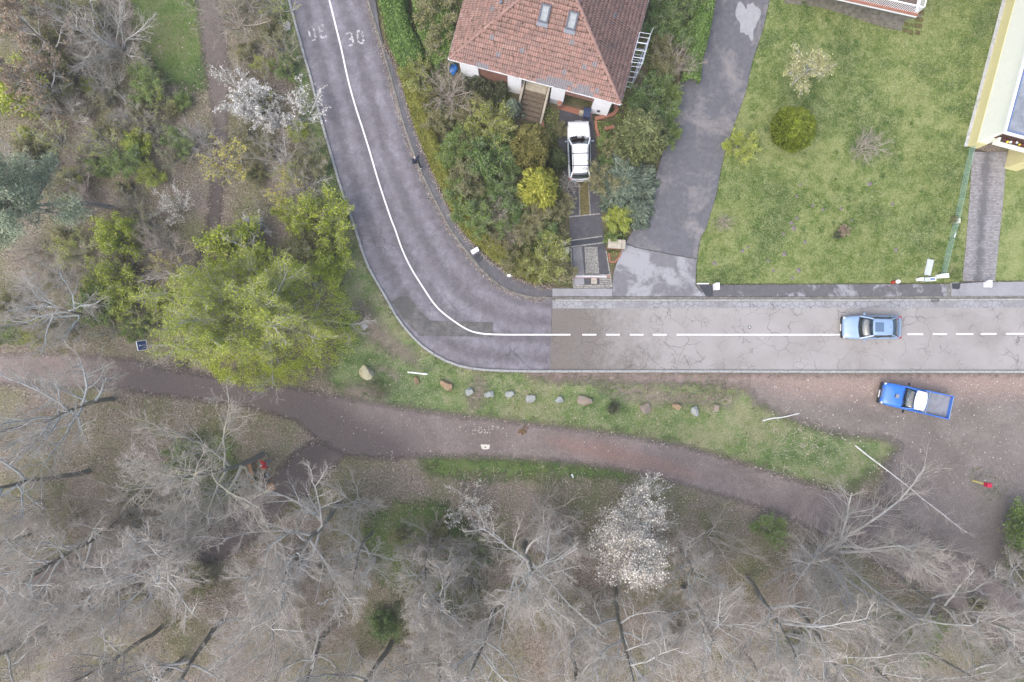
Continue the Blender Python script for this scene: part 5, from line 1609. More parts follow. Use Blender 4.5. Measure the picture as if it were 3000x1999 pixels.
# walls, front divided into white panels, boarded bays and the two recesses
wi = 0.45
wx0, wx1, wy0, wy1 = -HW + wi, HW - wi, wi, DEP - wi
def wbox(name, x0, x1, y0, y1, z0, z1, mat, parent=house, bevel=0):
    return MB().box(((x0 + x1) / 2, (y0 + y1) / 2, (z0 + z1) / 2), (x1 - x0, y1 - y0, z1 - z0)).build(name, mat, parent, bevel)
zt = ZE - 0.17
wbox('wall', wx0, wx0 + 0.3, wy0 + 0.3, wy1, 0, zt, X['white'])
wbox('wall', wx1 - 0.3, wx1, wy0 + 0.3, wy1, 0, zt, X['white'])
wbox('wall', wx0 + 0.3, wx1 - 0.3, wy1 - 0.3, wy1, 0, zt, X['white'])
for x0, x1 in ((wx0, -4.12), (-2.0, -1.02), (1.14, 2.12), (4.2, wx1)):
    wbox('wall_panel', x0, x1, wy0, wy0 + 0.3, 0.9 if x0 == 1.14 else 0, zt, X['white'])
wbox('plinth', 1.14, 2.12, wy0 - 0.02, wy0 + 0.3, 0, 0.9, X['greyplinth'])
wbox('boarded_bay', -4.12, -2.0, wy0 + 0.10, wy0 + 0.3, 0, zt, X['brown'])
wbox('wall', -1.32, -1.02, wy0 + 0.3, 3.1, 0, zt, X['brown'])
wbox('wall', 1.14, 1.44, wy0 + 0.3, 3.1, 0, zt, X['brown'])
wbox('entrance_wall', -1.02, 1.14, 3.1, 3.3, 0, zt, X['brown'])
dr = wbox('door', -0.5, 0.55, 3.03, 3.1, 1.62, 3.7, X['brown'])
MB().tube((0.4, 2.98, 2.6), (0.4, 2.98, 2.8), 0.02).build('handle', X['alu'], dr)
wbox('wall', 1.82, 2.12, wy0 + 0.3, 1.5, 0, zt, X['white'])
wbox('wall', 4.2, 4.5, wy0 + 0.3, 1.5, 0, zt, X['white'])
gd = wbox('garage_door', 2.12, 4.2, 1.3, 1.36, 0, 2.3, X['brown'])
for k in range(5):
    MB().box((3.16, 1.29, 0.25 + 0.45 * k), (2.0, 0.02, 0.38)).build('panel', X['brown'], gd)
wbox('garage_lintel', 2.12, 4.2, wy0 + 0.02, 1.36, 2.3, zt, X['brown'])
MB().tube((4.75, wy0 - 0.09, 0.95), (4.75, wy0 + 0.02, 0.95), 0.11, 12).build('wall_vent', X['dark'], house)
# roof windows
for cx, cy in ((1599.7, 43), (1671.5, 61)):
    best = None
    for m, px in allt:
        dd = (px[0] - cx) ** 2 + (px[1] - cy) ** 2
        if best is None or dd < best[0]:
            best = (dd, m)
    m = best[1] @ Matrix.Translation((0, TL / 2, 0.07))
    fr = MB()
    for sx in (-1, 1):
        fr.box((sx * 0.32, 0, 0.06), (0.13, 1.26, 0.14))
        fr.box((0, sx * 0.57, 0.06), (0.51, 0.13, 0.14))
    f_ = fr.build('roof_window', X['frame'], house)
    f_.matrix_local = m @ Matrix.Diagonal((0.84, 0.88, 1.0, 1.0))
    MB().box((0, 0, 0.05), (0.525, 1.05, 0.03)).build('pane', X['skyglass'], f_)
    MB().box((0, -0.76, 0.05), (0.86, 0.28, 0.015)).build('flashing', X['lead'], f_)
vp_ = None
for m, px in allt:
    dd = (px[0] - 1470) ** 2 + (px[1] - 10) ** 2
    if vp_ is None or dd < vp_[0]:
        vp_ = (dd, m)
mv = vp_[1] @ Vector((0, 0.1, 0))
MB().tube(mv, mv + Vector((0, 0, 0.32)), 0.11, 12, 0.09).build('vent_pipe', X['lead'], house)
# entrance steps
steps = thing('garden_steps', 'flight of stone steps climbing to the house entrance between concrete side walls', 'steps', (mid.x, mid.y, 0), ang)
NS = 9
for k in range(NS):
    z1 = 0.17 * (k + 1)
    y0 = -1.25 + 0.30 * k
    wbox('step', -0.78, 0.80, y0, (3.1 if k == NS - 1 else y0 + 0.30), 0, z1, X['beige'] if k > 5 else X['darkstep'], steps, 0.012)
for x0 in (-1.0, 0.84):
    mb = MB()
    pts = [(-1.32, 0.0), (-1.32, 0.34), (1.2, 1.80), (1.2, 0.0)]
    vs = [(x0, y, z) for y, z in pts] + [(x0 + 0.16, y, z) for y, z in pts]
    mb.add(vs, [(0, 1, 2, 3), (7, 6, 5, 4), (0, 4, 5, 1), (1, 5, 6, 2), (2, 6, 7, 3), (3, 7, 4, 0)])
    mb.build('side_wall', X['rough_conc'], steps)

# scaffold tower beside the roof
zc = 4.75
c0, c1, c2, c3 = W(1874, 96, zc), W(1906, 101, zc), W(1882, 187, zc), W(1850, 183, zc)
sc = thing('scaffold_tower', 'aluminium scaffold tower standing against the right eave of the tiled house', 'scaffold', (0, 0, 0))
tops = [c0, c1, c2, c3]
for p in tops:
    MB().tube((p.x, p.y, 0.0), (p.x, p.y, zc + (0.9 if p is c1 else 0.05)), 0.028, 8).build('post', X['alu'], sc)
for zz in (0.4, 2.2, 3.9, zc):
    for a, b in ((c0, c3), (c1, c2)):
        MB().tube((a.x, a.y, zz), (b.x, b.y, zz), 0.026, 8).build('rail', X['alu'], sc)
for zz in (0.5, 1.4, 2.3, 3.2, 4.1, zc):
    for a, b in ((c0, c1), (c3, c2)):
        MB().tube((a.x, a.y, zz + 0.05), (b.x, b.y, zz + 0.05), 0.02, 8).build('rung', X['alu'], sc)
for f in (0.32, 0.58, 0.82):
    a, b = c0.lerp(c3, f), c1.lerp(c2, f)
    MB().tube((a.x, a.y, zc), (b.x, b.y, zc), 0.026, 8).build('crossbar', X['alu'], sc)
MB().tube((c2.x, c2.y, 0.5), (c1.x, c1.y, 2.2), 0.02, 8).build('brace', X['alu'], sc)

# ---- garden masonry
def brick_run(name, label, line_px, w, h, cat='wall', z0=0.0, L=0.24):
    P = resample(W2(line_px), step=0.01)
    d = np.r_[0, np.cumsum(np.linalg.norm(np.diff(P, axis=0), axis=1))]
    c = P.mean(0)
    t = thing(name, label, cat, (c[0], c[1], 0))
    bed = strip('mortar_bed', offset(P, w / 2 - 0.02) - c, offset(P, -w / 2 + 0.02) - c, z0 + h - 0.02, X['mortar'])
    bed.parent = t
    me = MB().box((0, 0, 0), (L - 0.02, w, h)).mesh('brick'); me.materials.append(X['brick'])
    s = L / 2
    while s < d[-1]:
        i = min(max(int(np.searchsorted(d, s)), 6), len(P) - 7)
        tvv = P[i + 6] - P[i - 6]
        o = link('brick', me, None, t)
        o.location = (P[i][0] - c[0], P[i][1] - c[1], z0 + h / 2 + rnd.uniform(-0.008, 0.008))
        o.rotation_euler = (0, 0, math.atan2(tvv[1], tvv[0]) + rnd.uniform(-0.03, 0.03))
        s += L
    return t
brick_run('brick_edging', 'curved red brick edging around the small bed at the garage corner', [(1742, 352), (1770, 345), (1796, 338), (1806, 325), (1800, 308)], 0.26, 0.35)
brick_run('brick_edging', 'straight red brick edging right of the white car bonnet', [(1744, 356), (1746, 380), (1753, 402)], 0.2, 0.25)
brick_run('brick_edging', 'short red brick row beside the soft green conifer', [(1770, 380), (1800, 373)], 0.24, 0.2)
brick_run('brick_edging', 'red brick border at the foot of the garden steps', [(1586, 352), (1590, 372), (1588, 392)], 0.22, 0.3)
brick_run('brick_edging', 'red brick strip beside the garage left of the drive', [(1640, 300), (1636, 322)], 0.3, 0.9)
brick_run('brick_edging', 'low red brick border beside the letterbox pillar', [(1782, 742), (1786, 768), (1800, 770), (1814, 752), (1820, 735)], 0.12, 0.2)
MB().prism([tuple(p) for p in W2([(1737, 316), (1762, 330), (1788, 334), (1794, 325), (1770, 350), (1744, 354)])], 0, 0.24).build('bed', X['soil'])
bpy.data.objects['bed']['kind'] = 'structure'
bpy.data.objects['bed'].name = 'planting_bed'
struct(slab('brick_forecourt', [(1642, 306), (1700, 322), (1735, 330), (1733, 345), (1690, 336), (1642, 322)], 0, 0.055, X['brick']))

# ---- driveway with setts
X['drive'] = m_asphalt('damp_drive', (0.040, 0.040, 0.048), (0.058, 0.058, 0.068), (0.090, 0.088, 0.098), 0.3)
X['drivelight'] = m_asphalt('cracked_drive_concrete', (0.125, 0.122, 0.128), (0.165, 0.162, 0.172), (0.20, 0.20, 0.215), 0.25, 1.0)
DRIVE = [(1640, 318), (1735, 332), (1745, 416), (1757, 566), (1769, 700), (1794, 842), (1678, 845), (1674, 724), (1670, 685), (1664, 590), (1636, 416)]
drive = struct(slab('driveway', DRIVE, 0, 0.045, X['drive']))
struct(slab('driveway_panel', [(1678, 726), (1704, 722), (1712, 806), (1682, 808)], 0, 0.052, X['drivelight']))
struct(slab('driveway_panel', [(1748, 724), (1771, 720), (1786, 802), (1756, 804)], 0, 0.050, X['drive']))
struct(slab('driveway_panel', [(1682, 816), (1710, 815), (1712, 834), (1682, 836)], 0, 0.055, M['pave3']))
struct(slab('driveway_grass', [(1694, 532), (1722, 532), (1727, 628), (1700, 632)], 0, 0.052, X['mosspave']))
struct(slab('driveway_slot', [(1666, 708), (1764, 695), (1765, 714), (1668, 722)], 0, 0.049, M['newpatch']))
sett = MB()
def setts(px0, py0, px1, py1, n, s=0.085):
    a, b = W(px0, py0), W(px1, py1)
    for k in range(n):
        p = a.lerp(b, (k + 0.5) / n)
        sett.box((p.x + rnd.uniform(-0.01, 0.01), p.y + rnd.uniform(-0.01, 0.01), 0.04), (s * rnd.uniform(0.8, 1.1), s * rnd.uniform(0.8, 1.1), 0.06 + rnd.uniform(0, 0.012)), rnd.uniform(-0.15, 0.15))
setts(1666, 636, 1758, 627, 22); setts(1668, 706, 1764, 693, 24); setts(1670, 724, 1766, 712, 24)
setts(1672, 728, 1680, 842, 28); setts(1775, 735, 1793, 840, 26); setts(1684, 808, 1790, 806, 26); setts(1680, 838, 1792, 836, 26, 0.1); setts(1680, 843, 1792, 841, 26, 0.1)
setts(1696, 540, 1699, 630, 20, 0.07); setts(1724, 540, 1729, 628, 20, 0.07)
for k in range(9):
    setts(1714 + k * 4.2, 724, 1718 + k * 4.4, 802, 19, 0.085)
for k in range(4):
    setts(1756, 816 + k * 5, 1790, 815 + k * 5, 9, 0.085)
o = sett.build('setts', simple('pale_setts', (0.30, 0.295, 0.27), 0.85, 0.5, 9, world=True), drive)
o['kind'] = 'stuff'
dc = thing('drain_channel', 'red framed blue grey drain channel across the foot of the cobbled drive', 'drain', W(1734, 811))
MB().box((0, 0, 0.045), (2.62, 0.22, 0.05)).build('frame', X['brick'], dc)
MB().box((-0.62, 0, 0.06), (1.16, 0.11, 0.04)).build('grate', X['greym'], dc)
MB().box((0.52, 0, 0.06), (1.1, 0.11, 0.04)).build('grate', X['greym'], dc)
t = thing('manhole_cover', 'square beige cover set in the setts below the drain channel', 'cover', W(1740, 824))
MB().box((0, 0, 0.04), (0.42, 0.42, 0.06)).build('plate', X['rough_conc'], t, 0.01)
MB().box((0, 0, 0.074), (0.05, 0.05, 0.01)).build('lifting_hole', X['dark'], t)
# brick letterbox pillar with slab top
t = thing('brick_pillar', 'brick pillar with two pale concrete cap slabs beside the side lane', 'pillar', W(1802, 719), R(-4))
MB().box((0, 0, 0.30), (1.2, 0.56, 0.60)).build('core', X['mortar'], t)
for row in range(6):
    for k in range(5):
        for sy in (-1, 1):
            MB().box((-0.5 + k * 0.25 + (0.06 if row % 2 else -0.03), sy * 0.285, 0.05 + row * 0.1), (0.23, 0.05, 0.085)).build('brick', X['brick'], t)
MB().box((-0.12, 0, 0.65), (0.98, 0.66, 0.10)).build('cap_slab', X['rough_conc'], t, 0.015)
MB().box((0.52, 0, 0.66), (0.26, 0.68, 0.10)).build('cap_slab', X['rough_conc'], t, 0.015)
struct(slab('planting_bed', [(1784, 742), (1818, 738), (1808, 768), (1788, 770)], 0, 0.15, X['mosspave']))
def bin_(name, label, px, py, rz, mat, w=0.5, d=0.6, h=1.0):
    t = thing(name, label, 'bin', W(px, py), rz)
    vs = [(-w * .4, -d * .4, .06), (w * .4, -d * .4, .06), (w * .4, d * .4, .06), (-w * .4, d * .4, .06), (-w / 2, -d / 2, h), (w / 2, -d / 2, h), (w / 2, d / 2, h), (-w / 2, d / 2, h)]
    MB().add(vs, [(3, 2, 1, 0), (4, 5, 6, 7), (0, 1, 5, 4), (1, 2, 6, 5), (2, 3, 7, 6), (3, 0, 4, 7)]).build('body', mat, t, 0.02)
    MB().box((0, -0.03, h + 0.03), (w * 1.06, d * 1.1, 0.06)).build('lid', mat, t, 0.02)
    for sx in (-1, 1):
        MB().tube((sx * w * .38, d * .38, 0.1), (sx * w * .46, d * .38, 0.1), 0.1, 12).build('wheel', X['dark'], t)
    MB().tube((-w * .4, d * .58, h - .02), (w * .4, d * .58, h - .02), 0.018, 6).build('handle', X['dark'], t)
bin_('wheelie_bin', 'dark blue wheelie bin in front of the garage', 1716, 342, R(-8), X['navybin'])
t = thing('paper_sack', 'beige sack standing left of the dark blue bin', 'sack', W(1703, 335), R(-10))
MB().add([(-.2, -.15, 0), (.2, -.15, 0), (.2, .15, 0), (-.2, .15, 0), (-.17, -.1, .6), (.18, -.12, .57), (.16, .1, .62), (-.19, .12, .58)], [(3, 2, 1, 0), (4, 5, 6, 7), (0, 1, 5, 4), (1, 2, 6, 5), (2, 3, 7, 6), (3, 0, 4, 7)]).build('bag', X['beige'], t, 0.04)
t = thing('blue_tarp', 'crumpled bright blue plastic bag under the left roof corner', 'bag', W(1329, 206))
bm = bmesh.new(); bmesh.ops.create_icosphere(bm, subdivisions=3, radius=0.32)
for v in bm.verts:
    k = 1 + 0.5 * (vnoise(np.array([v.co[:]]), 5)[0] - 0.5)
    v.co = Vector((v.co.x * k * 0.9, v.co.y * k * 1.25, max(-0.02, v.co.z * k * 0.8 + 0.2)))
me = bpy.data.meshes.new('plastic'); bm.to_mesh(me); bm.free()
link('plastic', me, simple('blue_plastic', (0.02, 0.16, 0.52), 0.35, 0.2), t, True)
def rock_mesh(seed, sx, sy, sz, sub=2, cut=7):
    r = np.random.default_rng(seed)
    bm = bmesh.new()
    bmesh.ops.create_cube(bm, size=1.0)
    bmesh.ops.subdivide_edges(bm, edges=bm.edges, cuts=4, use_grid_fill=True)
    V = np.array([v.co[:] for v in bm.verts])
    V = V * 0.55 + unit(V) * 0.26
    for k in range(cut):
        n_ = unit(r.normal(0, 1, (1, 3)))[0]
        dd = r.uniform(0.30, 0.42)
        s = V @ n_ - dd
        V = V - np.where(s > 0, s, 0)[:, None] * n_
    V += (np.c_[vnoise(V, 4, seed), vnoise(V, 4, seed + 7), vnoise(V, 4, seed + 13)] - 0.5) * 0.10
    V *= (sx, sy, sz)
    V[:, 2] += sz * 0.34
    for v, c in zip(bm.verts, V):
        v.co = c
    me = bpy.data.meshes.new('stone'); bm.to_mesh(me); bm.free()
    return me
def stone_mat(name, c, c2, amt=0.5):
    t = NT(name)
    v = t.objco()
    n1, n2 = t.noise(2.2, 5, 0.7, v), t.noise(14, 5, 0.75, v)
    col = t.ramp(n2, [(0.3, mul(c, 0.7)), (0.7, mul(c, 1.25))])
    t.color(t.mix(t.mapr(n1, 0.48, 0.58, 0, amt), col, c2)).rough(0.9).spec(0.25)
    t.bump(n2, 0.6, 0.03)
    return t.m
SN = {'yellow': stone_mat('lichen_boulder', (0.42, 0.39, 0.27), (0.15, 0.14, 0.05)), 'tan': stone_mat('tan_sandstone', (0.31, 0.235, 0.150), (0.24, 0.12, 0.06), 0.6),
      'grey': stone_mat('blue_grey_stone', (0.30, 0.325, 0.315), (0.36, 0.37, 0.36)), 'brown': stone_mat('brown_grey_stone', (0.27, 0.235, 0.195), (0.33, 0.20, 0.10), 0.4)}
ROCKS = [(1076, 1093, 1.15, 0.95, 0.75, -0.5, 'yellow', 'large pale yellow boulder with mossy side, leftmost of the row of stones'), (1220, 1117, 0.38, 0.62, 0.40, 0.2, 'tan', 'narrow tan stone right below the edge-on road sign'),
         (1307, 1129, 0.98, 0.68, 0.55, -0.3, 'tan', 'broad tan boulder with orange end, third stone from the left'), (1374, 1147, 0.62, 0.52, 0.42, 0.5, 'grey', 'angular pale grey stone beside the bare trodden gap in the verge'),
         (1433, 1155, 0.72, 0.42, 0.38, 0.08, 'grey', 'flat rectangular grey stone just right of the trodden gap'), (1494, 1156, 0.64, 0.46, 0.40, 0.12, 'grey', 'boxy pale grey stone, second right of the trodden gap'),
         (1556, 1168, 0.72, 0.50, 0.45, 0.0, 'grey', 'square blue grey stone with a reddish end'), (1637, 1172, 0.56, 0.60, 0.42, 0.7, 'grey', 'rounded blue grey stone with dead leaves below it'),
         (1715, 1175, 1.20, 0.62, 0.55, -0.25, 'brown', 'long brown grey boulder left of the low dark shrub'), (1888, 1195, 0.82, 0.82, 0.60, 0.3, 'brown', 'domed brown boulder right of the low dark shrub'),
         (1980, 1190, 0.62, 0.46, 0.42, -0.6, 'tan', 'small orange brown stone right of the domed boulder'), (2034, 1205, 0.52, 0.74, 0.42, 0.2, 'grey', 'tall slab of white grey stone, second from the right end of the row'),
         (2095, 1196, 0.52, 0.56, 0.40, -0.3, 'brown', 'rightmost stone of the row, small and brown grey')]
for k, (px, py, sx, sy, sz, rz, mt, lab) in enumerate(ROCKS):
    o = link('boulder', rock_mesh(500 + k, sx, sy, sz), SN[mt])
    o.location = W(px, py); o.rotation_euler = (0, 0, rz)
    tag(o, lab, 'stone', 'stones set in a row on the verge')
def small_stone(px, py, s, lab, mat, seed, z=0.0):
    o = link('stone', rock_mesh(seed, *s), mat)
    q = W(px, py); q.z = z
    o.location = q
    tag(o, lab, 'stone')
small_stone(1493, 806, (0.42, 0.34, 0.4), 'white stone block at the foot of the curving hedge', X['whitep'], 601, 0.1)
small_stone(1660, 735, (0.5, 0.5, 0.4), 'pale rough stone left of the cobbled drive', X['slabstone'], 602)
small_stone(1652, 712, (0.4, 0.45, 0.3), 'grey rough stone above the pale one beside the drive', X['rough_conc'], 603)

# ---- cream house at the right edge
A0 = W(2834, 428)
B0 = W(2948, 0)
yd = (B0 - A0).normalized()
ca = math.atan2(yd.y, yd.x) - math.pi / 2
ch = thing('cream_house', 'cream rendered house with yellow plinth and flat roof at the right edge', 'house', A0, ca)
def cb(name, x0, x1, y0, y1, z0, z1, mat, parent=ch):
    return wbox(name, x0, x1, y0, y1, z0, z1, mat, parent)
HH, LX, LY = 4.45, 9.0, 16.0
cb('plinth', -0.03, 0.3, -0.03, LY, 0, 1.12, X['yellow'])
cb('wall', 0, 0.3, 0, LY, 1.12, HH, X['cream'])
cb('plinth', 0.3, 0.72, -0.03, 0.3, 0, 1.12, X['yellow'])
cb('wall', 0.3, 0.72, 0, 0.3, 1.12, 2.0, X['cream'])
cb('wall', 0.3, LX, 2.2, 2.5, 0, HH, X['cream'])
cb('pier', 3.0, 3.9, -0.9, 1.6, 0, 2.0, X['yellow'])
cb('garage_door', 0.72, 3.0, 1.5, 1.6, 0, 2.0, X['greym'])
cb('wall', 0.42, 0.72, 0.3, 1.6, 0, 2.0, X['cream'])
cb('balcony_floor', 0.3, LX, 0.02, 2.2, 2.0, 2.2, X['cream'])
cb('balcony_parapet', 0.5, LX, -0.35, 0.0, 2.0, 2.62, X['cream'])
cb('flower_box', 0.62, LX, -0.30, -0.04, 2.62, 2.70, X['soil'])
fl = [simple('white_petals', (0.75, 0.78, 0.85), 0.6), simple('yellow_petals', (0.75, 0.55, 0.03), 0.6), simple('maroon_leaves', (0.10, 0.018, 0.022), 0.7)]
for k in range(16):
    m_ = fl[2] if k % 3 == 0 else fl[(k * 7) % 2]
    bm = bmesh.new(); bmesh.ops.create_icosphere(bm, subdivisions=2, radius=0.09 if k % 3 else 0.13)
    for v in bm.verts:
        v.co *= rnd.uniform(0.7, 1.2)
    me = bpy.data.meshes.new('flower'); bm.to_mesh(me); bm.free()
    o = link('flower', me, m_, ch)
    o.location = (0.85 + k * 0.21, -0.17 + rnd.uniform(-0.06, 0.06), 2.74)
cb('balcony_tiles', 0.3, LX, 0.03, 2.2, 2.2, 2.215, X['brown'])
rf_ = cb('roof', -0.42, LX, -0.52, LY, HH, HH + 0.12, X['flatroof'])
for a, b, wd in ((( -0.45, -0.55), (LX, -0.55), 0.0), ((-0.45, -0.55), (-0.45, LY), 0.0)):
    MB().bar((a[0], a[1], HH + 0.12), (b[0], b[1], HH + 0.12), 0.13, 0.18).build('white_edge', X['whitep'], ch)
MB().bar((-0.30, -0.36, HH + 0.15), (LX, -0.36, HH + 0.15), 0.06, 0.05).build('blue_edge', X['bluetrim'], ch)
MB().bar((-0.28, -0.40, HH + 0.15), (-0.28, LY, HH + 0.15), 0.06, 0.05).build('blue_edge', X['bluetrim'], ch)
struct(slab('foundation_strip', [(2823, 430), (2938, -10), (2951, -10), (2836, 430)], 0, 0.06, X['greyplinth']))
# paved driveway of the cream house
PD = W2([(2848, 434), (2838, 600), (2828, 720), (2818, 821), (2914, 821), (2924, 720), (2934, 620), (2948, 460)])
pd = struct(slab('paved_driveway', [tuple(p) for p in PD], 0, 0.045, X['soil'], world=True))
pm = MB()
yy = W(0, 821).y
row = 0
while yy < W(0, 446).y:
    py = 999.5 - yy * S
    xl = np.interp(py, [434, 600, 720, 821], [2848, 2838, 2828, 2818]); xr = np.interp(py, [460, 620, 720, 821], [2948, 2934, 2924, 2914])
    x = W(xl, py).x + (0.0 if row % 2 else -0.10)
    xe = W(xr, py).x
    while x < xe - 0.03:
        z = 0.068 + rnd.uniform(-0.005, 0.005)
        # bone-shaped paver
        h2 = 0.052
        xa, xb = W(xl, py).x, xe
        vs = [(x + 0.01, yy - h2), (x + 0.06, yy - h2 - 0.012), (x + 0.10, yy - h2 + 0.012), (x + 0.14, yy - h2 - 0.012), (x + 0.188, yy - h2), (x + 0.188, yy + h2), (x + 0.14, yy + h2 - 0.012), (x + 0.10, yy + h2 + 0.012), (x + 0.06, yy + h2 - 0.012), (x + 0.01, yy + h2)]
        vs = [(min(max(a, xa), xb), b) for a, b in vs]
        n0 = len(vs)
        pm.add([(a, b, 0.03) for a, b in vs] + [(a, b, z) for a, b in vs], [tuple(range(n0, 2 * n0))] + [(k, (k + 1) % n0, (k + 1) % n0 + n0, k + n0) for k in range(n0)])
        x += 0.2
    yy += 0.118
    row += 1
def m_paver():
    t = NT('interlocking_paver')
    r_ = t.island()
    n = t.noise(1.2, 5, 0.7)
    sx = t.new('ShaderNodeSeparateXYZ'); t.L(t.coord(), sx.inputs[0])
    # oil-dark wheel-free middle strip follows the drive
    xc = t.math('ADD', t.math('MULTIPLY', sx.outputs[1], 0.085), 33.62)
    dd = t.math('ABSOLUTE', t.math('SUBTRACT', sx.outputs[0], xc))
    st = t.mapr(t.math('ADD', dd, t.math('MULTIPLY', t.math('SUBTRACT', n, 0.5), 1.3)), 0.1, 0.5, 0.75, 0.0)
    col = t.ramp(r_, [(0.0, (0.20, 0.195, 0.20)), (1.0, (0.30, 0.295, 0.31))])
    t.color(t.mix(st, col, (0.095, 0.098, 0.108))).rough(0.85)
    return t.m
o = pm.build('pavers', m_paver(), pd); o['kind'] = 'stuff'

# ---- house with balcony at the top edge
zb = 2.4
bL, bR = W(2472, 0, zb), W(2688, 48, zb)
ba = math.atan2(bR.y - bL.y, bR.x - bL.x)
bh = thing('balcony_house', 'white house with a railed brown deck balcony at the top edge', 'house', (bR.x, bR.y, 0), ba)
wbox('balcony_slab', -9, 0, 0, 2.2, zb - 0.22, zb, X['white'], bh)
me = MB().box((0, 0, 0), (0.235, 0.24, 0.05)).mesh('edge_brick'); me.materials.append(X['brick'])
for k in range(36):
    o = link('edge_brick', me, None, bh); o.location = (-0.12 - 0.25 * k, 0.10, zb + 0.026)
wbox('deck', -9, -0.25, 0.24, 2.2, zb, zb + 0.02, X['deck'], bh)
me = MB().box((0, 0, 0.42), (0.035, 0.035, 0.84)).mesh('baluster'); me.materials.append(X['whitep'])
for k in range(62):
    o = link('baluster', me, None, bh); o.location = (-0.12 - 0.14 * k, 0.16, zb + 0.05)
for k in range(10):
    o = link('baluster', me, None, bh); o.location = (-0.10, 0.3 + 0.14 * k, zb + 0.05)
MB().bar((-9, 0.16, zb + 0.9), (-0.07, 0.16, zb + 0.9), 0.08, 0.05).build('top_rail', X['whitep'], bh)
MB().bar((-0.10, 0.12, zb + 0.9), (-0.10, 2.2, zb + 0.9), 0.08, 0.05).build('top_rail', X['whitep'], bh)
wbox('wall', -9, 0.5, 2.2, 9, 0, 5.0, X['white'], bh)
wbox('wall', -9, -0.3, 1.8, 2.2, 0, zb - 0.22, X['white'], bh)
wbox('roof', -9.4, 0.95, 1.9, 9.4, 5.0, 5.2, X['brick'], bh)
MB().bar((0.97, 1.9, 5.05), (0.97, 9.4, 5.05), 0.1, 0.12).build('gutter', X['gutterw'], bh)
MB().bar((-9.4, 1.86, 5.05), (1.02, 1.86, 5.05), 0.1, 0.12).build('gutter', X['gutterw'], bh)
struct(slab('patio', [(2280, -40), (2300, 10), (2400, 22), (2480, 45), (2540, 66), (2600, 84), (2640, 92), (2650, 60), (2700, 50), (2700, -40)], 0, 0.05, X['paving']))
for k, (px, py, w_, h_) in enumerate([(2697, 38, 20, 14), (2693, 58, 22, 14), (2690, 77, 22, 15), (2688, 97, 14, 14), (2668, 96, 12, 15), (2655, 72, 12, 11), (2652, 90, 16, 13), (2670, 74, 9, 9)]):
    struct(slab('stepping_stone', [(px - w_ / 2, py - h_ / 2 - 1), (px + w_ / 2, py - h_ / 2 + 2), (px + w_ / 2 - 1, py + h_ / 2 + 1), (px - w_ / 2 - 1, py + h_ / 2 - 2)], 0, 0.056, X['mosspave']))
# ================================================================ VEHICLES
def paint(name, c, rough=0.25, coat=0.6):
    t = NT(name)
    n = t.noise(3, 4, 0.6, t.objco())
    t.color(t.ramp(n, [(0.3, mul(c, 0.93)), (0.7, mul(c, 1.05))])).rough(rough)
    t.b.inputs['Coat Weight'].default_value = coat
    t.b.inputs['Coat Roughness'].default_value = 0.08
    return t.m
CM = {'white': paint('white_car_paint', (0.80, 0.83, 0.88)), 'blue': paint('bright_blue_paint', (0.030, 0.165, 0.62)), 'lblue': paint('light_blue_paint', (0.23, 0.34, 0.50), 0.3),
      'tyre': simple('tyre_rubber', (0.02, 0.02, 0.02), 0.8, 0.2), 'rim': simple('wheel_rim', (0.35, 0.36, 0.38), 0.4, 0.1, metal=0.6), 'black': simple('black_trim', (0.015, 0.016, 0.018), 0.5, 0.2),
      'lamp': simple('lamp_glass', (0.72, 0.75, 0.78), 0.15, 0.1), 'tail': simple('tail_lamp', (0.40, 0.02, 0.02), 0.2, 0.1), 'int': simple('car_interior', (0.030, 0.034, 0.038), 0.8, 0.3),
      'seat': simple('burgundy_seat', (0.085, 0.022, 0.020), 0.8, 0.3), 'gseat': simple('grey_seat', (0.07, 0.08, 0.085), 0.8, 0.3), 'plate': simple('number_plate', (0.75, 0.76, 0.76), 0.5, 0.05),
      'bed': simple('truck_bed', (0.215, 0.225, 0.25), 0.6, 0.25, 2.5), 'paper': simple('paper', (0.75, 0.76, 0.78), 0.7, 0.1), 'trim': paint('blue_grey_sill', (0.17, 0.24, 0.32), 0.35)}

def ring(x, hw, zb, zs, zt):
    h = [(-hw * .90, zb), (-hw, zb + (zs - zb) * .3), (-hw, zs - (zs - zb) * .25), (-hw * .955, zs), (-hw * .62, zt), (0, zt + .012), (hw * .62, zt), (hw * .955, zs), (hw, zs - (zs - zb) * .25), (hw, zb + (zs - zb) * .3), (hw * .90, zb)]
    return [(x, y, z) for y, z in h]

def body(parent, sts, mat, name='body'):
    vs, fs = loft([ring(*s) for s in sts])
    o = MB().add(vs, fs).build(name, mat, parent, smooth=True)
    m = o.modifiers.new('sub', 'SUBSURF'); m.levels = 2; m.render_levels = 2
    return o

def wheels(parent, xs, hw, r=0.30):
    for x in xs:
        for s in (-1, 1):
            o = MB().tube((x, s * (hw - 0.19), r), (x, s * (hw - 0.01), r), r, 22).build('wheel', CM['tyre'], parent, 0.0)
            MB().tube((x, s * (hw - 0.012), r), (x, s * (hw + 0.004), r), r * 0.62, 14).build('rim', CM['rim'], o)

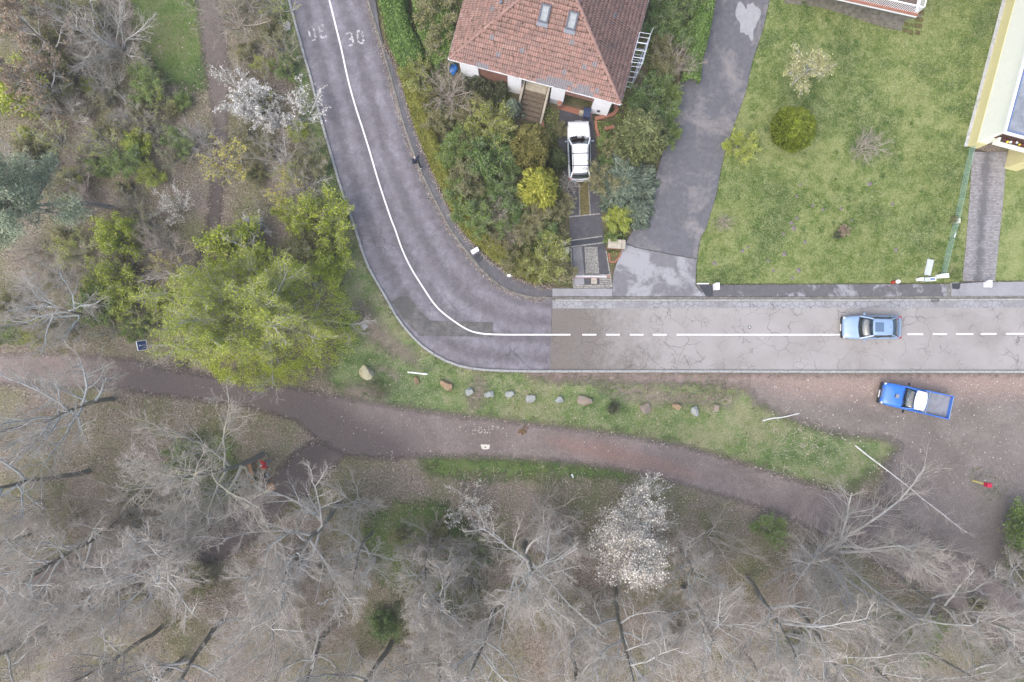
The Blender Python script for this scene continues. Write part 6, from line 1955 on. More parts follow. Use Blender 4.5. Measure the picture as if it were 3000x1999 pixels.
def curved(parent, name, a, b, c, d, mat, bulge=(0, 0, 0), t=0.012, n=8):
    """pane through corners a(left bottom) b(right bottom) c(right top) d(left top), bowed along bulge"""
    a, b, c, d = map(Vector, (a, b, c, d))
    bv = Vector(bulge)
    vs, fs = [], []
    for j in range(3):
        v = j / 2
        for i in range(n + 1):
            u = i / n
            p = a.lerp(b, u).lerp(d.lerp(c, u), v) + bv * (1 - (2 * u - 1) ** 2) * (1 - 0.45 * v)
            vs.append(p)
    for j in range(2):
        for i in range(n):
            fs.append((j * (n + 1) + i, j * (n + 1) + i + 1, (j + 1) * (n + 1) + i + 1, (j + 1) * (n + 1) + i))
    o = MB().add(vs, fs).build(name, mat, parent, smooth=True)
    if t:
        m = o.modifiers.new('thick', 'SOLIDIFY'); m.thickness = t
    return o

def roofpanel(parent, x0, x1, hw0, hw1, z, mat, crown=0.05, bow=0.06, name='roof_panel', t=0.04):
    n, k = 8, 6
    vs, fs = [], []
    for j in range(k + 1):
        v = j / k
        for i in range(n + 1):
            u = 2 * i / n - 1
            x = x0 + (x1 - x0) * v + bow * (1 - u * u) * (1 if x0 > x1 else -1) * (1 - 2 * v)
            y = u * (hw0 + (hw1 - hw0) * v)
            zz = z + crown * (1 - u ** 2) * 0.7 + crown * (1 - (2 * v - 1) ** 2) * 0.6 - 0.03 * u ** 6
            vs.append((x, y, zz))
    for j in range(k):
        for i in range(n):
            fs.append((j * (n + 1) + i, j * (n + 1) + i + 1, (j + 1) * (n + 1) + i + 1, (j + 1) * (n + 1) + i))
    o = MB().add(vs, fs).build(name, mat, parent, smooth=True)
    m = o.modifiers.new('thick', 'SOLIDIFY'); m.thickness = t
    m = o.modifiers.new('bev', 'BEVEL'); m.width = 0.012; m.segments = 2
    return o

def seat(parent, x, y, mat, w=0.48):
    MB().box((x, y, 0.62), (0.5, w, 0.14)).build('seat', mat, parent, 0.04)
    MB().box((x - 0.26, y, 0.90), (0.14, w, 0.55)).build('seat_back', mat, parent, 0.04)

def car(name, label, cat, px, py, rz, p):
    t = thing(name, label, cat, W(px, py), rz)
    c, hw = p['paint'], p['hw']
    body(t, p['sts'], c)
    wheels(t, p['wx'], hw - 0.02, p.get('wr', 0.30))
    zb, zr = p['zbelt'], p['zroof']
    f0, f1, r1, r0 = p['xf0'], p['xf1'], p['xr1'], p['xr0']        # windscreen base/top, rear top/base
    hb, ht, htr = p['hb'], p['ht'], p.get('htr', p['ht'])
    hbr = p.get('hbr', hb)
    MB().box(((f0 + r0) / 2, 0, zb + 0.004), (f0 - r0 - 0.1, 2 * hb - 0.06, 0.03)).build('cabin_floor', CM['int'], t)
    curved(t, 'windscreen', (f0, -hb, zb), (f0, hb, zb), (f1, ht, zr), (f1, -ht, zr), X['glass'], (p.get('bulge', 0.14), 0, 0))
    curved(t, 'rear_window', (r0, -hbr, zb + 0.02), (r0, hbr, zb + 0.02), (r1, htr, zr), (r1, -htr, zr), X['glass'], (-0.06, 0, 0))
    roofpanel(t, f1, r1, ht, htr, zr, c)
    # pillars and side glass
    nwin = p.get('win', [0.0, 0.36, 0.68, 1.0])
    for s in (-1, 1):
        bl = [Vector((f0, s * hb, zb)), Vector((r0, s * hbr, zb))]
        tl = [Vector((f1, s * ht, zr)), Vector((r1, s * htr, zr))]
        for k in range(len(nwin)):
            u = nwin[k]
            a, b = bl[0].lerp(bl[1], u), tl[0].lerp(tl[1], u)
            MB().bar(a, b, 0.07 if 0 < k < len(nwin) - 1 else 0.09, 0.05).build('pillar', c if k in (0, len(nwin) - 1) or p.get('bodypillar', True) else CM['black'], t, 0.008)
            if k < len(nwin) - 1:
                u1 = nwin[k + 1]
                a1, b1 = bl[0].lerp(bl[1], u1), tl[0].lerp(tl[1], u1)
                mb = MB().quad(a, a1, b1, b, 0.01)
                mb.build('side_window', X['glass'], t)
        MB().bar(bl[0], bl[1], 0.06, 0.05).build('window_sill', p.get('sill', c), t)
    # seats, dash
    for y in (-0.36, 0.36):
        seat(t, p['seatx'], y, CM['gseat'])
    MB().box((p['seatx'] - 0.85, 0, 0.66), (0.5, 1.15, 0.16)).build('rear_bench', CM['gseat'], t, 0.04)
    MB().box((f0 - 0.22, 0, zb + 0.03), (0.34, 2 * hb - 0.1, 0.10)).build('dashboard', CM['int'], t, 0.03)
    for s in (-1, 1):
        m_ = MB()
        m_.box((f0 - 0.28, s * (hw + 0.10), zb + 0.06), (0.10, 0.20, 0.13)).build('mirror', p.get('mirror', c), t, 0.03)
        m_ = MB().box((p['front'] - 0.13, s * (hw - 0.24), p.get('zlamp', 0.62)), (0.14, 0.30, 0.13), s * -0.18)
        m_.build('headlight', CM['lamp'], t, 0.03)
        MB().box((p['rear'] + 0.10, s * (hw - 0.13), 0.72), (0.16, 0.16, 0.26)).build('tail_light', CM['tail'], t, 0.03)
    for x, nm in ((p['front'] - 0.02, 'front_bumper'), (p['rear'] + 0.02, 'rear_bumper')):
        MB().box((x, 0, 0.42), (0.16, 2 * hw - 0.16, 0.2)).build(nm, p.get('bumper', CM['black']), t, 0.05)
    sx = 1 if p['front'] > 0 else -1
    MB().box((p['front'] + 0.07, 0, 0.45), (0.02, 0.50, 0.11)).build('number_plate', CM['plate'], t)
    MB().box((p['rear'] - 0.07, 0, 0.55), (0.02, 0.50, 0.11)).build('number_plate', CM['plate'], t)
    for y in (-0.45, 0.15):
        MB().bar((f0 + 0.10, y, zb + 0.035), (f0 + 0.02, y + 0.5, zb + 0.03), 0.022, 0.015).build('wiper', CM['black'], t)
    MB().tube((r1 + 0.25, 0, zr + 0.05), (r1 - 0.05, 0, zr + 0.32), 0.006, 5).build('aerial', CM['black'], t)
    return t

wag = dict(paint=CM['white'], hw=0.84, front=2.13, rear=-2.13, zbelt=0.95, zroof=1.40, xf0=0.86, xf1=0.22, xr1=-1.72, xr0=-2.05, hb=0.78, ht=0.60, htr=0.58, hbr=0.70, wx=(1.32, -1.22), seatx=-0.15, win=[0.0, 0.36, 0.66, 1.0], sill=CM['trim'], bodypillar=False, mirror=CM['trim'], bumper=CM['trim'],
           sts=[(2.13, .64, .30, .55, .58), (2.08, .74, .24, .68, .70), (1.75, .81, .20, .80, .86), (1.1, .84, .20, .88, .94), (.72, .84, .20, .91, .965), (0, .84, .20, .93, .95), (-1.4, .84, .20, .93, .95), (-1.95, .81, .22, .91, .93), (-2.10, .76, .26, .80, .84), (-2.13, .70, .32, .6, .64)])
t = car('estate_car', 'white estate car with roof rails parked on the garden drive', 'car', 1694, 449, R(91.5), wag)
for s in (-1, 1):
    MB().tube((0.02, s * 0.53, 1.49), (-1.60, s * 0.52, 1.49), 0.018, 8).build('roof_rail', CM['black'], t)
for x in (-0.42, -1.30):
    MB().bar((x, -0.60, 1.50), (x, 0.60, 1.50), 0.045, 0.03).build('roof_bar', CM['black'], t)
for s in (-1, 1):
    MB().bar((2.0, s * 0.30, 0.735), (1.0, s * 0.36, 0.955), 0.018, 0.006).build('bonnet_crease', CM['trim'], t)
    MB().tube((1.0, s * 0.18, 0.962), (1.0, s * 0.18, 0.975), 0.02, 8).build('washer_nozzle', CM['black'], t)
bc = dict(paint=CM['lblue'], hw=0.86, front=2.08, rear=-2.08, zbelt=0.96, zroof=1.44, xf0=1.00, xf1=0.26, xr1=-1.05, xr0=-1.75, hb=0.79, ht=0.60, htr=0.58, hbr=0.72, wx=(1.28, -1.25), seatx=0.0, win=[0.0, 0.45, 0.8, 1.0], bodypillar=False,
          sts=[(2.08, .60, .30, .55, .58), (2.02, .74, .24, .68, .72), (1.65, .83, .20, .82, .88), (1.1, .86, .20, .90, .96), (.8, .86, .20, .92, .98), (0, .86, .20, .94, .96), (-1.3, .86, .20, .95, .98), (-1.85, .83, .22, .94, 1.0), (-2.04, .76, .26, .82, .86), (-2.08, .66, .32, .6, .64)])
t = car('hatchback_car', 'light blue car driving on the cracked road over the centre line', 'car', 2540, 960, R(180), bc)
MB().box((-0.12, 0, 1.512), (0.62, 0.66, 0.012)).build('sunroof', simple('sunroof_glass', (0.10, 0.16, 0.25), 0.1, 0.1), t, 0.004)

# blue pickup with white roof
ta = thing('pickup_truck', 'bright blue pickup truck with white cab roof and empty bed on the dirt', 'truck', W(2664, 1170), R(180 - 12.7))
ta.scale = (0.94, 1.0, 1.0)
bl = CM['blue']
body(ta, [(2.58, .58, .34, .62, .66), (2.52, .74, .28, .78, .82), (2.2, .82, .26, .92, .98), (1.7, .845, .25, .98, 1.06), (1.2, .85, .25, 1.0, 1.08), (1.05, .85, .25, 1.0, 1.07), (0.3, .85, .25, 1.0, 1.02), (-0.25, .85, .25, 1.0, 1.02), (-0.3, .83, .3, .95, .98)], bl)
f0, f1, r1, r0, zb, zr = 1.12, 0.50, -0.18, -0.30, 1.03, 1.60
curved(ta, 'windscreen', (f0, -.76, zb), (f0, .76, zb), (f1, .66, zr), (f1, -.66, zr), X['glass'], (0.10, 0, 0))
curved(ta, 'rear_window', (r0, -.74, zb), (r0, .74, zb), (r1, .66, zr), (r1, -.66, zr), X['glass'], (-0.02, 0, 0))
roofpanel(ta, f1 + 0.02, r1 - 0.06, .69, .66, zr + 0.01, CM['white'], 0.05, 0.09)
MB().bar((f1 + 0.05, -.68, zr), (f1 + 0.05, .68, zr), 0.05, 0.04).build('roof_edge', bl, ta)
for s in (-1, 1):
    for a, b in (((f0, s * .77, zb), (f1, s * .67, zr)), ((r0, s * .76, zb), (r1, s * .66, zr))):
        MB().bar(a, b, 0.07, 0.05).build('pillar', bl, ta, 0.008)
    MB().quad((f0, s * .77, zb), (r0, s * .76, zb), (r1, s * .66, zr), (f1, s * .67, zr), 0.01).build('side_window', X['glass'], ta)
    MB().bar((f0, s * .80, zb), (r0, s * .80, zb), 0.07, 0.05).build('window_sill', bl, ta)
    MB().box((f0 - 0.16, s * 0.99, zb + 0.08), (0.12, 0.22, 0.17)).build('mirror', CM['black'], ta, 0.03)
    MB().box((2.44, s * .60, .70), (0.16, .34, .14), s * -0.25).build('headlight', CM['lamp'], ta, 0.03)
    MB().box((-2.53, s * .80, .75), (0.06, .12, .26)).build('tail_light', CM['tail'], ta, 0.01)
MB().box((0.35, 0, zb + 0.002), (1.4, 1.50, 0.03)).build('cabin_floor', CM['int'], ta)
MB().box((0.86, 0, zb + 0.05), (0.36, 1.46, 0.12)).build('dashboard', CM['int'], ta, 0.03)
MB().box((0.30, 0.40, zb + 0.09), (0.50, 0.56, 0.16)).build('seat', CM['seat'], ta, 0.05)
MB().box((0.04, 0.40, zb + 0.28), (0.14, 0.56, 0.46)).build('seat_back', CM['seat'], ta, 0.05)
MB().box((0.30, -0.40, zb + 0.09), (0.50, 0.56, 0.16)).build('seat', CM['gseat'], ta, 0.05)
MB().box((0.04, -0.40, zb + 0.28), (0.14, 0.56, 0.46)).build('seat_back', CM['gseat'], ta, 0.05)
MB().box((0.84, 0.10, zb + 0.12), (0.16, 0.24, 0.012), 0.3).build('paper_sheet', CM['paper'], ta)
MB().tube((0.66, -0.40, zb + 0.16), (0.62, -0.40, zb + 0.18), 0.18, 16).build('steering_wheel', CM['black'], ta)
MB().box((1.62, 0.02, 1.085), (0.30, 0.28, 0.05)).build('bonnet_scoop', CM['bed'], ta, 0.015)
MB().box((1.775, 0.02, 1.09), (0.03, 0.26, 0.06)).build('scoop_grille', CM['black'], ta)
MB().bar((1.22, -0.5, 1.10), (1.22, 0.3, 1.10), 0.02, 0.02).build('wiper', CM['black'], ta)
for k in range(3):
    MB().bar((2.565, -0.34, 0.60 + k * 0.07), (2.565, 0.34, 0.60 + k * 0.07), 0.03, 0.03).build('grille_bar', CM['rim'], ta)
MB().box((2.60, 0, 0.44), (0.20, 1.56, 0.20)).build('front_bumper', CM['black'], ta, 0.05)
MB().box((2.70, 0.10, 0.52), (0.03, 0.52, 0.12)).build('number_plate', CM['plate'], ta)
MB().box((-2.66, 0, 0.46), (0.12, 1.5, 0.14)).build('rear_bumper', CM['black'], ta, 0.03)
# bed
MB().box((-1.44, 0, 0.72), (2.28, 1.60, 0.06)).build('bed_floor', CM['bed'], ta)
for s in (-1, 1):
    MB().box((-1.44, s * .82, .80), (2.34, 0.05, 0.56)).build('bed_side', bl, ta, 0.012)
    MB().bar((-0.30, s * .82, 1.09), (-2.62, s * .82, 1.09), 0.07, 0.04).build('bed_rail', bl, ta)
MB().box((-2.60, 0, .80), (0.05, 1.58, 0.56)).build('tailgate', bl, ta, 0.012)
MB().bar((-2.60, -.80, 1.09), (-2.60, .80, 1.09), 0.05, 0.03).build('tailgate_rail', CM['lblue'], ta)
MB().box((-0.55, 0, .86), (0.34, 1.58, 0.30)).build('tool_locker', CM['bed'], ta)
for y in (-0.28, 0.28):
    MB().box((-0.55, y, 1.014), (0.34, 0.02, 0.012)).build('locker_gap', CM['black'], ta)
MB().bar((-0.74, -.82, 1.10), (-0.74, .82, 1.10), 0.05, 0.04).build('headboard_rail', CM['lblue'], ta)
for z in (0.82, 0.97):
    MB().bar((-0.74, -.82, z), (-0.74, .82, z), 0.03, 0.03).build('headboard_bar', bl, ta)
wheels(ta, (1.65, -1.55), 0.83, 0.32)

# ================================================================ PEOPLE
def skin_obj(name, mat, parent, verts, edges, root=0):
    me = bpy.data.meshes.new(name)
    me.from_pydata([v[:3] for v in verts], edges, [])
    me.update()
    bm = bmesh.new(); bm.from_mesh(me)
    ly = bm.verts.layers.skin.verify()
    bm.verts.ensure_lookup_table()
    for i, v in enumerate(bm.verts):
        q = verts[i]
        v[ly].radius = (q[3], q[4] if len(q) > 4 else q[3])
        v[ly].use_root = (i == root)
    bm.to_mesh(me); bm.free()
    o = link(name, me, mat, parent)
    m = o.modifiers.new('skin', 'SKIN'); m.use_smooth_shade = True
    m = o.modifiers.new('sub', 'SUBSURF'); m.levels = 2; m.render_levels = 2
    return o

PM = {'skin': simple('skin', (0.46, 0.30, 0.23), 0.6, 0.08), 'navy': simple('navy_cloth', (0.022, 0.030, 0.060), 0.85, 0.2), 'darkblue': simple('dark_trousers', (0.016, 0.022, 0.034), 0.85, 0.2), 'grey': simple('grey_hair', (0.50, 0.47, 0.46), 0.8, 0.15),
      'shoe': simple('pale_shoe', (0.35, 0.47, 0.52), 0.6, 0.1), 'redc': simple('red_jacket', (0.58, 0.018, 0.022), 0.8, 0.15), 'greyc': simple('grey_trousers', (0.20, 0.21, 0.25), 0.85, 0.2), 'black': simple('black_shoe', (0.02, 0.02, 0.02), 0.6, 0.2)}

def person(label, px, py, rz, jac, tro, shoe, hair, stride=0.30, group=None):
    """walks toward local +Y"""
    t = thing('person', label, 'person', W(px, py), rz)
    hipz, shz = 0.93, 1.42
    J = {'pel': (0, 0, hipz), 'che': (0, 0.04, 1.25), 'neck': (0, 0.06, 1.50), 'head': (0, 0.10, 1.63)}
    L = {}
    for s, ph in ((-1, 1), (1, -1)):
        L[s] = dict(hip=(s * .10, 0, hipz - .04), knee=(s * .11, .10 + ph * stride * .55, .50), ank=(s * .11, ph * stride - .05, .10 + (0.05 if ph < 0 else 0)), toe=(s * .12, ph * stride + .13, .05),
                    sh=(s * .19, .05, shz), elb=(s * .25, .02 - ph * .16, 1.15), wri=(s * .24, .14 - ph * .28, .95), pal=(s * .24, .17 - ph * .31, .88))
    v = [(*J['pel'], .12, .10), (*J['che'], .14, .10), (*J['neck'], .055, .055), (0, .09, 1.56, .06, .06), (0, .10, 1.64, .082, .10), (0, .10, 1.74, .065, .08)]
    e = [(0, 1), (1, 2), (2, 3), (3, 4), (4, 5)]
    for s in (-1, 1):
        b = len(v)
        q = L[s]
        v += [(*q['hip'], .085), (*q['knee'], .055), (*q['ank'], .038), (*q['toe'], .035), (*q['sh'], .055), (*q['elb'], .040), (*q['wri'], .028), (*q['pal'], .035, .02)]
        e += [(0, b), (b, b + 1), (b + 1, b + 2), (b + 2, b + 3), (1, b + 4), (b + 4, b + 5), (b + 5, b + 6), (b + 6, b + 7)]
    skin_obj('body', PM['skin'], t, v, e)
    fg = MB()
    for s in (-1, 1):
        p = Vector(L[s]['pal'])
        for k in range(4):
            a = p + Vector((0, 0.028 - 0.018 * k, -0.02))
            m_ = a + Vector((-s * 0.01, 0.008, -0.038 + 0.004 * abs(k - 1)))
            fg.tube(a, m_, 0.0085, 6); fg.tube(m_, m_ + Vector((-s * 0.018, 0.004, -0.028)), 0.0075, 6, 0.006)
        fg.tube(p + Vector((0, .03, .01)), p + Vector((-s * .01, .06, -.03)), 0.009, 6, 0.007)
    fg.build('fingers', PM['skin'], t)
    # clothes a little larger than the body
    v = [(0, 0, hipz - .02, .155, .12), (0, .03, 1.15, .155, .125), (0, .04, 1.32, .175, .125), (0, .06, 1.46, .085, .08)]
    e = [(0, 1), (1, 2), (2, 3)]
    for s in (-1, 1):
        b = len(v); q = L[s]
        v += [(*q['sh'], .085), (*q['elb'], .062), (*q['wri'], .045)]
        e += [(2, b), (b, b + 1), (b + 1, b + 2)]
    skin_obj('jacket', PM[jac], t, v, e)
    v = [(0, 0, hipz, .145, .115)]; e = []
    for s in (-1, 1):
        b = len(v); q = L[s]
        v += [(*q['hip'], .10), (*q['knee'], .072), (q['ank'][0], q['ank'][1], q['ank'][2] + .03, .060)]
        e += [(0, b), (b, b + 1), (b + 1, b + 2)]
    skin_obj('trousers', PM[tro], t, v, e)
    for s in (-1, 1):
        q = L[s]
        a, b = Vector(q['ank']), Vector(q['toe'])
        skin_obj('shoe', PM[shoe], t, [(a.x, a.y - .06, .045, .045), (a.x, a.y + .05, .045, .05), (b.x, b.y, .04, .042)], [(0, 1), (1, 2)])
    skin_obj('hair', PM[hair], t, [(0, .075, 1.66, .088, .098), (0, .07, 1.73, .080, .090), (0, .085, 1.765, .05, .06)], [(0, 1), (1, 2)])
    hd = MB()
    for s in (-1, 1):
        hd.box((s * .032, .192, 1.65), (.022, .012, .012))
    hd.build('eyes', PM['black'], t)
    MB().add([(0, .19, 1.655), (-.014, .185, 1.615), (.014, .185, 1.615), (0, .215, 1.62)], [(0, 1, 3), (0, 3, 2), (1, 2, 3)]).build('nose', PM['skin'], t)
    MB().box((0, .188, 1.585), (.045, .012, .010)).build('mouth', simple('lips', (0.32, 0.13, 0.11)), t)
    for s in (-1, 1):
        MB().box((s * .088, .09, 1.64), (.016, .035, .06)).build('ear', PM['skin'], t, 0.006)
    return t
p_ = person('pedestrian in navy jacket and dark trousers walking up the dark pavement', 1226, 484, R(18), 'navy', 'darkblue', 'shoe', 'grey')
p_.location.z = 0.14
p_ = person('person in a red jacket standing under the bare tree beside the plank bench', 792, 1352, R(95), 'redc', 'greyc', 'black', 'grey', 0.16)

# ================================================================ STREET FURNITURE AND SMALL THINGS
bn = thing('bench', 'bench of two orange brown planks under the lichen covered bare tree', 'bench', W(738, 1381), R(102))
MB().box((0, -0.10, 0.46), (1.75, 0.26, 0.06)).build('seat_plank', X['wood'], bn, 0.01)
MB().box((0, 0.24, 0.78), (1.75, 0.05, 0.20)).build('back_plank', X['oldwood'], bn, 0.01)
for x in (-0.6, 0.6):
    MB().box((x, -0.10, 0.21), (0.12, 0.24, 0.43)).build('leg', X['oldwood'], bn)
    MB().bar((x, 0.02, 0.1), (x, 0.27, 0.88), 0.08, 0.06).build('back_post', X['oldwood'], bn)
rk = thing('rucksack', 'dark rucksack on the ground between the bench and the brown board', 'bag', W(779, 1395), 0.6)
MB().box((0, 0, 0.20), (0.30, 0.44, 0.36)).build('pack', X['dark'], rk, 0.08)
MB().box((0.17, 0, 0.14), (0.10, 0.30, 0.22)).build('pocket', X['greym'], rk, 0.04)
for y in (-0.1, 0.1):
    MB().bar((-0.16, y, 0.36), (-0.18, y, 0.06), 0.05, 0.015).build('strap', X['dark'], rk)
bd = thing('board', 'flat brown board lying on the dark path below the bench', 'board', W(792, 1428), 0.35)
for k in range(3):
    MB().box((0, -0.17 + 0.17 * k, 0.045), (0.62, 0.16, 0.05)).build('plank', X['wood'], bd)

sg = thing('information_sign', 'blue information board in a white frame on a post beside the dirt path', 'sign', W(461, 1012), 0)
zs = 2.25
tp_ = W(404, 1015, zs) - W(461, 1012)
MB().tube((0, 0, 0), (0, 0, 2.4), 0.035, 10).build('post', X['whitep'], sg)
bb = Matrix.Translation((-0.02, 0.0, 2.05)) @ Matrix.Rotation(R(12), 4, 'Z')
nb = X_ = simple('navy_sign', (0.012, 0.045, 0.16), 0.4, 0.25, 4)
def bm_box(name, c, d, mat, parent, M4):
    o = MB().box(c, d).build(name, mat, parent); o.matrix_local = M4; return o
Mt = bb @ Matrix.Rotation(R(-38), 4, 'Y')
brd = bm_box('board', (0, 0, 0), (0.05, 0.62, 0.62), nb, sg, Mt)
for s in (-1, 1):
    MB().box((0.0, 0, s * 0.325), (0.07, 0.68, 0.03)).build('frame', X['whitep'], brd)
    MB().box((0.0, s * 0.325, 0), (0.07, 0.03, 0.62)).build('frame', X['whitep'], brd)
for k in range(4):
    MB().box((0.028, (-0.05 if k % 2 else 0.03), 0.20 - 0.13 * k), (0.004, 0.34 - 0.06 * (k % 3), 0.025)).build('text_line', X['bluetrim'], brd)
ch_ = thing('chevron_board', 'road bend board seen edge on standing in the verge above the stones', 'sign', W(1229, 1092), R(-6))
MB().box((0, 0, 0.80), (1.42, 0.03, 0.5)).build('board', X['whitep'], ch_)
MB().bar((-0.71, 0, 1.065), (0.71, 0, 1.065), 0.08, 0.03).build('top_rail', X['whitep'], ch_)
for k in range(3):
    xx = -0.45 + 0.45 * k
    MB().add([(xx - .1, -.018, .6), (xx + .05, -.018, .6), (xx + .18, -.018, .8), (xx + .05, -.018, 1.0), (xx - .1, -.018, 1.0), (xx + .03, -.018, .8)], [(0, 1, 2, 5), (5, 2, 3, 4)]).build('chevron', X['red'], ch_)
for x in (-0.5, 0.5):
    MB().tube((x, 0.03, 0), (x, 0.03, 1.0), 0.03, 8).build('post', X['greym'], ch_)
mp = thing('marker_post', 'yellow marker post with a red head at the right edge of the parking ground', 'post', W(2851, 1408), R(-6))
MB().tube((0, 0, 0), (0, 0, 1.35), 0.075, 12).build('post', X['yellowpost'], mp)
MB().box((0, 0, 1.55), (0.34, 0.30, 0.42)).build('head', X['red'], mp, 0.02)
MB().box((0.0, -0.155, 1.58), (0.2, 0.012, 0.2)).build('plate', simple('dark_red', (0.25, 0.005, 0.03)), mp)
def cabinet(label, px, py, rz, w=0.52, d=0.26, h=1.05):
    q = W(px, py); q.z = 0.13
    t = thing('street_cabinet', label, 'cabinet', q, rz, 'white cabinets on the pavement')
    MB().box((0, 0, 0.05), (w * 0.95, d * 0.9, 0.12)).build('base', X['greym'], t)
    MB().box((0, 0, 0.1 + h / 2), (w, d, h)).build('body', X['whitep'], t, 0.01)
    MB().box((0, 0, h + 0.12), (w + 0.05, d + 0.05, 0.05)).build('lid', X['whitep'], t, 0.012)
    for s in (-1, 1):
        MB().box((s * w / 4, -d / 2 - 0.006, 0.1 + h / 2), (w / 2 - 0.03, 0.012, h - 0.08)).build('door', X['whitep'], t)
    MB().box((0.04, -d / 2 - 0.02, 0.1 + h / 2), (0.03, 0.02, 0.12)).build('handle', X['dark'], t)
cabinet('white street cabinet beside the fresh dark patch on the curved pavement', 1393, 739, R(30), 0.52, 0.26, 0.6)
cabinet('white street cabinet beside the fresh asphalt at the lane corner of the lawn', 2091, 842, R(92), 0.46, 0.24, 0.7)
cabinet('white street cabinet on the pavement below the paved driveway', 2880, 834, R(88), 0.46, 0.24, 0.5)
o = MB().box((0, 0, 0.12), (0.85, 0.08, 0.24)).build('edging_board', X['whitep'])
o.location = W(2057, 832); tag(o, 'short white edging board between lawn corner and fresh asphalt', 'board')
o = MB().bar((-0.95, -0.06, 0.45), (0.95, 0.06, 0.45), 0.05, 0.05).build('gate_bar', X['dark'])
gb = thing('barrier_bar', 'thin dark barrier bar along the front of the paved driveway', 'barrier', W(2842, 829))
o.parent = gb
for x in (-0.9, 0.9):
    MB().tube((x, x * 0.063, 0), (x, x * 0.063, 0.46), 0.03, 8).build('post', X['dark'], gb)
hp = thing('hydrant_marker', 'small red and white marker post at the lawn front edge', 'post', W(2613, 828))
MB().tube((0, 0, 0), (0, 0, 0.75), 0.12, 12).build('post', simple('hydrant_red', (0.42, 0.05, 0.03)), hp)
MB().tube((0, 0, 0.75), (0, 0, 0.92), 0.15, 14, 0.12).build('cap', X['whitep'], hp)
o = MB().box((0, 0, 0.06), (0.46, 1.18, 0.10)).build('well_cover', X['greym'], None, 0.015)
o.location = W(2720, 784); o.rotation_euler = (0, 0, R(-13)); tag(o, 'pale grey rectangular cover plate on the lawn near the fence end', 'cover')
def post_box(name, label, px, py, d, mats, z0=0.0):
    t = thing(name, label, 'box', W(px, py), R(4))
    MB().box((0, 0, d[2] / 2), d).build('body', mats[0], t, 0.015)
    MB().box((0, 0, d[2] + 0.02), (d[0] * 1.06, d[1] * 1.08, 0.04)).build('lid', mats[1], t, 0.01)
    MB().box((0, -d[1] / 2 - 0.006, d[2] * 0.7), (d[0] * 0.6, 0.012, d[2] * 0.15)).build('slot', X['dark'], t)
post_box('meter_box', 'small white box, leftmost by the lawn corner', 2689, 820, (0.34, 0.22, 0.4), (X['whitep'], X['whitep']))
post_box('meter_box', 'low grey box between two white boxes at the lawn corner', 2710, 820, (0.38, 0.28, 0.3), (X['greym'], X['greym']))
t = thing('letter_tray', 'white open box with dark blue content at the lawn corner', 'box', W(2726, 819), R(4))
MB().box((0, 0, 0.12), (0.55, 0.27, 0.24)).build('body', X['whitep'], t, 0.01)
MB().box((0.03, 0, 0.246), (0.34, 0.16, 0.012)).build('content', X['bluetrim'], t)
post_box('meter_box', 'white post box at the front end of the wire fence', 2750, 811, (0.50, 0.28, 0.75), (X['whitep'], X['whitep']))
# wire fence
FP = [(2754, 812), (2770, 742), (2790, 664), (2808, 586), (2822, 510), (2840, 436)]
fn = thing('wire_fence', 'green wire mesh fence between the lawn and the paved driveway', 'fence', W(2797, 625))
o0 = W(2797, 625)
hF = 0.62
pts = [W(*p) - o0 for p in FP]
for p in pts:
    MB().tube(p, p + Vector((0, 0, hF + 0.05)), 0.028, 8).build('post', X['fence'], fn)
for k in range(6):
    mb = MB()
    for a, b in zip(pts[:-1], pts[1:]):
        mb.tube(a + Vector((0, 0, 0.05 + k * hF / 5)), b + Vector((0, 0, 0.05 + k * hF / 5)), 0.013 if k == 5 else 0.009, 5)
    mb.build('wire', X['fence'], fn)
mb = MB()
for a, b in zip(pts[:-1], pts[1:]):
    n_ = int((b - a).length / 0.16)
    for k in range(n_):
        p = a.lerp(b, k / n_)
        mb.bar(p, p + Vector((0, 0, hF)), 0.008, 0.008)
o = mb.build('mesh_wires', X['fence'], fn); o['kind'] = 'stuff'
# covers, slabs, pots
def cover(label, px, py, w_, d_, rz, z, m1, m2, name='manhole_cover'):
    q = W(px, py); q.z = z
    t = thing(name, label, 'cover', q, rz)
    MB().box((0, 0, 0.03), (w_, d_, 0.06)).build('frame', m1, t, 0.01)
    MB().box((0, 0, 0.064), (w_ * 0.78, d_ * 0.78, 0.012)).build('plate', m2, t)
cover('square concrete manhole with dark lid in the verge left of the bend', 1068, 956, 0.44, 0.44, R(40), 0.0, X['rough_conc'], X['greyplinth'])
cover('flat grey slab in the grass beside the road near the top', 840, 77, 0.5, 0.6, R(10), 0.0, X['greyplinth'], X['greyplinth'])
q = W(2737, 880); q.z = 0.055
t = thing('gutter_grate', 'dark iron grate in the gutter below the wire fence', 'drain', q)
MB().box((0, 0, 0.012), (0.68, 0.30, 0.03)).build('frame', X['kerbdark'] if 'kerbdark' in X else M['kerbdark'], t)
for k in range(9):
    MB().box((-0.28 + 0.07 * k, 0, 0.032), (0.03, 0.24, 0.012)).build('bar', X['dark'], t)
q = W(2195, 959); q.z = 0.052
t = thing('valve_cover', 'small round iron valve cover in the cracked road', 'cover', q)
MB().tube((0, 0, 0), (0, 0, 0.012), 0.13, 14).build('ring', X['dark'], t)
MB().tube((0, 0, 0.012), (0, 0, 0.018), 0.08, 12).build('lid', X['greyplinth'], t)
t = thing('stone_plate', 'broken cream plate with a dark square hole lying on the dirt path', 'slab', W(1422, 1309))
MB().prism([(-.33, .17), (.33, .15), (.33, .03), (.30, .02), (.30, -.12), (.20, -.17), (0, -.19), (-.2, -.17), (-.28, -.11), (-.29, .03), (-.33, .04)], 0.02, 0.07).build('plate', X['slabstone'], t)
MB().box((0, -0.03, 0.074), (0.12, 0.08, 0.008)).build('hole', X['navybin'], t)
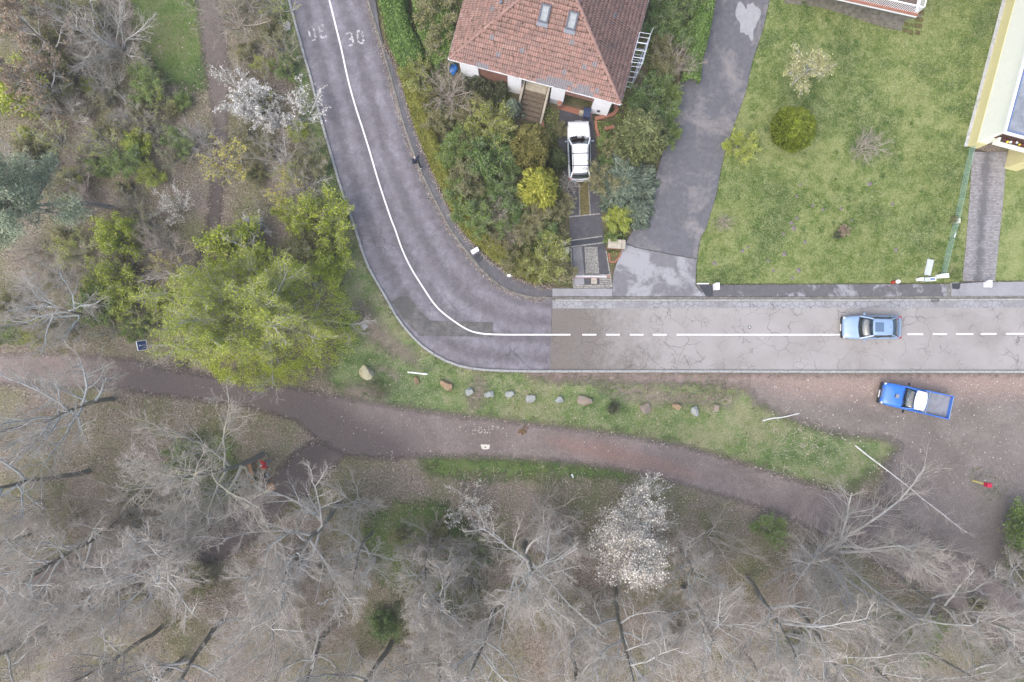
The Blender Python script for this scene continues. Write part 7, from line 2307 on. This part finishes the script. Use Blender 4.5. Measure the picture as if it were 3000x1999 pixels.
t = thing('dung_heap', 'small brown heap of dung on the dirt path', 'heap', W(1533, 1264))
for k in range(22):
    a = rnd.uniform(0, 6.28); d_ = abs(rnd.gauss(0, 0.15))
    bm = bmesh.new(); bmesh.ops.create_icosphere(bm, subdivisions=1, radius=rnd.uniform(0.05, 0.10))
    for v in bm.verts:
        v.co = v.co * rnd.uniform(0.8, 1.2); v.co.z *= 0.7
    me = bpy.data.meshes.new('lump'); bm.to_mesh(me); bm.free()
    o = link('lump', me, X['dung'], t); o.location = (math.cos(a) * d_ * 1.3, math.sin(a) * d_, 0.04 + max(0, 0.09 - d_ * 0.3))
t = thing('flower_pot', 'white round pot beside a grey slab on the grass right of the paved driveway', 'pot', W(2981, 477))
MB().tube((0, 0, 0), (0, 0, 0.35), 0.14, 16, 0.19).build('pot', X['whitep'], t)
MB().tube((0, 0, 0.34), (0, 0, 0.356), 0.14, 14).build('soil', X['soil'], t)
o = MB().box((0, 0, 0.05), (0.36, 0.40, 0.06)).build('grey_slab', X['greym']); o.location = W(2971, 481); tag(o, 'small grey slab under the edge of the white pot', 'slab')
t = thing('planter_stone', 'pale square stone holding a clipped bush beside the fence', 'planter', W(2803, 648))
MB().box((0, 0, 0.12), (0.3, 0.36, 0.2)).build('block', X['slabstone'], t, 0.02)
t = thing('bottle', 'white plastic bottle lying on the grass by the fence', 'litter', W(2796, 690), 1.2)
MB().tube((-0.16, 0, 0.08), (0.12, 0, 0.08), 0.05, 10).build('body', X['whitep'], t)
MB().tube((0.12, 0, 0.08), (0.2, 0, 0.08), 0.03, 8, 0.02).build('neck', X['whitep'], t)
t = thing('plastic_cup', 'white plastic cup lying in the grass below the dirt path', 'litter', W(1677, 1394), 2.0)
MB().tube((-0.13, 0, 0.08), (0.13, 0, 0.08), 0.05, 10, 0.075).build('cup', X['whitep'], t)
# sticks and wood chips on the ground
r = np.random.default_rng(808)
n_ = 420
px_ = np.c_[np.r_[r.normal(2330, 60, 150), r.uniform(1180, 1900, 150), r.uniform(100, 800, 120)], np.r_[r.normal(1290, 35, 150), r.uniform(1370, 1500, 150), r.uniform(60, 1000, 120)]]
q = W2(px_)
a_ = r.uniform(0, 6.28, n_)
D = np.c_[np.cos(a_), np.sin(a_), r.normal(0, 0.05, n_)]
sp_ = grow(np.c_[q, np.full(n_, 0.05)], D, r.uniform(0.15, 0.55, n_), np.full(n_, 0.014), np.full(n_, 0.008), 2, 0.12, 0, r)
o = link('wood_chips', arrmesh('wood_chips', *tubes([(sp_[0], sp_[1], 4)])), simple('split_wood', (0.52, 0.46, 0.38), 0.8, 0.25))
tag(o, 'pale split sticks and wood chips strewn on the ground', 'sticks', kind='stuff')
# pebbles
n_ = 700
px_ = np.c_[np.r_[r.uniform(2250, 3000, 500), r.normal(1420, 30, 60), r.uniform(1000, 2100, 140)], np.r_[r.uniform(1100, 1420, 500), r.normal(1260, 8, 60), r.uniform(1210, 1330, 140)]]
q = W2(px_)
V_, F_ = quads(np.c_[q, np.full(n_, 0.05)], (0.04, 0.12), 0.8, r, None, 3.0, 0.5)
o = link('pebbles', arrmesh('pebbles', V_, F_), simple('white_pebble', (0.55, 0.53, 0.50), 0.8, 0.3))
tag(o, 'pale pebbles and scraps scattered on the dirt', 'pebbles', kind='stuff')

# molehills on the lawn
mh = []
for k, (px, py) in enumerate([(2343, 541), (2380, 604), (2411, 614), (2463, 612), (2334, 640), (2318, 655), (2494, 646), (2325, 670), (2294, 686), (2297, 745), (2265, 793), (2340, 792), (2333, 577), (2614, 599), (2624, 733), (2190, 725), (2250, 765), (2093, 772), (2358, 710), (2547, 540), (2320, 815), (2175, 735)]):
    n_ = 12
    rr = rnd.uniform(0.09, 0.19)
    vs = [(0, 0, rr * 0.5)]
    for ring_ in (0.5, 1.0):
        for j in range(n_):
            a = 6.2832 * j / n_
            kx = rr * ring_ * rnd.uniform(0.75, 1.2)
            vs.append((math.cos(a) * kx, math.sin(a) * kx, (0.36 * rr if ring_ == 0.5 else 0.0) + rnd.uniform(-0.01, 0.01)))
    fs = [(0, 1 + j, 1 + (j + 1) % n_) for j in range(n_)] + [(1 + j, 1 + n_ + j, 1 + n_ + (j + 1) % n_, 1 + (j + 1) % n_) for j in range(n_)]
    o = MB().add(vs, fs).build('molehill', simple('mole_soil', (0.17, 0.15, 0.145), 0.95, 0.4, 14, 0.4) if k == 0 else bpy.data.materials['mole_soil'])
    o.location = W(px, py) + Vector((0, 0, 0.045))
    tag(o, 'small grey molehill dotting the lower half of the lawn', 'molehill', 'molehills on the lawn')

# thin hazy air of the grey day
hz = NT('haze_air')
vol = hz.new('ShaderNodeVolumePrincipled')
vol.inputs['Color'].default_value = (0.93, 0.95, 0.97, 1)
vol.inputs['Density'].default_value = 0.0008
vol.inputs['Anisotropy'].default_value = 0.2
hz.L(vol.outputs[0], hz.out.inputs['Volume'])
for l_ in list(hz.out.inputs['Surface'].links):
    hz.t.links.remove(l_)
o = MB().box((0, 0, 25.2), (830, 830, 52.4)).build('haze', hz.m)
o['kind'] = 'stuff'
tag(o, 'thin pale haze hanging in the air over the whole place', 'haze', kind='stuff')
